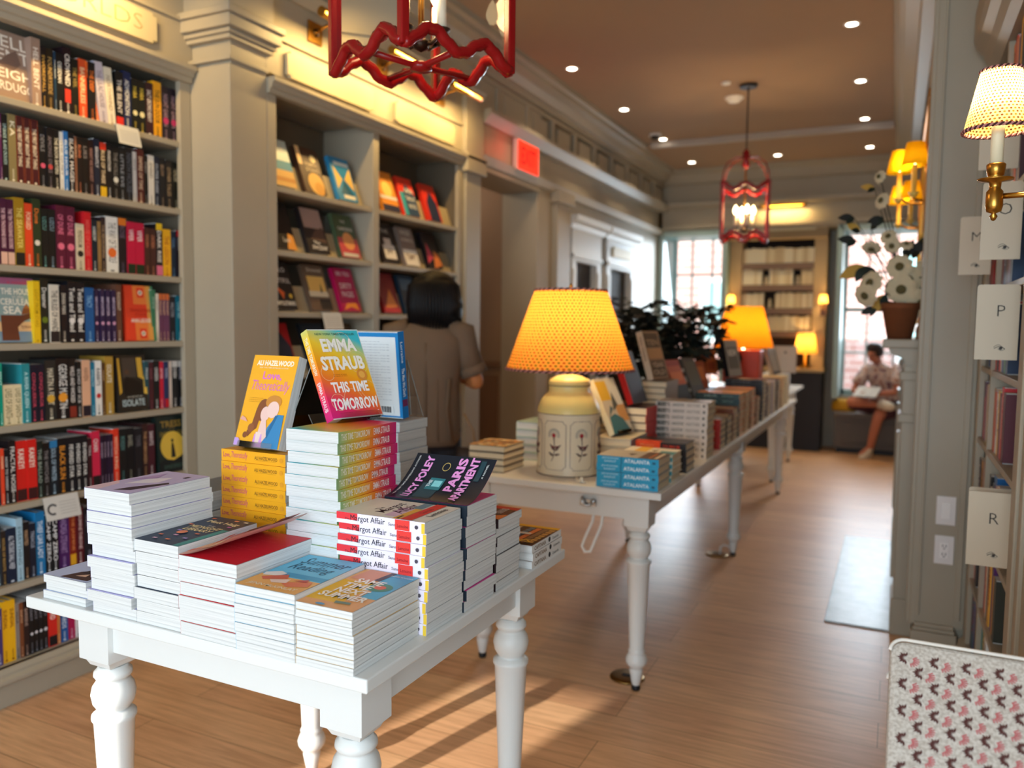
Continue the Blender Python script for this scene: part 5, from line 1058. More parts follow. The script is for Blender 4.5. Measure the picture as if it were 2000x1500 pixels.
love = [('rect', '#f8b02c', 0, 0, 1, 1), ('text', '#fff4e0', 'ALI HAZELWOOD', .1, .885, .92, .945, .03), ('text', '#f4dcc0', 'NEW YORK TIMES BESTSELLING AUTHOR', .18, .855, .82, .87, .005), ('text', '#e070c8', 'Love,', .3, .72, .72, .82, .02), ('text', '#e070b8', 'Theoretically', .1, .58, .94, .72, .0, .25)] + [('text', '#b07820', 'a novel of two minds', .12, .52-.02*k, .42, .53-.02*k, 0) for k in range(3)] + [
    ('disc', '#8a5030', .48, .40, .14, .12), ('poly', '#8a5030', [(.34, .42), (.46, .36), (.42, .2), (.34, .16), (.26, .1), (.22, .16), (.3, .24)]), ('disc', '#9a5c38', .3, .2, .07), ('disc', '#8a5030', .2, .12, .05), ('disc', '#f2c8bc', .55, .36, .1, .08), ('disc', '#d08a3c', .68, .49, .17, .075), ('disc', '#f4ccc0', .7, .41, .13, .09), ('poly', '#3f86b8', [(.6, .0), (.98, .0), (.96, .36), (.82, .36), (.66, .22)]), ('poly', '#2c6a98', [(.78, .35), (.84, .35), (.7, .1), (.64, .12)]), ('poly', '#f2c8bc', [(.5, .3), (.6, .3), (.68, .12), (.6, .05), (.46, .05)]), ('poly', '#d89ad8', [(.4, .0), (.62, .0), (.58, .14), (.42, .14)]), ('poly', '#f4d4c8', [(.44, .16), (.56, .16), (.54, .04), (.46, .04)]), ('poly', '#c8a0e0', [(0, 0), (.2, 0), (.08, .08), (0, .08)]), ('poly', '#e8a898', [(.02, .28), (.2, .26), (.14, .3), (.06, .32)])]
display('upright yellow romance paperback with kissing couple on a clear stand', (-1.396, 1.392, 1.111), -0.076, 0.314, 1.06, 0.026, (mat('#f8ac20', .35), mat('#f8b02c', .35)), love, stand='clear acrylic stand under the yellow romance paperback')
emma = [('ring', '#f2d0a0', u, v, r, .006) for u, v, r in ((.15, .5, .12), (.8, .62, .2), (.5, .2, .18), (.85, .3, .16), (.2, .18, .14), (.62, .86, .16))] + [('text', '#3a6a5a', 'NEW YORK TIMES BESTSELLER', .12, .93, .9, .955, .01), ('text', '#fbf4ea', 'EMMA', .18, .74, .86, .89, .04), ('text', '#fbf4ea', 'STRAUB', .08, .53, .92, .69, .04), ('text', '#fff8f4', 'THIS TIME', .14, .28, .86, .40, .035), ('text', '#fff8f4', 'TOMORROW', .06, .09, .96, .22, .035), ('disc', '#e0903c', .8, .47, .1), ('disc', '#f0b050', .8, .47, .06)] + [('text', '#a05020', 'A novel of time', .24, .475-.018*k, .5, .487-.018*k, 0) for k in range(2)]
display('upright rainbow paperback with huge white letters on a clear stand', (-1.092, 1.377, 1.190), 1.329, 0.45, 1.04, 0.024, (EMMA, EMMA), emma, sp=[('THIS TIME TOMORROW', '#f4ecd4', .08, .5, .25, .75, .02), ('EMMA STRAUB', '#f8dce0', .58, .9, .25, .75, .02)], stand='clear acrylic stand under the rainbow paperback')
blue = [('rect', '#eef2f4', .06, .03, .94, .94)] + [('text', '#8a94a0', 'the quick bright years of her life', .1, .88-.032*k, .8 if k % 4 else .6, .892-.032*k, 0) for k in range(22)] + [('rect', '#f8fafa', .5, .06, .82, .15)] + [('rect', '#3a3a40', .54+.02*k, .07, .548+.02*k+.004*(k % 3), .14) for k in range(12)]
display('upright blue-edged paperback showing its white back cover', (-1.329, 1.782, 1.146), -0.053, -0.109, 1.12, 0.026, (mat('#1478c0', .35), mat('#1e88cc', .35)), blue, flip=True, sp=[('Lorraine', '#e8f2f8', .12, .36, .3, .7, .01), ('The Men We Don\'t', '#f4f8fa', .42, .75, .25, .75, .02), ('#rect', '#7a2a5a', .78, .86, .1, .9)], stand='clear acrylic stand under the blue-edged paperback')
# ================================================================== long table: stacks
LTW = 'long table'
def spl(dims, *items): return spine_print(dims, list(items))
dA = (0.165, 0.237, 0.0288)
stack('bright blue hardback with white title', 'by the patterned lamp', 4, -0.994, 2.805, 90, dA, (mat('#2f9fc8', 0.3), mat('#a8a49c', 0.35)), hard=True, pages=PAGES_CREAM, spine_me=spl(dA, ('#rect', '#1c6c90', .395, .41, 0, 1), ('JENNIFER', '#bfe2ee', .08, .36, .58, .84, .01), ('SAINT', '#bfe2ee', .12, .32, .2, .46, .01), ('ATALANTA', '#f0f8fa', .45, .86, .3, .78, .02), ('#rect', '#1a5a78', .9, .95, .35, .65)), top_me=cover_print(dA, [('rect', '#b8b4ac', 0, 0, 1, 1), ('rect', '#5a4438', 0, 0, 1, .34), ('poly', '#3a302c', [(.3, .5), (.6, .46), (.55, .6)]), ('rect', '#e8d8c0', .1, .05, .9, .1), ('rect', '#d07a40', .1, .16, .8, .19)]))
dB = (0.150, 0.205, 0.0265)
stack('hardback with cream, yellow and teal jacket', 'behind the blue hardbacks', 4, -0.962, 3.0, 90, dB, (mat('#d8d4c0', 0.35), mat('#efe8d4', 0.35)), hard=True, pages=PAGES_CREAM, spine_me=spl(dB, ('#rect', '#f0c040', 0, .3, 0, 1), ('#rect', '#3a8a94', .6, 1, 0, .6), ('THE LAST', '#f4f0e4', .62, .95, .15, .5, .01)), top_me=cover_print(dB, [('rect', '#f2ead8', 0, 0, 1, 1), ('rect', '#f0bc3c', 0, .55, 1, .8), ('rect', '#4a98a0', 0, 0, .5, .3), ('poly', '#5a4a3c', [(.3, .4), (.6, .36), (.5, .5)])]))
dC = (0.150, 0.215, 0.030)
stack('hardback with spine half orange and half black', 'right side of long table', 4, -0.968, 3.215, 90, dC, (mat('#1c1a1c', 0.35), mat('#2a2224', 0.35)), hard=True, pages=PAGES_CREAM, spine_me=spl(dC, ('#rect', '#e84a14', 0, .50, 0, 1), ('Maggie', '#f08850', .1, .38, .3, .7, .01), ('YOU MAY BE', '#e84020', .54, .88, .3, .7, .01)), top_me=cover_print(dC, [('rect', '#e84a14', 0, .5, .3, 1)]))
dD = (0.165, 0.24, 0.0282)
stack('off-white hardback with dark block title', 'right side of long table', 9, -0.993, 3.60, 90, dD, (mat('#d6cabc', 0.4), mat('#b0a08c', 0.4)), hard=True, pages=PAGES_CREAM, spine_me=spl(dD, ('#rect', '#8a8a80', .03, .2, .1, .9), ('BUTTS', '#3a342e', .04, .28, .2, .8, .03), ('A BACKSTORY', '#4a443c', .32, .56, .25, .75, .02), ('HEATHER', '#8a7e70', .60, .86, .25, .75, .01), ('#rect', '#4a4038', .91, .95, .3, .7)), top_me=cover_print(dD, [('rect', c, u, v, u+.12, v+.2) for c, u, v in (('#8a7a64', .1, .1), ('#6a5a4a', .4, .15), ('#4a3c30', .6, .4), ('#c8b898', .2, .5), ('#5a4a3c', .75, .65), ('#a08a70', .4, .7))]))
XR2 = -0.757
def rstack(words, n, y, w, h, t, sp, cov, where='right side of long table', items=(), hard=True, x1=XR2, deg=90, pages=None):
    d = (w, h, t)
    return stack(words, where, n, (x1-h) if deg in (90, 270) else x1-w, y, deg, d, (mat(sp, 0.4), mat(cov, 0.4)), hard=hard, pages=pages or PAGES_CREAM, spine_me=spine_print(d, items) if items else None)
rstack('red hardback', 5, 3.93, .15, .20, .029, '#b02418', '#38201c', items=[('RED', '#e8c8a0', .2, .6, .3, .7)])
rstack('black and orange hardback', 5, 4.10, .15, .21, .029, '#28221f', '#5a3a20', items=[('NIGHT', '#d88a40', .2, .6, .3, .7)])
rstack('rust brown hardback', 6, 4.27, .15, .21, .028, '#7a4428', '#8a5a30', items=[('DUST', '#e8d0a8', .2, .6, .3, .7)])
rstack('dark teal hardback with orange top cover', 8, 4.44, .165, .24, .0292, '#2a4648', '#d8803a', items=[('SEA', '#a8c8c0', .2, .5, .3, .7), ('WITCH', '#7aa098', .6, .85, .3, .7)])
rstack('tan and amber hardback', 8, 4.64, .16, .20, .0285, '#a8784a', '#d09048', items=[('AMBER', '#f0dcb0', .2, .7, .3, .7)])
rstack('orange-topped brown hardback', 8, 4.84, .16, .22, .029, '#8a5434', '#d87830', items=[('SAND', '#e8c898', .2, .7, .3, .7)])
rstack('small russet paperback', 6, 5.05, .14, .20, .028, '#7c4a34', '#9a6a48')
rstack('black jacketed hardback', 9, 5.28, .165, .24, .029, '#17171b', '#1a1a20', items=[('DARK', '#7a7a80', .2, .7, .3, .7)])
rstack('grey-brown hardback', 8, 5.52, .16, .22, .028, '#82706a', '#94857a')
rstack('white and mauve hardback', 8, 5.76, .16, .22, .028, '#bfb0b4', '#d8ccc8')
rstack('dark plum hardback', 8, 6.0, .16, .22, .028, '#3a2c34', '#5a4450')
rstack('pale buff hardback with yellow cover', 8, 6.25, .16, .22, .028, '#b89a74', '#ecd08c')
rstack('cream hardback at the far end of the long table', 8, 6.55, .16, .22, .028, '#d8c8a8', '#f0dcae', where='beyond the rest')
# second file of stacks
rstack('grey-yellow hardback with page edges showing', 4, 3.165, .165, .24, .0325, '#8a9aa0', '#d8ccb0', 'under the leaning grey-yellow book', deg=180, x1=-0.975)
rstack('red hardback showing its page edges', 7, 3.43, .16, .24, .0335, '#c81e14', '#3a1a1c', 'behind the patterned lamp', deg=180, x1=-0.985)
rstack('pale brown hardback showing its page edges', 11, 3.80, .155, .235, .0298, '#9a8470', '#6a5848', 'under the tall leaning brown book', deg=180, x1=-0.998)
rstack('brick red hardback', 6, 4.30, .16, .23, .029, '#8a3a24', '#b05030', 'under the sunset-coloured book', deg=180, x1=-1.0)
rstack('charcoal hardback', 6, 4.62, .16, .23, .029, '#3a3a3a', '#4a4844', 'under the leaning grey book', deg=180, x1=-1.0)
rstack('brown hardback', 7, 4.92, .16, .24, .029, '#7a4a2c', '#8a5a3a', 'middle of the long table', x1=-0.99, items=[('OAK', '#d8b080', .2, .7, .3, .7)])
rstack('dark red hardback', 7, 5.25, .16, .24, .029, '#6a2a22', '#7a3a2a', 'middle of the long table', x1=-0.99)
# left file
dP = (0.165, 0.195, 0.0262)
stack('cream-edged hardback with flowery cover', 'left corner of the long table', 4, -1.577, 2.862, 0, dP, plain('#3a2a24'), hard=True, pages=PAGES_CREAM, jit=0.004, top_me=cover_print(dP, [('rect', '#e8c890', 0, 0, 1, 1)] + [('disc', ('#c87830', '#6a3a28', '#f0e0b8', '#d8a040', '#8a4a3a')[k % 5], .08+.105*(k % 9), .1+.2*(k//9), .07) for k in range(36)]))
rstack('white hardback with pale green boards', 5, 3.20, .19, .22, .0335, '#c8d4c4', '#a8c0b0', 'left of the patterned lamp', deg=0, x1=-1.325, pages=PAGES)
for y, c, w_, n in ((3.6, '#7a5a48', 'chestnut hardback', 5), (4.0, '#5a6a70', 'slate blue hardback', 6), (4.4, '#a08860', 'sand-coloured hardback', 5)):
    rstack(w_, n, y, .16, .23, .029, c, c, 'left side of the long table', deg=0, x1=-1.36)
# standing books on the long table
display('leaning book with grey, yellow and teal jacket on a clear stand', (-1.052, 3.185, 0.945), 1.366, 0.457, 1.05, 0.028, (mat('#e4dcc0', .4), mat('#e0d4bc', .4)), [('rect', '#f0c030', .0, .6, .5, .95), ('rect', '#f4ecd8', .5, .5, 1, 1), ('rect', '#e8a860', .55, .2, 1, .5), ('poly', '#3f7c88', [(0, 0), (.9, 0), (.7, .25), (.4, .35), (.1, .3)]), ('poly', '#5a5a50', [(.4, .4), (.7, .5), (.6, .75), (.5, .6)]), ('poly', '#4a6a74', [(.1, .3), (.4, .45), (.3, .5)])], 'hardback_book', 0.16, 0.24, hard=True, stand='clear stand under the grey, yellow and teal book')
display('leaning dark navy book with bright red spine', (-1.06, 3.47, 1.050), 1.45, 0.36, 1.0, 0.03, (mat('#c81c18', .4), mat('#1a1f38', .4)), [('rect', '#2a2a48', .1, .1, .9, .9)], 'hardback_book', 0.165, 0.25, hard=True)
display('tall leaning brown book with dark letter blocks', (-1.07, 3.83, 1.138), 1.35, 0.30, 1.0, 0.034, (mat('#d8c8b4', .4), mat('#9a7a60', .4)), [('rect', '#5a4638', .05, .66, .9, .95), ('rect', '#c8986a', .05, .42, .95, .64), ('rect', '#4a3a30', .1, .06, .9, .38), ('text', '#b89878', 'TEN', .12, .70, .85, .82, .03), ('text', '#c8b098', 'YEAR', .14, .24, .86, .35, .03), ('text', '#c8b098', 'OLD', .14, .09, .86, .2, .03)], 'hardback_book', 0.165, 0.25, hard=True, sp=[('TEN YEARS', '#6a5a4a', .1, .6, .3, .7, .01)])
display('leaning sunset-coloured book with dark blue foot', (-1.06, 4.33, 0.985), 1.35, 0.42, 1.0, 0.03, (mat('#8a4430', .4), mat('#c8623a', .4)), [('rect', '#2a3444', 0, 0, 1, .4), ('rect', '#e08048', .1, .5, .9, .7), ('rect', '#a03828', 0, .85, 1, 1)], 'hardback_book', 0.165, 0.25, hard=True)
display('leaning dark grey book with white spotted spine', (-1.05, 4.66, 0.985), 1.35, 0.40, 1.0, 0.034, (mat('#4a4844', .4), mat('#3a3630', .4)), [('rect', '#54503e', .1, .3, .9, .9)], 'hardback_book', 0.165, 0.25, hard=True, sp=[('#rect', '#c8c8c4', .25, .33, .2, .8), ('#rect', '#b8b8b0', .45, .6, .25, .75), ('#rect', '#d8d8d0', .75, .82, .2, .8)])
display('upright red-brown book before the ferns', (-1.10, 4.98, 1.015), 1.2, 0.30, 0.8, 0.03, (mat('#7a2f20', .4), mat('#9a4a30', .4)), [('rect', '#c87848', .2, .3, .8, .8)], 'hardback_book', 0.15, 0.22, hard=True)
display('upright orange book among the ferns', (-1.12, 5.30, 1.09), 1.1, 0.2, 0.75, 0.03, (mat('#a8502a', .4), mat('#b8602e', .4)), [('rect', '#8a3a20', .15, .15, .85, .5)], 'hardback_book', 0.15, 0.22, hard=True)
display('upright black and grey book beside the far orange lamp', (-0.985, 5.36, 1.075), 1.2, 0.22, 1.0, 0.032, (mat('#1c1b1e', .4), mat('#9a9694', .4)), [('rect', '#6a6664', .1, .2, .9, .8), ('text', '#f0ece8', 'NOW', .2, .55, .8, .75, .02)], 'hardback_book', 0.16, 0.245, hard=True)
display('upright slim grey book right of the far orange lamp', (-0.83, 6.30, 1.045), 1.35, 0.30, 1.0, 0.03, (mat('#8a8684', .4), mat('#4a4a50', .4)), [('rect', '#a8a4a0', .1, .1, .9, .9)], 'hardback_book', 0.165, 0.27, hard=True)
display('upright pale grey card-like book at the far end of the long table', (-0.87, 6.60, 1.045), 0.1, 0.25, 1.0, 0.012, (mat('#d8d4cc', .5), mat('#a8a49c', .5)), [('rect', '#b8b4ac', .06, .05, .94, .95), ('disc', '#5a5854', .5, .75, .06)], 'hardback_book', 0.17, 0.22, hard=True)
# far white table: pale stacks
for k, (x, y, c, w_) in enumerate(((-1.10, 7.42, '#e8e2d8', 'white hardback'), (-1.10, 7.75, '#d8c8a0', 'buff hardback'), (-1.10, 8.1, '#c8b8c0', 'mauve-grey hardback'), (-1.4, 7.5, '#9a8070', 'umber hardback'))):
    rstack(w_, 6, y, .165, .23, .03, c, c, 'on the far white table', deg=0, x1=x+.165, pages=PAGES)

# ================================================================== lamps
def dots(name, base, d1, d2, nu, nv, z0, rad, transl, stripe=False):
    """woven dotted lampshade cloth: light passes through it"""
    m, nt, b, L = nodes_mat(name); out = nt.nodes['Material Output']
    def M(op, a, bb=None, c=None):
        n = N(nt, 'ShaderNodeMath'); n.operation = op
        for i, v in enumerate((a, bb, c)):
            if v is None: continue
            if isinstance(v, (int, float)): n.inputs[i].default_value = v
            else: L(v, n.inputs[i])
        return n.outputs[0]
    tc = N(nt, 'ShaderNodeTexCoord'); sx = N(nt, 'ShaderNodeSeparateXYZ'); L(tc.outputs['Object'], sx.inputs[0])
    u = M('MULTIPLY', M('ARCTAN2', sx.outputs['Y'], sx.outputs['X']), nu/(2*PI)); v = M('MULTIPLY', sx.outputs['Z'], nv)
    fl = M('FLOOR', v); sh = M('MULTIPLY', M('MODULO', fl, 2.0), 0.5); u2 = M('ADD', u, sh)
    fu = M('SUBTRACT', M('FRACT', M('ADD', u2, 100.0)), 0.5); fv = M('SUBTRACT', M('FRACT', v), 0.5)
    d = M('SQRT', M('ADD', M('MULTIPLY', fu, fu), M('MULTIPLY', fv, fv)))
    isd = M('LESS_THAN', d, rad)
    alt = M('MODULO', M('FLOOR', M('ADD', u2, 100.0)), 2.0)
    c1 = nt.nodes.new('ShaderNodeMix'); c1.data_type = 'RGBA'; c1.inputs[6].default_value = (*srgb(d1), 1); c1.inputs[7].default_value = (*srgb(d2), 1); L(alt, c1.inputs[0])
    c2 = nt.nodes.new('ShaderNodeMix'); c2.data_type = 'RGBA'; c2.inputs[6].default_value = (*srgb(base), 1); L(c1.outputs[2], c2.inputs[7]); L(isd, c2.inputs[0])
    df = N(nt, 'ShaderNodeBsdfDiffuse'); tr = N(nt, 'ShaderNodeBsdfTranslucent'); mx = N(nt, 'ShaderNodeMixShader'); mx.inputs[0].default_value = transl
    L(c2.outputs[2], df.inputs[0]); L(c2.outputs[2], tr.inputs[0]); L(df.outputs[0], mx.inputs[1]); L(tr.outputs[0], mx.inputs[2]); L(mx.outputs[0], out.inputs[0])
    return m
def cloth(name, c, transl=0.6):
    m, nt, b, L = nodes_mat(name); out = nt.nodes['Material Output']; n = N(nt, 'ShaderNodeTexNoise', Scale=60.0); r = ramp(nt, [(0.3, tuple(x*0.85 for x in srgb(c))), (0.7, c)])
    L(n.outputs['Fac'], r.inputs[0]); df = N(nt, 'ShaderNodeBsdfDiffuse'); tr = N(nt, 'ShaderNodeBsdfTranslucent'); mx = N(nt, 'ShaderNodeMixShader'); mx.inputs[0].default_value = transl
    L(r.outputs[0], df.inputs[0]); L(r.outputs[0], tr.inputs[0]); L(df.outputs[0], mx.inputs[1]); L(tr.outputs[0], mx.inputs[2]); L(mx.outputs[0], out.inputs[0])
    return m
BULB = mat('#ffe6b0', 0.4, emit=9, key='bulb')
LX, LY = -1.19, 3.01
lampd = thing('table_lamp', 'cream tole tea-canister lamp with thistle panels and yellow dotted shade', 'table lamp', (LX, LY, 0.80))
CR = mat('#e9dcc0', 0.35, noise=0.02); YL = mat('#ecd88a', 0.35); LINE = mat('#6a4a4a', 0.5)
b = MB(); b.lathe([(0.0, 0.002), (0.126, 0.0), (0.129, 0.006), (0.126, 0.012), (0.126, 0.246), (0.129, 0.25)], CR, 48); b.build('canister', lampd)
b = MB(); b.lathe([(0.1285, 0.25), (0.1275, 0.262), (0.119, 0.285), (0.104, 0.312), (0.086, 0.330), (0.083, 0.335), (0.083, 0.366)], YL, 48, capped=False); b.build('shoulder', lampd)
b = MB(); b.lathe([(0.0855, 0.358), (0.0855, 0.372), (0.08, 0.382), (0.05, 0.396), (0.018, 0.402), (0.012, 0.412), (0.013, 0.43), (0.008, 0.44), (0.008, 0.60), (0.0, 0.60)], YL, 40); b.build('lid', lampd)
b = MB(); b.tube([(0.128*math.cos(a), 0.128*math.sin(a), 0.2485) for a in [2*PI*k/48 for k in range(48)]], 0.0016, LINE, 5, closed=True); b.tube([(0.0857*math.cos(a), 0.0857*math.sin(a), 0.358) for a in [2*PI*k/40 for k in range(40)]], 0.0014, LINE, 5, closed=True); b.tube([(0.129*math.cos(a), 0.129*math.sin(a), 0.004) for a in [2*PI*k/48 for k in range(48)]], 0.0016, LINE, 5, closed=True); b.build('painted_rings', lampd)
def panel(mb, a0):
    def P(s, z, r=0.1268): a = a0+s/0.126; return (r*math.cos(a), r*math.sin(a), z)
    hw, z0, z1, c = 0.048, 0.028, 0.222, 0.012
    pts = [(-hw, z0+c), (-hw+c*.4, z0+c), (-hw+c, z0+c*.4), (-hw+c, z0), (0, z0), (hw-c, z0), (hw-c, z0+c*.4), (hw-c*.4, z0+c), (hw, z0+c), (hw, (z0+z1)/2), (hw, z1-c), (hw-c*.4, z1-c), (hw-c, z1-c*.4), (hw-c, z1), (0, z1), (-hw+c, z1), (-hw+c, z1-c*.4), (-hw+c*.4, z1-c), (-hw, z1-c), (-hw, (z0+z1)/2)]
    mb.tube([P(*q) for q in pts], 0.0009, LINE, 4, closed=True)
    st = mat('#5a3c3c', 0.5); rd = mat('#a02a34', 0.5); gy = mat('#a8a49c', 0.5)
    mb.tube([P(-0.012, 0.062), P(-0.004, 0.08), P(0.002, 0.11), P(0.0, 0.14), P(-0.002, 0.158)], [0.001, 0.0014, 0.0016, 0.0016, 0.003], st, 5)
    for s, z, ds, dz in ((-0.002, 0.085, -0.024, 0.012), (0.0, 0.088, 0.026, 0.004), (0.002, 0.108, -0.022, 0.022), (0.002, 0.106, 0.028, 0.024), (0.001, 0.118, -0.018, 0.006), (0.001, 0.118, 0.02, 0.005)):
        mb.tube([P(s, z), P(s+ds*.35, z+dz*.2), P(s+ds*.7, z+dz*.75), P(s+ds, z+dz)], [0.001, 0.0045, 0.003, 0.0004], st if abs(ds) > 0.021 else mat('#7a3840', 0.5), 5)
    mb.add([P(0.0085*math.cos(t)-0.002, 0.166+0.009*math.sin(t), 0.1272) for t in [2*PI*k/14 for k in range(14)]], [tuple(range(14))], rd)
    for r in (0.018, 0.0215, 0.025):
        mb.tube([P(-0.002+r*math.cos(t), 0.168+r*math.sin(t)) for t in [PI*(-.15+1.3*k/16) for k in range(17)]], 0.0007, gy, 4)
    for k in range(12):
        t = PI*(-.1+1.2*k/11); mb.tube([P(-0.002+0.01*math.cos(t), 0.167+0.01*math.sin(t)), P(-0.002+0.026*math.cos(t), 0.167+0.026*math.sin(t))], 0.0005, gy, 4)
for k in range(7):
    b = MB(); panel(b, R(-68.4)+R(25)+2*PI/7*k); b.build('painted_panel', lampd)
SHADE1 = dots('dotted_shade', '#f2a546', '#b03c14', '#6a6418', 76, 84, 0, 0.31, 0.62)
b = MB(); b.lathe([(0.259, 0.422), (0.145, 0.742)], SHADE1, 64, capped=False); shd = b.build('lamp_shade', lampd, fix=False)
TRIM = mat('#c88a86', 0.7); TRIMD = mat('#4a2228', 0.7)
def twist(parent, r, z, n, rr=0.005, name='shade_trim'):
    b = MB(); K = n*6
    for j, m in ((0, TRIM), (1, TRIMD)):
        b.tube([((r+0.0025*math.cos(n*a+j*PI))*math.cos(a), (r+0.0025*math.cos(n*a+j*PI))*math.sin(a), z+rr*0.7*math.sin(n*a+j*PI)) for a in [2*PI*k/K for k in range(K)]], rr*0.62, m, 5, closed=True)
    return b.build(name, parent)
twist(lampd, 0.259, 0.424, 60); twist(lampd, 0.145, 0.740, 36)
b = MB(); b.lathe([(0.0, 0.52), (0.02, 0.53), (0.03, 0.56), (0.022, 0.60), (0.0, 0.61)], BULB, 16); b.build('bulb', lampd)
b = MB(); b.lathe([(0.008, 0.6), (0.004, 0.605), (0.004, 0.75), (0.009, 0.757), (0.004, 0.768), (0, 0.77)], BRASS, 10); b.build('finial', lampd)
lamp('table_lamp_glow', 'POINT', (LX, LY, 1.40), 11, (1.0, 0.72, 0.38), shadow_soft_size=0.05)
b = MB(); b.tube([(LX+0.10, LY-0.16, 0.815), (LX+0.105, LY-0.17, 0.806), (LX+0.12, LY-0.185, 0.805), (LX+0.15, LY-0.19, 0.806)], 0.004, mat('#efe6d4', .4)); b.lathe([(0, 0), (0.008, 0.001), (0.008, 0.02), (0, 0.021)], mat('#efe6d4', .4), 10, (LX+0.13, LY-0.187, 0.802)); tag(b.build('lamp_switch'), 'small white cord switch lying beside the patterned lamp', 'cord switch')

d = thing('table_lamp', 'far table lamp with plain orange shade and red block base', 'table lamp', (-1.0, 5.95, 0.80))
b = MB(); b.loft([(0, 0, 0, .01, .01)], BLACK, 4) if False else b.box(-0.13, 0.13, -0.09, 0.09, 0.20, 0.44, mat('#c8421c', 0.4)); b.box(-0.10, 0.10, -0.07, 0.07, 0.0, 0.20, mat('#6a3a20', 0.5)); b.build('base', d, bevel=0.01)
b = MB(); b.lathe([(0.21, 0.455), (0.13, 0.75)], cloth('orange_shade', '#f5a028', 0.65), 40, capped=False); b.build('lamp_shade', d, fix=False)
b = MB(); b.lathe([(0.01, 0.44), (0.01, 0.54), (0.03, 0.56), (0.03, 0.6), (0, 0.62)], BULB, 14); b.build('bulb', d)
lamp('far_lamp_glow', 'POINT', (-1.0, 5.95, 1.39), 9, (1.0, 0.6, 0.2), shadow_soft_size=0.05)
d = thing('table_lamp', 'small glowing yellow lamp on the far counter before the pale books', 'table lamp', (-0.93, 9.66, 0.94))
b = MB(); b.lathe([(0.06, 0), (0.065, 0.02), (0.02, 0.04), (0.015, 0.2), (0.0, 0.2)], BRASS, 16); b.build('base', d)
b = MB(); b.lathe([(0.13, 0.17), (0.09, 0.40)], cloth('amber_shade', '#ffc860', 0.65), 24, capped=False); b.build('lamp_shade', d, fix=False)
lamp('counter_lamp_glow', 'POINT', (-0.93, 9.66, 1.24), 5, (1.0, 0.6, 0.22), shadow_soft_size=0.04)

# red lanterns with candle clusters
RED = mat('#8e0d10', 0.25, spec=0.4)
def lantern():
    d = thing('lantern', 'red lacquered glass ceiling lantern with carved rails, near and cut by the top edge', 'ceiling lantern', (-1.205, 1.905, 2.08), (0, 0, R(-23)))
    s, H_ = 0.172, 0.44
    for x in (-s, s):
        for y in (-s, s):
            b = MB(); b.box(x-0.012, x+0.012, y-0.012, y+0.012, 0.0, H_, RED); b.build('corner_post', d, bevel=0.004)
    def rail(z0, sgn, side):
        pts = []
        for k in range(33):
            u = -1+2*k/32; f = 0.5*(1-math.cos(2*PI*(u+1))) ; zz = z0+sgn*(0.046*f+0.010*(1-abs(u))) 
            p = {0: (u*s, -s), 1: (s, u*s), 2: (-u*s, s), 3: (-s, -u*s)}[side]; pts.append((p[0], p[1], zz+0.003*math.sin(9*PI*u)))
        b = MB(); b.tube(pts, 0.0155, RED, 8); return b.build('carved_rail', d)
    for k in range(4): rail(0.008, 1, k); rail(H_-0.008, -1, k)
    b = MB(); b.tube([(0, -s, 0.026), (0, 0, 0.022), (0, s, 0.026)], 0.009, RED); b.tube([(-s, 0, 0.026), (0, 0, 0.022), (s, 0, 0.026)], 0.009, RED); b.lathe([(0.0, 0.008), (0.03, 0.012), (0.03, 0.03), (0, 0.034)], RED, 14); b.build('bottom_cross', d)
    for k in range(4):
        b = MB(); e = 0.004; q = {0: ((-s, -s+e), (s, -s+e)), 1: ((s-e, -s), (s-e, s)), 2: ((s, s-e), (-s, s-e)), 3: ((-s+e, s), (-s+e, -s))}[k]
        b.poly([(*q[0], 0.03), (*q[1], 0.03), (*q[1], H_-0.03), (*q[0], H_-0.03)], GLASS); b.build('glass_pane', d)
    b = MB()
    for k in range(4):
        a = PI/4+k*PI/2; pts = [(s*math.cos(a)*1.414*c, s*math.sin(a)*1.414*c, z) for c, z in ((1, H_), (0.98, H_+0.06), (0.82, H_+0.14), (0.5, H_+0.19), (0.12, H_+0.21))]; b.tube(pts, 0.0045, RED)
    b.lathe([(0.012, H_+0.12), (0.03, H_+0.15), (0.018, H_+0.20), (0.03, H_+0.24), (0.01, H_+0.27)], RED, 14); b.build('bail_arches', d)
    ZT = ZC-2.08
    b = MB(); b.lathe([(0.006, 0.24), (0.006, ZT-0.02)], BLACK, 8); b.lathe([(0.065, ZT-0.022), (0.07, ZT-0.002)], BLACK, 24); b.lathe([(0.008, 0.09), (0.008, H_+0.16)], BRASS, 8); b.build('hanging_rod', d)
    c = MB(); c.lathe([(0.0, 0.06), (0.02, 0.07), (0.025, 0.085), (0.01, 0.1)], mat('#3a2c22', 0.35, 0.8), 14)
    for k in range(4):
        a = k*PI/2+0.3; x, y = 0.07*math.cos(a), 0.07*math.sin(a)
        c.tube([(0, 0, 0.085), (x*0.5, y*0.5, 0.078), (x, y, 0.10)], 0.005, mat('#3a2c22', 0.35, 0.8)); c.lathe([(0.006, 0.098), (0.022, 0.104), (0.024, 0.11), (0.008, 0.112)], mat('#3a2c22', 0.35, 0.8), 14, (x, y, 0))
    cl = c.build('candle_cluster', d)
    for k in range(4):
        a = k*PI/2+0.3; x, y = 0.07*math.cos(a), 0.07*math.sin(a)
        b = MB(); b.lathe([(0.013, 0.11), (0.013, 0.20), (0.008, 0.203), (0, 0.203)], mat('#f2e6c8', 0.5), 14, (x, y, 0)); cd = b.build('candle_tube', cl)
        b = MB(); b.lathe([(0.006, 0.203), (0.016, 0.22), (0.019, 0.235), (0.012, 0.26), (0, 0.28)], BULB, 14, (x, y, 0)); b.build('bulb', cd)
    return d
L1 = lantern()
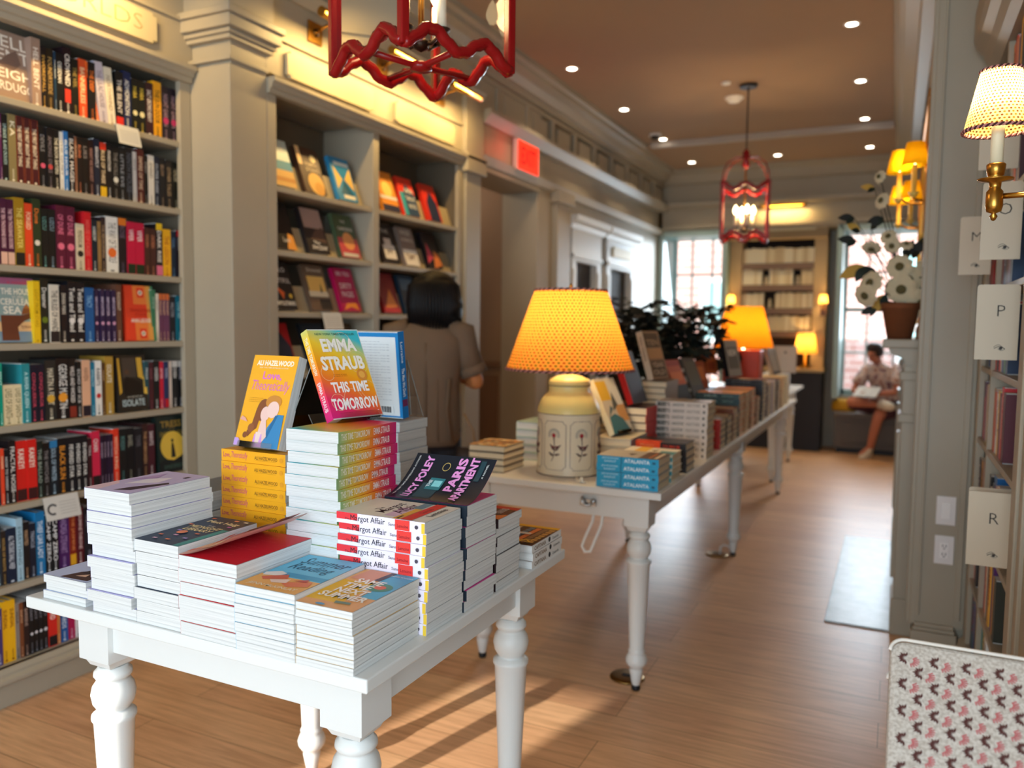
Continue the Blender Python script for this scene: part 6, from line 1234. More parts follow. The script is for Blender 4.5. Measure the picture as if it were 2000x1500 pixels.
L2 = copy_tree(L1); L2.location = (-1.118, 6.5, 2.08); L2.rotation_euler = (0, 0, R(10)); tag(L2, 'red lacquered glass ceiling lantern hanging far down the room', 'ceiling lantern')
for o in (L1, L2): lamp('lantern_glow', 'POINT', (o.location.x, o.location.y, 2.33), 8 if o is L1 else 15, (1.0, 0.66, 0.3), shadow_soft_size=0.06)

# right-hand wall light, large and near
SHADE2 = dots('woven_shade', '#f0dc92', '#6a3a20', '#8a6a20', 46, 150, 0, 0.30, 0.55)
sx0, sy0 = 0.176, 2.0
d = thing('wall_sconce', 'brass candle wall light with woven dotted shade, right edge', 'wall light', (sx0, sy0, 1.665))
b = MB(); b.lathe([(0, -0.032), (0.004, -0.03), (0.008, -0.022), (0.004, -0.016), (0.014, -0.012), (0.017, 0.0), (0.016, 0.03), (0.011, 0.036), (0.012, 0.05), (0.034, 0.054), (0.035, 0.057), (0.012, 0.06), (0.016, 0.064), (0.0175, 0.075), (0.0185, 0.086), (0.016, 0.089), (0, 0.089)], BRASS, 24); b.build('candle_socket', d)
b = MB(); b.tube([(0.014, 0, 0.02), (0.07, 0, 0.021), (0.128, 0, 0.022)], 0.006, BRASS); b.lathe([(0.045, 0.118), (0.045, 0.128)], BRASS, 20, (0, 0, 0.022), 'x'); b.build('arm', d)
b = MB(); b.lathe([(0.0125, 0.087), (0.0125, 0.225), (0, 0.225)], mat('#f4e6c4', 0.5), 16); b.build('candle_tube', d)
b = MB(); b.lathe([(0.066, 0.157), (0.038, 0.283)], SHADE2, 40, capped=False); b.build('lamp_shade', d, fix=False)
twist(d, 0.066, 0.158, 34, 0.0035); twist(d, 0.038, 0.282, 20, 0.003)
b = MB(); b.lathe([(0, 0.225), (0.012, 0.232), (0.014, 0.245), (0, 0.265)], BULB, 12); b.build('bulb', d)
lamp('wall_light_glow', 'POINT', (sx0, sy0, 1.665+0.235), 14, (1.0, 0.68, 0.34), shadow_soft_size=0.02)
# twin sconces with yellow shades over the mantelpiece
YSH = cloth('yellow_shade', '#ffc61a', 0.6)
def twin(label, y):
    d = thing('wall_sconce', label, 'wall light', (0.0, y, 2.03))
    b = MB(); b.tube([(0.12, 0, 0.0), (0.08, 0.02, -0.01), (0.03, 0.06, 0.0), (-0.02, 0.08, 0.03)], 0.006, BRASS); b.tube([(0.12, 0, 0.0), (0.09, -0.05, -0.01), (0.05, -0.09, 0.0), (0.045, -0.1, 0.03)], 0.006, BRASS); b.box(0.10, 0.12, -0.03, 0.03, -0.12, 0.12, BRASS); b.build('bracket', d)
    for x, yy in ((-0.02, 0.08), (0.045, -0.1)):
        b = MB(); b.lathe([(0, 0.0), (0.012, 0.01), (0.026, 0.03), (0.012, 0.034), (0.012, 0.16), (0, 0.16)], mat('#f0c860', 0.4), 14, (x, yy, 0)); b.build('candle_tube', d)
        b = MB(); b.lathe([(0.062, 0.155), (0.040, 0.265)], YSH, 24, (x, yy, 0), capped=False); b.build('lamp_shade', d, fix=False)
        b = MB(); b.lathe([(0, 0.16), (0.014, 0.18), (0.014, 0.2), (0, 0.22)], BULB, 10, (x, yy, 0)); b.build('bulb', d)
    lamp('sconce_glow', 'POINT', (-0.01, y, 2.235), 4, (1.0, 0.66, 0.26), shadow_soft_size=0.05)
twin('twin brass wall light with yellow shades over the flower pot', 4.45)
twin('twin brass wall light with yellow shades farther along the mantelpiece', 5.55)
# two little sconces on the far bookcase
for x, lab in ((-1.78, 'small glowing wall light left of the far pale books'), (-0.76, 'small glowing wall light right of the far pale books')):
    d = thing('wall_sconce', lab, 'wall light', (x, YB+0.115, 1.62)); s = 1 if x > -1.2 else 1
    b = MB(); b.box(-0.03, 0.03, -0.012, 0, -0.08, 0.06, mat('#5a3a20', 0.4)); b.tube([(0, -0.01, 0), (0, -0.06, 0.0), (0, -0.07, 0.04)], 0.006, BRASS); b.build('bracket', d)
    b = MB(); b.lathe([(0.05, 0.06), (0.036, 0.16)], cloth('small_shade', '#ffd070', 0.6), 16, (0, -0.07, 0), capped=False); b.build('lamp_shade', d, fix=False)
    b = MB(); b.lathe([(0, 0.07), (0.012, 0.09), (0, 0.13)], BULB, 10, (0, -0.07, 0)); b.build('bulb', d)
    lamp('small_sconce_glow', 'POINT', (x, YB+0.045, 1.72), 3, (1.0, 0.64, 0.26), shadow_soft_size=0.03)
# ================================================================== right bookcase: books and letter cards
def rspine(x, y, z, h, t, w, c, label, tx=None, tc='#f0ece4'):
    """book facing -X"""
    M = frame((x, y+t, z), (1, 0, 0), (0, 0, 1), (0, -1, 0)); dims = (w, h, t)
    items = [(tx, tc, .12, .7, .25, .75, .012)] if tx else []
    return book('paperback_book', label, M, dims, (mat(c, 0.4),), hard=False, spine_me=spine_print(dims, items) if items else None)
NEAR = {  # shelf index -> list of (hex, height, thickness, words, text, text hex), from the divider towards the camera
 7: [('#f08a28', .23, .03, 'orange', 'GOLD', '#5a2a10'), ('#d8303a', .24, .025, 'red', None, ''), ('#e88a60', .22, .03, 'salmon', None, ''), ('#4a3a6a', .21, .03, 'violet', None, ''), ('#f0b030', .25, .03, 'amber', None, ''), ('#2a2a30', .23, .03, 'black', None, '')],
 6: [('#2c3a4a', .22, .04, 'slate blue', None, ''), ('#1a1c24', .23, .03, 'black', 'NOIR', '#c8c8c8'), ('#c8c0b8', .21, .03, 'pale grey', None, ''), ('#e8682a', .23, .03, 'orange', None, ''), ('#3a4a6a', .22, .03, 'blue', None, ''), ('#4a2a30', .23, .03, 'maroon', None, '')],
 5: [('#7a2430', .22, .03, 'dark red', None, ''), ('#3a4a78', .235, .03, 'blue', 'OCEAN', '#c8d0e8'), ('#2a3048', .225, .03, 'navy', None, ''), ('#5a3a48', .22, .03, 'plum', None, ''), ('#8a7a98', .23, .03, 'lavender', None, ''), ('#2e4668', .22, .03, 'steel blue', None, '')],
 4: [('#c81e28', .21, .02, 'scarlet', None, ''), ('#20242c', .22, .025, 'black', None, ''), ('#c81c2a', .235, .02, 'crimson', None, ''), ('#d8d0c4', .225, .02, 'white dotted', 'NOTES', '#2a2424'), ('#1c5aa0', .22, .035, 'cobalt', None, ''), ('#3a7a58', .2, .03, 'green', None, ''), ('#2a3a5a', .22, .03, 'navy', None, '')],
 3: [('#d88a1c', .215, .022, 'ochre', None, ''), ('#b84a24', .21, .022, 'brick', None, ''), ('#d8d0c8', .205, .025, 'white', 'THE NIGHTINGALE', '#2a2a30'), ('#f0c83a', .215, .022, 'yellow', 'ACT', '#3a2a18'), ('#7a2a30', .21, .03, 'wine red', None, ''), ('#e8d8c8', .2, .01, 'cream', None, ''), ('#d01c24', .235, .03, 'bright red', 'HOT SEASON', '#f0b0a0'), ('#5a1c28', .22, .03, 'dark red', None, '')],
 2: [('#18181c', .205, .03, 'black', None, ''), ('#e8dcd4', .17, .025, 'cream', None, ''), ('#2a2a34', .19, .02, 'charcoal', None, ''), ('#1a6ab0', .225, .045, 'blue and red', 'SKY', '#a01c34'), ('#d8c8c0', .2, .03, 'white spotted', 'ROSES', '#8a2a2a'), ('#ead8cc', .21, .03, 'pink', None, '')],
 1: [('#a02848', .225, .02, 'raspberry', None, ''), ('#d86a3c', .225, .03, 'orange patterned', 'FEAST', '#f8e0b0'), ('#f0e0d0', .225, .02, 'ivory', None, ''), ('#2a2440', .22, .02, 'indigo', None, ''), ('#f4b83c', .215, .03, 'flame orange', 'EMBERS', '#b02418'), ('#5a2a6a', .22, .03, 'purple', None, ''), ('#f0a818', .19, .025, 'golden', None, ''), ('#3a3a30', .2, .03, 'olive black', None, '')],
 0: [('#2a8a94', .20, .03, 'turquoise', None, ''), ('#e8c020', .23, .03, 'yellow striped', 'STRIPES', '#1a1a1a'), ('#e8e4dc', .21, .035, 'white', 'PORTRAIT', '#3a3a3a'), ('#e0a050', .17, .03, 'tan', None, ''), ('#1c2434', .18, .04, 'navy', None, ''), ('#d8b0a8', .16, .04, 'rose', None, ''), ('#3a6a5a', .2, .03, 'sea green', None, '')]}
FAR = {
 3: [('#5a3a50', .22, .03, 'mauve', None, ''), ('#c8303a', .16, .02, 'red', None, ''), ('#8a5a6a', .21, .025, 'rose-grey', None, ''), ('#e8dcc0', .215, .04, 'cream', None, ''), ('#e0c090', .2, .025, 'buff', 'TALES', '#2a1a1a')],
 4: [('#2a3038', .2, .03, 'slate', None, ''), ('#7a6a40', .21, .03, 'khaki', None, ''), ('#203050', .22, .03, 'navy', None, '')],
 5: [('#7a1c28', .21, .04, 'wine red', None, ''), ('#a82a30', .22, .04, 'red', None, '')],
 2: [('#2a2a30', .21, .035, 'black', 'LAMP', '#e8c8c0'), ('#18181c', .215, .02, 'jet black', None, ''), ('#e0982a', .215, .025, 'orange', 'ZEN', '#4a2a10'), ('#1c2030', .22, .02, 'blue-black', None, ''), ('#c89888', .22, .02, 'dusty pink', None, '')],
 1: [('#d8604a', .2, .03, 'coral', None, ''), ('#2a1c1c', .22, .04, 'brown-black', None, '')],
 0: [('#2a1a30', .23, .025, 'dark violet', None, ''), ('#1a5a7a', .24, .035, 'peacock blue', 'LUCKY', '#d8404a'), ('#5a2a80', .25, .03, 'bright violet', 'MAGIC', '#d8b0e0'), ('#20202c', .25, .025, 'black', None, ''), ('#e8dcd0', .22, .015, 'cream', None, ''), ('#c84a3a', .2, .03, 'red-orange', None, '')]}
SHN = {7: 'top', 6: 'second', 5: 'third', 4: 'fourth', 3: 'fifth', 2: 'sixth', 1: 'seventh', 0: 'bottom'}
for bay, tab, y1 in (('near', NEAR, YR0+0.752), ('far', FAR, YR0+1.12)):
    for s, lst in tab.items():
        y = y1
        for c, h, t, wd, tx, tc in lst:
            t *= 1.7; y -= t+0.0006
            rspine(XR+0.012+random.random()*0.004, y, RZ[s]+0.0003, h, t, min(0.14, h*.64), c, '%s book in the %s bay, %s shelf of the right bookcase' % (wd, bay, SHN[s]), tx, tc or '#f0ece4')
def letter_card(ch, y, x0, x1, z0, z1, label):
    d = thing('letter_card', label, 'card', ((x0+x1)/2, y, z0)); w, h = x1-x0, z1-z0; CM = mat('#d2c2aa', 0.5)
    b = MB(); r = 0.008; pts = []
    for cx, cz, a0 in ((w/2-r, h-r, 0), (-w/2+r, h-r, 90), (-w/2, 0, None), (w/2, 0, None)):
        if a0 is None: pts.append((cx, cz))
        else: pts += [(cx+r*math.cos(R(a0+k*22.5)), cz+r*math.sin(R(a0+k*22.5))) for k in range(5)]
    n = len(pts); b.add([(x, 0, z) for x, z in pts]+[(x, 0.0025, z) for x, z in pts], [tuple(range(n)), tuple(range(n, 2*n))]+[(i, (i+1) % n, n+(i+1) % n, n+i) for i in range(n)], CM); b.build('card', d)
    if ch:
        b = MB(); cx = w*(0.08 if ch != 'M' else 0.02)
        gl, gf, asp = glyphs(ch, -0.012); hh = 0.031; ww = asp*hh
        write(b, ch, (cx-ww/2, -0.0006, h*0.58), (1, 0, 0), (0, 0, 1), ww, hh, mat('#2a2624', 0.6), -0.012); b.build('letter', d)
        b = MB(); k = mat('#3a3432', 0.6); ey = h*0.15
        b.tube([(cx+(-0.013+0.026*i/8), -0.001, ey+0.006*math.sin(PI*i/8)) for i in range(9)], 0.0008, k, 4); b.tube([(cx+(-0.004+0.018*i/8), -0.001, ey-0.005*math.sin(PI*i/8)) for i in range(9)], 0.0004, k, 4)
        b.tube([(cx+(-0.014+0.022*i/8), -0.001, ey+0.004+0.007*math.sin(PI*i/8)) for i in range(9)], 0.0005, k, 4)
        b.add([(cx+0.003+0.0042*math.cos(2*PI*j/12), -0.0009, ey+0.001+0.0042*math.sin(2*PI*j/12)) for j in range(12)], [tuple(range(12))], k); b.build('drawn_eye', d)
def card_at(ch, y, px0, py0, px1, py1, label):
    a, c = on_y(px0, py0, y), on_y(px1, py1, y); letter_card(ch, y, a.x, c.x, c.z, a.z, label)
card_at('M', 3.25, 1877, 424, 1934, 536, 'cream letter card marked M jutting from the right bookcase')
card_at('O', 2.62, 1921, 357, 1992, 506, 'cream letter card marked O under the brass wall light')
card_at(None, 2.9, 1915, 250, 1990, 328, 'blank-looking cream card behind the brass candle tube')
card_at('P', 2.62, 1910, 556, 1986, 704, 'cream letter card marked P in the middle of the right bookcase')
card_at('R', 2.62, 1893, 958, 1974, 1112, 'cream letter card marked R low on the right bookcase')
card_at(None, 2.72, 1893, 950, 1972, 1092, 'second cream card just behind the card marked R')

# chair at the lower right corner
def fabric():
    m, nt, bs, L = nodes_mat('sprig_fabric'); tc = N(nt, 'ShaderNodeTexCoord'); n = N(nt, 'ShaderNodeTexNoise', Scale=220.0, Detail=2.0)
    r = ramp(nt, [(0.35, '#b8aca0'), (0.62, '#d6cec4')]); L(tc.outputs['Object'], n.inputs['Vector']); L(n.outputs['Fac'], r.inputs[0]); L(r.outputs[0], bs.inputs['Base Color']); bs.inputs['Roughness'].default_value = 0.9; bs.inputs['Specular IOR Level'].default_value = 0.1
    return m
FAB = fabric()
d = thing('upholstered_chair', 'upholstered chair with brown and red sprig fabric, lower right corner', 'chair', (0.0, 1.22, 0))
TL = R(50); BH, BW = 0.60, 0.62
MB_ = frame((0.012, -0.302, 0.523), (1, 0, 0), (0, math.sin(TL), math.cos(TL)), (0, -math.cos(TL), math.sin(TL)))
b = MB(); prof = []
rr = 0.022
for cx, cy, a0 in ((BW-rr, BH-rr, 0), (rr, BH-rr, 90), (rr, rr*0, None), (BW-rr, 0, None)):
    prof += [(cx+rr*math.cos(R(a0+k*18)), cy+rr*math.sin(R(a0+k*18))) for k in range(6)] if a0 is not None else [(cx-rr if cx < 0.1 else cx+rr, cy)]
n_ = len(prof); b.add([MB_ @ Vector((x, y, 0.0)) for x, y in prof]+[MB_ @ Vector((x, y, -0.09)) for x, y in prof], [tuple(range(n_)), tuple(range(n_, 2*n_))]+[(i, (i+1) % n_, n_+(i+1) % n_, n_+i) for i in range(n_)], FAB); back = b.build('backrest', d, bevel=0.008)
b = MB(); b.tube([MB_ @ Vector((x, y, 0.002)) for x, y in prof[:-2]], 0.0028, mat('#e2dad0', .8), 6); b.tube([MB_ @ Vector((x, y, -0.092)) for x, y in prof[:-2]], 0.0045, mat('#efe9e2', .8), 6); b.build('piping', back)
b = MB(); br, rd = mat('#5a3430', 0.9), mat('#c8686a', 0.9); rnd = random.Random(3)
for row in range(30):
    for colm in range(14):
        cx, cy = 0.022+colm*0.043+(0.0215 if row % 2 else 0), 0.01+row*0.0215
        if cx > BW-0.03 or cy > BH-0.012: continue
        for k in range(9):
            a = R(80+k*24); L_ = 0.0125-0.002*(k % 2); x1, y1 = cx+L_*math.cos(a), cy+L_*math.sin(a)*0.9; px, py = -math.sin(a)*0.0017, math.cos(a)*0.0017
            b.poly([MB_ @ Vector(q) for q in ((cx+math.cos(a)*.002, cy+math.sin(a)*.002, .0006), (cx+(x1-cx)*.65+px, cy+(y1-cy)*.65+py, .0006), (x1, y1, .0006), (cx+(x1-cx)*.65-px, cy+(y1-cy)*.65-py, .0006))], br)
        for k in range(7):
            a = R(-80+k*20); r0, r1 = 0.005, 0.0135; px, py = -math.sin(a)*0.0009, math.cos(a)*0.0009; ox, oy = cx+0.006, cy-0.003
            b.poly([MB_ @ Vector(q) for q in ((ox+r0*math.cos(a)+px, oy+r0*math.sin(a)+py, .0007), (ox+r1*math.cos(a)+px, oy+r1*math.sin(a)*.8+py, .0007), (ox+r1*math.cos(a)-px, oy+r1*math.sin(a)*.8-py, .0007), (ox+r0*math.cos(a)-px, oy+r0*math.sin(a)-py, .0007))], rd)
b.build('sprig_print', back, fix=False)
b = MB(); b.box(0.0, 0.62, -0.56, 0.03, 0.28, 0.42, FAB); b.build('seat', d, bevel=0.025)
for x in (0.05, 0.57):
    for y in (-0.5, 0.0):
        b = MB(); b.lathe([(0.013, 0.0), (0.024, 0.28)], mat('#4a3224', 0.4), 12, (x, y, 0)); b.build('leg', d)

# ================================================================== plants
def leaf(mb, o, dirv, upv, L, W, m, bend=0.3):
    o, dv, uv = Vector(o), Vector(dirv).normalized(), Vector(upv); s = dv.cross(uv).normalized(); nrm = s.cross(dv)
    pts = []
    for t, w in ((0, .08), (.25, .8), (.5, 1), (.75, .7), (1, .02)): c = o+dv*L*t-nrm*bend*L*t*t; pts.append((c+s*W*w/2, c-s*W*w/2))
    vs = [p for q in pts for p in q]; mb.add(vs, [(2*i, 2*i+1, 2*i+3, 2*i+2) for i in range(4)], m, True)
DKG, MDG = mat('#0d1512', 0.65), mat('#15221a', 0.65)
for (x, y, h, R0, sd), lab in zip(((-1.50, 4.72, .42, .21, 1), (-1.38, 5.18, .42, .24, 2), (-1.30, 5.66, .44, .25, 3)), ('dark leafy plant on the long table, behind the patterned lamp', 'dark fern on the long table, middle of three', 'dark fern spilling before the far orange lamp')):
    d = thing('potted_fern', lab, 'plant', (x, y, 0.80)); rnd = random.Random(sd)
    b = MB(); b.lathe([(0.07, 0), (0.10, 0.26), (0.105, 0.30), (0.09, 0.30), (0, 0.27)], mat('#3a2a22', 0.7), 20); b.build('pot', d)
    b = MB()
    for k in range(260):
        a, q = rnd.uniform(0, 2*PI), rnd.random()**0.5; zz = rnd.random(); rr = R0*q*(0.65+0.5*math.sin(PI*zz)); p = (rr*math.cos(a), rr*math.sin(a), 0.30+h*zz*(1-0.45*q*q))
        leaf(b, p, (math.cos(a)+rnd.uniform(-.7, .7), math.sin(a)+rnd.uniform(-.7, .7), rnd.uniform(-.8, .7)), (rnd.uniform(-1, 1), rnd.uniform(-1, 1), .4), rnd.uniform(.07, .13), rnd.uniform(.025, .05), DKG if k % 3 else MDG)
    b.build('foliage', d, fix=False)
    for k in range(12):
        a = 2*PI*k/12+rnd.uniform(-.2, .2); R_ = R0*rnd.uniform(.8, 1.25); H_ = h*rnd.uniform(.8, 1.25); b = MB()
        pts = [Vector((R_*t*math.cos(a), R_*t*math.sin(a), 0.28+H_*(1.5*t-0.75*t*t)*1.3)) for t in [i/9 for i in range(10)]]
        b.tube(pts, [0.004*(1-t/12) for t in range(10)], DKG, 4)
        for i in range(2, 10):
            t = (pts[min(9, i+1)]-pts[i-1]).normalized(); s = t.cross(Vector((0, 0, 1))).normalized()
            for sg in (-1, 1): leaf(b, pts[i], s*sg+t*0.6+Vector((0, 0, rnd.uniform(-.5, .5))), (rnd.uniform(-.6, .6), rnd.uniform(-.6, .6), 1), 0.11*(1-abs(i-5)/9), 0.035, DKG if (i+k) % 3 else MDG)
        b.build('frond', d, fix=False)
PX, PY = 0.012, 4.12
d = thing('flower_pot', 'terracotta pot of large cream flowers on the mantelpiece', 'potted flowers', (PX, PY, 1.355)); rnd = random.Random(11)
b = MB(); b.lathe([(0.052, 0), (0.078, 0.135), (0.083, 0.137), (0.086, 0.165), (0.076, 0.166), (0.07, 0.14), (0, 0.14)], mat('#7a4424', 0.8, noise=0.15), 28); b.build('pot', d)
PET, EYE = mat('#cdbd9c', 0.8), mat('#5a5030', 0.9)
def flower(o, nrm, r):
    nrm = Vector(nrm).normalized(); a = nrm.orthogonal().normalized(); c = nrm.cross(a); b = MB(); o = Vector(o)
    b.tube([Vector((0, 0, 0.13)), Vector((o.x*.4, o.y*.4, 0.13+(o.z-.13)*.6)), o-nrm*0.004], 0.0022, MDG, 5)
    K = 30; vs = [o+nrm*0.004]
    for ring, (f, dz) in enumerate(((.35, .0), (.7, .006), (1, -.004))):
        for k in range(K):
            t = 2*PI*k/K; q = r*f*(1+(0.07*math.cos(9*t) if ring else 0)); vs.append(o+a*q*math.cos(t)+c*q*math.sin(t)+nrm*dz*(1+.6*math.cos(9*t)))
    fs = [(0, 1+k, 1+(k+1) % K) for k in range(K)]+[(1+j*K+k, 1+(j+1)*K+k, 1+(j+1)*K+(k+1) % K, 1+j*K+(k+1) % K) for j in range(2) for k in range(K)]
    b.add(vs, fs, PET, True)
    vs = [o+nrm*0.014]+[o+nrm*(0.008 if j else .012)+a*r*f*math.cos(2*PI*k/14)+c*r*f*math.sin(2*PI*k/14) for j, f in ((0, .2), (1, .34)) for k in range(14)]
    b.add(vs, [(0, 1+k, 1+(k+1) % 14) for k in range(14)]+[(1+k, 15+k, 15+(k+1) % 14, 1+(k+1) % 14) for k in range(14)], EYE, True)
    b.build('flower', d, fix=False)
for px, py, r, nx, nz in ((1757, 521, .056, -.1, .1), (1773, 547, .066, .1, 0), (1760, 565, .066, -.1, -.2), (1700, 553, .058, -.7, .25), (1690, 577, .055, -.6, -.4), (1800, 592, .066, .2, -.3), (1735, 462, .036, -.3, .4), (1742, 480, .036, -.2, -.3), (1808, 525, .045, .4, .2), (1722, 392, .038, -.8, .3), (1718, 345, .030, -.8, .2), (1702, 485, .042, -.2, -1.2), (1770, 478, .03, .1, 1)):
    p = on_y(px, py, PY-0.03+0.05*nx)-Vector((PX, PY, 1.355)); flower(p, (nx, -1, nz), r)
for k, (px, py, L, dx, dz) in enumerate(((1690, 520, .12, -1, -.4), (1715, 545, .10, -.6, .5), (1765, 505, .09, .3, .7), (1745, 590, .09, -.7, -.3), (1730, 575, .10, -.4, -.6), (1790, 560, .1, .6, -.1), (1780, 500, .09, .4, .6), (1672, 470, .08, -1, .2), (1680, 452, .07, -.8, .6), (1700, 445, .06, .6, .5), (1725, 425, .07, -.9, -.2), (1668, 425, .07, -1, .1), (1795, 470, .08, .6, .5), (1710, 600, .07, -.9, -.4), (1752, 540, .1, -.3, -.6), (1788, 530, .1, .5, .3), (1708, 367, .06, -.9, .2))):
    p = on_y(px, py, PY+0.02)-Vector((PX, PY, 1.355)); b = MB(); b.tube([Vector((0, 0, .13)), Vector((p.x*.5, 0.01, .13+(p.z-.13)*.6)), p], 0.0018, DKG, 5); leaf(b, p, (dx, -.2, dz), (0, -1, .2), L, L*.55, DKG if k % 4 else mat('#b8903c', .7)); leaf(b, p, (dx*.5, -.6, dz-.5), (0, -1, .2), L*.7, L*.4, MDG); b.build('leaf_spray', d, fix=False)
p = on_y(1797, 640, 4.06); d2 = thing('glass_jar', 'small glass jar beside the flower pot on the mantelpiece', 'jar', (0.10, 4.06, 1.355))
b = MB(); b.lathe([(0.02, 0.001), (0.022, 0.002), (0.022, 0.05), (0.015, 0.06), (0.016, 0.066)], GLASS, 18, capped=False); b.build('body', d2)
b = MB(); b.tube([(0, 0, 0.06), (0.01, 0.0, 0.11), (0.02, 0, 0.15)], 0.003, mat('#d8d4d0', 0.3)); b.lathe([(0.021, 0.003), (0.021, 0.03), (0, 0.03)], mat('#b88a60', .4), 14); b.build('contents', d2)

# ================================================================== far bookcase: pale books, each its own
rnd = random.Random(5); PB = MB()
for zi, z in enumerate(BKZ):
    x = -1.28-0.395
    gaps = {0: [(-1.54, -1.42)], 1: [(-1.42, -1.30)], 2: [(-1.45, -1.37), (-1.10, -1.02)], 3: []}[zi]
    while x < -1.28+0.375:
        t = rnd.uniform(.020, .034)
        g = [e for a, e in gaps if a < x+t and x < e]
        if g: x = g[0]; continue
        h = rnd.uniform(.165, .185); c = mat(rnd.choice(('#e8d8b0', '#dcc89c', '#efe2c0', '#d2b98c')), .5); y = YB+0.16
        PB.box(x, x+0.002, y, y+.12, z, z+h, c); PB.box(x+t-0.002, x+t, y, y+.12, z, z+h, c); PB.box(x+0.002, x+t-0.002, y-0.002, y+0.002, z, z+h, c); PB.box(x+0.002, x+t-0.002, y+0.002, y+0.117, z+0.003, z+h-0.004, PAGES_CREAM)
        x += t+0.0008
tag(PB.build('pale_books'), 'rows of small pale hardbacks filling the far bookcase between the windows', 'books', kind='stuff')
for x, z, n in ((-1.48, BKZ[0], 'lowest'), (-1.36, BKZ[1], 'third'), (-1.41, BKZ[2], 'second'), (-1.06, BKZ[2], 'second row at right,')):
    o = MB(); o.loft([(0, 0, 0, .022, .018), (0, 0, .03, .03, .024), (0, 0, .06, .018, .016), (0, 0, .085, .022, .02), (0, 0, .11, .012, .012)], mat('#e6d3a8', .5), 14); o = o.build('ornament'); o.location = (x, YB+0.21, z+0.0005)
    tag(o, 'small pale ornament in a gap of the %s row of the far bookcase' % n.replace(' row', '').strip(', '), 'ornament')
# ================================================================== people
SKIN = mat('#c98a62', 0.55, noise=0.04)
def skin_body(name, J, E, parent, m, lv=2):
    """one continuous figure: joints {name: (x,y,z,r)}, grown with a Skin modifier rooted at the first joint"""
    me = bpy.data.meshes.new(name); ks = list(J); me.from_pydata([J[k][:3] for k in ks], [(ks.index(a), ks.index(c)) for a, c in E], []); me.materials.append(m)
    o = bpy.data.objects.new(name, me); COL.objects.link(o); o.parent = parent
    s = o.modifiers.new('skin', 'SKIN'); s.use_smooth_shade = True; s.branch_smoothing = 0.4
    for i, k in enumerate(ks):
        v = me.skin_vertices[0].data[i]; r = J[k][3]; v.radius = (r, r) if not isinstance(r, tuple) else r; v.use_root = (i == 0)
    u = o.modifiers.new('subdivision', 'SUBSURF'); u.levels = lv; u.render_levels = lv
    return o
def add_hand(J, E, wrist, tag_, fwd, side, nrm):
    """palm, five separate fingers of different length with a bend, thumb from the side of the palm"""
    w = Vector(J[wrist][:3]); f, s, n = Vector(fwd).normalized(), Vector(side).normalized(), Vector(nrm).normalized()
    p = w+f*0.055; J[tag_+'palm'] = (*p, (0.026, 0.016)); E.append((wrist, tag_+'palm'))
    for i, (off, L) in enumerate(((-0.027, .062), (-0.009, .074), (0.009, .070), (0.027, .054))):
        k0 = p+f*0.03+s*off*0.9; k1 = k0+f*L*.5-n*0.006; k2 = k1+f*L*.40-n*0.024
        for j, q in enumerate((k0, k1, k2)): J['%sf%d%d' % (tag_, i, j)] = (*q, (.0092, .0085, .007)[j])
        E += [(tag_+'palm', '%sf%d0' % (tag_, i)), ('%sf%d0' % (tag_, i), '%sf%d1' % (tag_, i)), ('%sf%d1' % (tag_, i), '%sf%d2' % (tag_, i))]
    t0 = w+f*0.03-s*0.03; t1 = t0+f*0.03-s*0.02-n*0.01; t2 = t1+f*0.026-s*0.004-n*0.01
    for j, q in enumerate((t0, t1, t2)): J['%st%d' % (tag_, j)] = (*q, (.011, .0095, .008)[j])
    E += [(tag_+'palm', tag_+'t0'), (tag_+'t0', tag_+'t1'), (tag_+'t1', tag_+'t2')]
def chain(*a): return list(zip(a[:-1], a[1:]))

# browsing woman, seen from behind
W = thing('person', 'person with black bobbed hair and brown shirt browsing the second bookcase', 'person', (-2.235, 3.62, 0), (0, 0, R(24)))
J = {'hip': (0, 0, .92, .105), 'waist': (0, -.01, 1.07, .095), 'chest': (0, -.015, 1.24, .115), 'neck0': (0, -.005, 1.385, .055), 'neck': (.01, .03, 1.45, .046), 'head': (.02, .055, 1.535, (.072, .085)), 'crown': (.02, .06, 1.62, .06),
     'ls': (-.165, -.01, 1.34, .05), 'le': (-.235, .06, 1.09, .037), 'lw': (-.10, .27, 1.08, .025), 'rs': (.165, -.01, 1.34, .05), 're': (.265, .01, 1.075, .038), 'rw': (.15, .23, 1.10, .026),
     'lh': (-.085, 0, .84, .085), 'lk': (-.095, .03, .47, .056), 'la': (-.10, -.01, .09, .036), 'lt': (-.11, .13, .035, .032), 'rh': (.085, 0, .84, .085), 'rk': (.095, .03, .47, .056), 'ra': (.10, -.01, .09, .036), 'rt': (.11, .13, .035, .032),
     'nose': (.022, .142, 1.535, .011), 'chin': (.02, .115, 1.475, .024)}
E_ = chain('hip', 'waist', 'chest', 'neck0', 'neck', 'head', 'crown')+chain('chest', 'ls', 'le', 'lw')+chain('chest', 'rs', 're', 'rw')+chain('hip', 'lh', 'lk', 'la', 'lt')+chain('hip', 'rh', 'rk', 'ra', 'rt')+[('head', 'nose'), ('head', 'chin')]
add_hand(J, E_, 'lw', 'L', (.75, .65, .0), (0, 0, 1), (.6, -.7, 0)); add_hand(J, E_, 'rw', 'R', (-.75, .6, .1), (0, 0, 1), (-.6, -.7, 0))
skin_body('body', J, E_, W, mat('#c07a48', 0.55, noise=0.04))
SH = mat('#6e5c4c', 0.85, spec=0.15, noise=0.05)
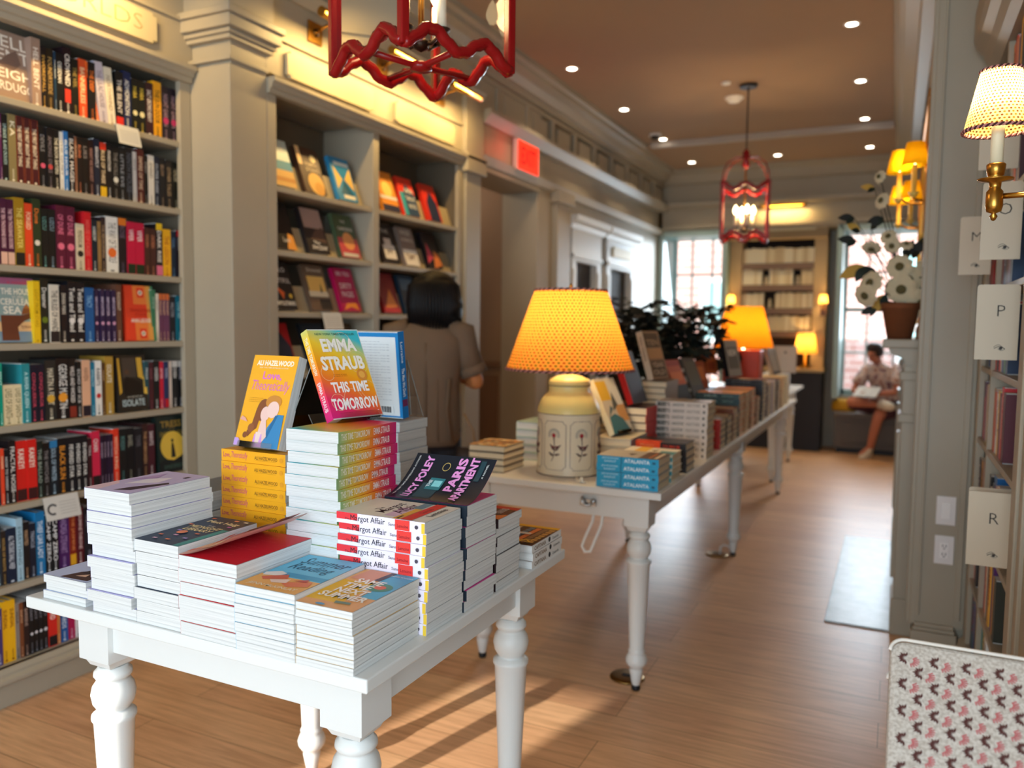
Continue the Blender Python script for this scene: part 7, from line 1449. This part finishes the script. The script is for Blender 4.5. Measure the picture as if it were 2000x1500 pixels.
b = MB(); b.loft([(0, 0, .76, .165, .125), (0, 0, .80, .175, .13), (0, -.005, .95, .17, .125), (0, -.01, 1.08, .165, .12), (0, -.015, 1.22, .185, .13), (0, -.012, 1.32, .20, .115), (0, -.008, 1.375, .165, .09), (0, 0, 1.41, .085, .068), (0, .005, 1.425, .06, .056)], SH, 32); b.tube([(0, -.133, 1.30), (0, -.142, 1.2), (0, -.137, 1.0), (0, -.134, .82)], 0.005, SH, 6)
for k in range(5): b.tube([(-.12+.06*k, -.108-.02*(1-abs(k-2)/2), 1.12), (-.11+.055*k, -.115-.015*(1-abs(k-2)/2), .95), (-.13+.065*k, -.11-.015*(1-abs(k-2)/2), .79)], 0.008, SH, 6)
b.build('shirt', W)
for s in (-1, 1):
    b = MB(); S, Eb = Vector(J['ls' if s < 0 else 'rs'][:3]), Vector(J['le' if s < 0 else 're'][:3])
    b.tube([S+Vector((-.06*s, 0, .03)), S+Vector((.015*s, 0, .01)), S+(Eb-S)*.35, S+(Eb-S)*.66], [.062, .074, .068, .066], SH, 18); b.tube([S+(Eb-S)*.60, S+(Eb-S)*.78], [.071, .073], SH, 18); b.build('sleeve', W)
b = MB(); b.tube([(.067*math.cos(a), -.002+.062*math.sin(a), 1.425+.012*math.sin(a)*-1) for a in [2*PI*k/24 for k in range(24)]], .016, SH, 8, closed=True); b.loft([(0, -.05, 1.375, .085, .035), (0, -.045, 1.40, .075, .035), (0, -.03, 1.445, .062, .04)], SH, 20); b.build('collar', W)
HR = mat('#0a090c', 0.5, spec=0.25)
b = MB(); b.loft([(.085, .03, 1.375, .06, .06), (.062, .028, 1.405, .10, .09), (.034, .03, 1.45, .143, .125), (.026, .04, 1.52, .149, .138), (.02, .045, 1.585, .139, .135), (.02, .045, 1.638, .108, .112), (.02, .045, 1.672, .064, .07), (.02, .045, 1.685, .02, .022)], HR, 32)
for k in range(26):
    a = PI*1.02+PI*.96*k/25; x, y = .026+.142*math.cos(a), .035+.132*math.sin(a); b.tube([(.02+.07*math.cos(a), .04+.07*math.sin(a), 1.66), (.02+.13*math.cos(a), .04+.128*math.sin(a), 1.60), (x, y, 1.50), (x*.95, y*.96, 1.375-.02*math.cos(a))], [.008, .010, .011, .006], HR, 5)
b.build('hair', W)
TR = mat('#1c1a20', 0.8)
b = MB(); b.loft([(0, 0, .74, .165, .12), (0, 0, .86, .168, .125), (0, 0, .95, .155, .115)], TR, 28)
for s in (-1, 1): b.tube([(.085*s, 0, .84), (.092*s, .02, .62), (.096*s, .03, .46), (.10*s, 0, .26), (.10*s, -.01, .10)], [.09, .082, .07, .062, .055], TR, 18)
b.build('trousers', W)
for s in (-1, 1):
    b = MB(); b.loft([(.105*s, .05, 0.0, .043, .115), (.105*s, .05, .03, .045, .12), (.104*s, .03, .06, .04, .09), (.10*s, 0, .10, .04, .045)], mat('#2a2624', 0.6), 18); b.build('shoe', W)
d = thing('shoulder_bag', 'brown leather bag hanging at the hip of the browsing person', 'bag', (-1.985, 3.60, 0.60), (0, 0, R(24)))
b = MB(); b.loft([(0, 0, 0, .06, .03), (0, 0, .02, .07, .035), (0, 0, .12, .065, .032), (0, 0, .16, .05, .018)], mat('#2c2220', 0.6), 18); b.build('bag_body', d)
b = MB(); b.tube([(.04, 0, .15), (.03, -.01, .25), (-.02, -.012, .34)], .006, mat('#8a6a44', 0.6), 8); b.build('strap', d)

# reading person on the window seat
P2 = thing('person', 'person in patterned shirt and shorts reading on the far window seat', 'person', (-0.04, 9.74, 0), (0, 0, R(-22)))
SK2 = mat('#b8735a', 0.55, noise=0.05)
J = {'hip': (0, 0, .56, .115), 'waist': (0, -.04, .72, .11), 'chest': (-.03, -.12, .89, .125), 'neck0': (-.05, -.19, 1.005, .058), 'neck': (-.06, -.225, 1.05, .05), 'head': (-.075, -.275, 1.12, (.072, .085)), 'crown': (-.08, -.275, 1.20, .062), 'nose': (-.09, -.365, 1.10, .011), 'chin': (-.08, -.33, 1.05, .024),
     'rs': (-.19, -.13, .96, .055), 're': (-.27, -.30, .72, .04), 'rw': (-.12, -.44, .68, .028), 'ls': (.14, -.14, .96, .055), 'le': (.20, -.30, .73, .042), 'lw': (.0, -.43, .70, .028),
     'rh': (-.09, -.08, .53, .09), 'rk': (-.28, -.40, .60, .06), 'ra': (.10, -.44, .60, .04), 'rt': (.20, -.47, .58, .034), 'lh': (.10, -.08, .53, .09), 'lk': (.08, -.45, .50, .062), 'la': (-.03, -.38, .10, .038), 'lt': (-.07, -.52, .038, .034)}
E_ = chain('hip', 'waist', 'chest', 'neck0', 'neck', 'head', 'crown')+chain('chest', 'rs', 're', 'rw')+chain('chest', 'ls', 'le', 'lw')+chain('hip', 'rh', 'rk', 'ra', 'rt')+chain('hip', 'lh', 'lk', 'la', 'lt')+[('head', 'nose'), ('head', 'chin')]
add_hand(J, E_, 'rw', 'R', (.7, -.6, 0), (0, -.3, 1), (.3, .3, .6)); add_hand(J, E_, 'lw', 'L', (-.7, -.6, 0), (0, -.3, 1), (-.3, .3, .6))
skin_body('body', J, E_, P2, SK2)
def floral():
    m, nt, bs, L = nodes_mat('patterned_shirt'); tc = N(nt, 'ShaderNodeTexCoord'); v = N(nt, 'ShaderNodeTexVoronoi', Scale=16.0); r = ramp(nt, [(0.0, '#6a3038'), (0.35, '#c8a090'), (0.6, '#e0d0c8'), (0.85, '#7a4a58')])
    L(tc.outputs['Object'], v.inputs['Vector']); L(v.outputs['Distance'], r.inputs[0]); L(r.outputs[0], bs.inputs['Base Color']); bs.inputs['Roughness'].default_value = 0.85; return m
FL = floral()
b = MB(); b.loft([(0, .0, .52, .165, .135), (0, -.01, .60, .17, .14), (-.01, -.05, .74, .165, .135), (-.03, -.11, .87, .18, .135), (-.04, -.15, .96, .165, .11), (-.05, -.185, 1.01, .085, .075), (-.052, -.195, 1.03, .062, .06)], FL, 28); b.build('shirt', P2)
for a, c in (('rs', 're'), ('ls', 'le')):
    S, Eb = Vector(J[a][:3]), Vector(J[c][:3]); b = MB(); b.tube([S+Vector((.05 if a == 'rs' else -.05, .0, .02)), S, S+(Eb-S)*.4, S+(Eb-S)*.72], [.066, .074, .07, .07], FL, 16); b.build('sleeve', P2)
SHO = mat('#4a2a34', 0.85)
b = MB(); b.loft([(0, 0, .465, .16, .13), (0, -.01, .52, .175, .145), (0, -.01, .60, .165, .14)], SHO, 24)
for a, c in (('rh', 'rk'), ('lh', 'lk')):
    S, Eb = Vector(J[a][:3]), Vector(J[c][:3]); b.tube([S, S+(Eb-S)*.5, S+(Eb-S)*.86], [.095, .088, .083], SHO, 16)
b.build('shorts', P2)
b = MB(); b.loft([(-.07, -.24, 1.10, .066, .07), (-.072, -.245, 1.15, .084, .092), (-.075, -.26, 1.20, .085, .098), (-.078, -.268, 1.24, .06, .072), (-.08, -.27, 1.255, .02, .024)], mat('#2c1c1a', 0.6), 24); b.build('hair', P2)
b = MB(); 
for s in (-.03, .03): b.lathe([(.0, 0), (.009, .001), (0, .004)], BLACK, 10, (-.083+s, -.352, 1.12), 'y')
b.tube([(-.105, -.352, 1.08), (-.085, -.356, 1.076), (-.065, -.352, 1.08)], .004, mat('#8a4038', .5), 5); b.build('face_features', P2)
for (x, y, z), rz, dx in (((-.045, -.44, 0), 0, 0), ((.16, -.46, .555), 1, 0)):
    b = MB()
    if rz == 0: b.loft([(x, y, .0, .047, .13), (x, y, .03, .048, .132), (x+.005, y+.03, .065, .042, .09), (x+.01, y+.06, .11, .042, .048)], mat('#d8cbb8', 0.6), 18)
    else: b.tube([(.08, -.435, .60), (.14, -.455, .595), (.21, -.475, .585), (.25, -.48, .58)], [.048, .052, .046, .025], mat('#d8cbb8', 0.6), 14)
    b.build('shoe', P2)
d = thing('open_book', 'open book held by the reading person', 'book', (-0.26, 9.30, 0.72), (R(35), 0, R(-22)))
b = MB(); b.box(-.13, .13, -.09, .09, -.004, .0, mat('#5a3a40', .5)); b.build('cover', d)
b = MB(); b.prism_y([(-.125, 0), (0, .004), (.125, 0), (.122, .010), (.05, .016), (0, .006), (-.05, .016), (-.122, .010)], -.085, .085, PAGES); b.build('pages', d)
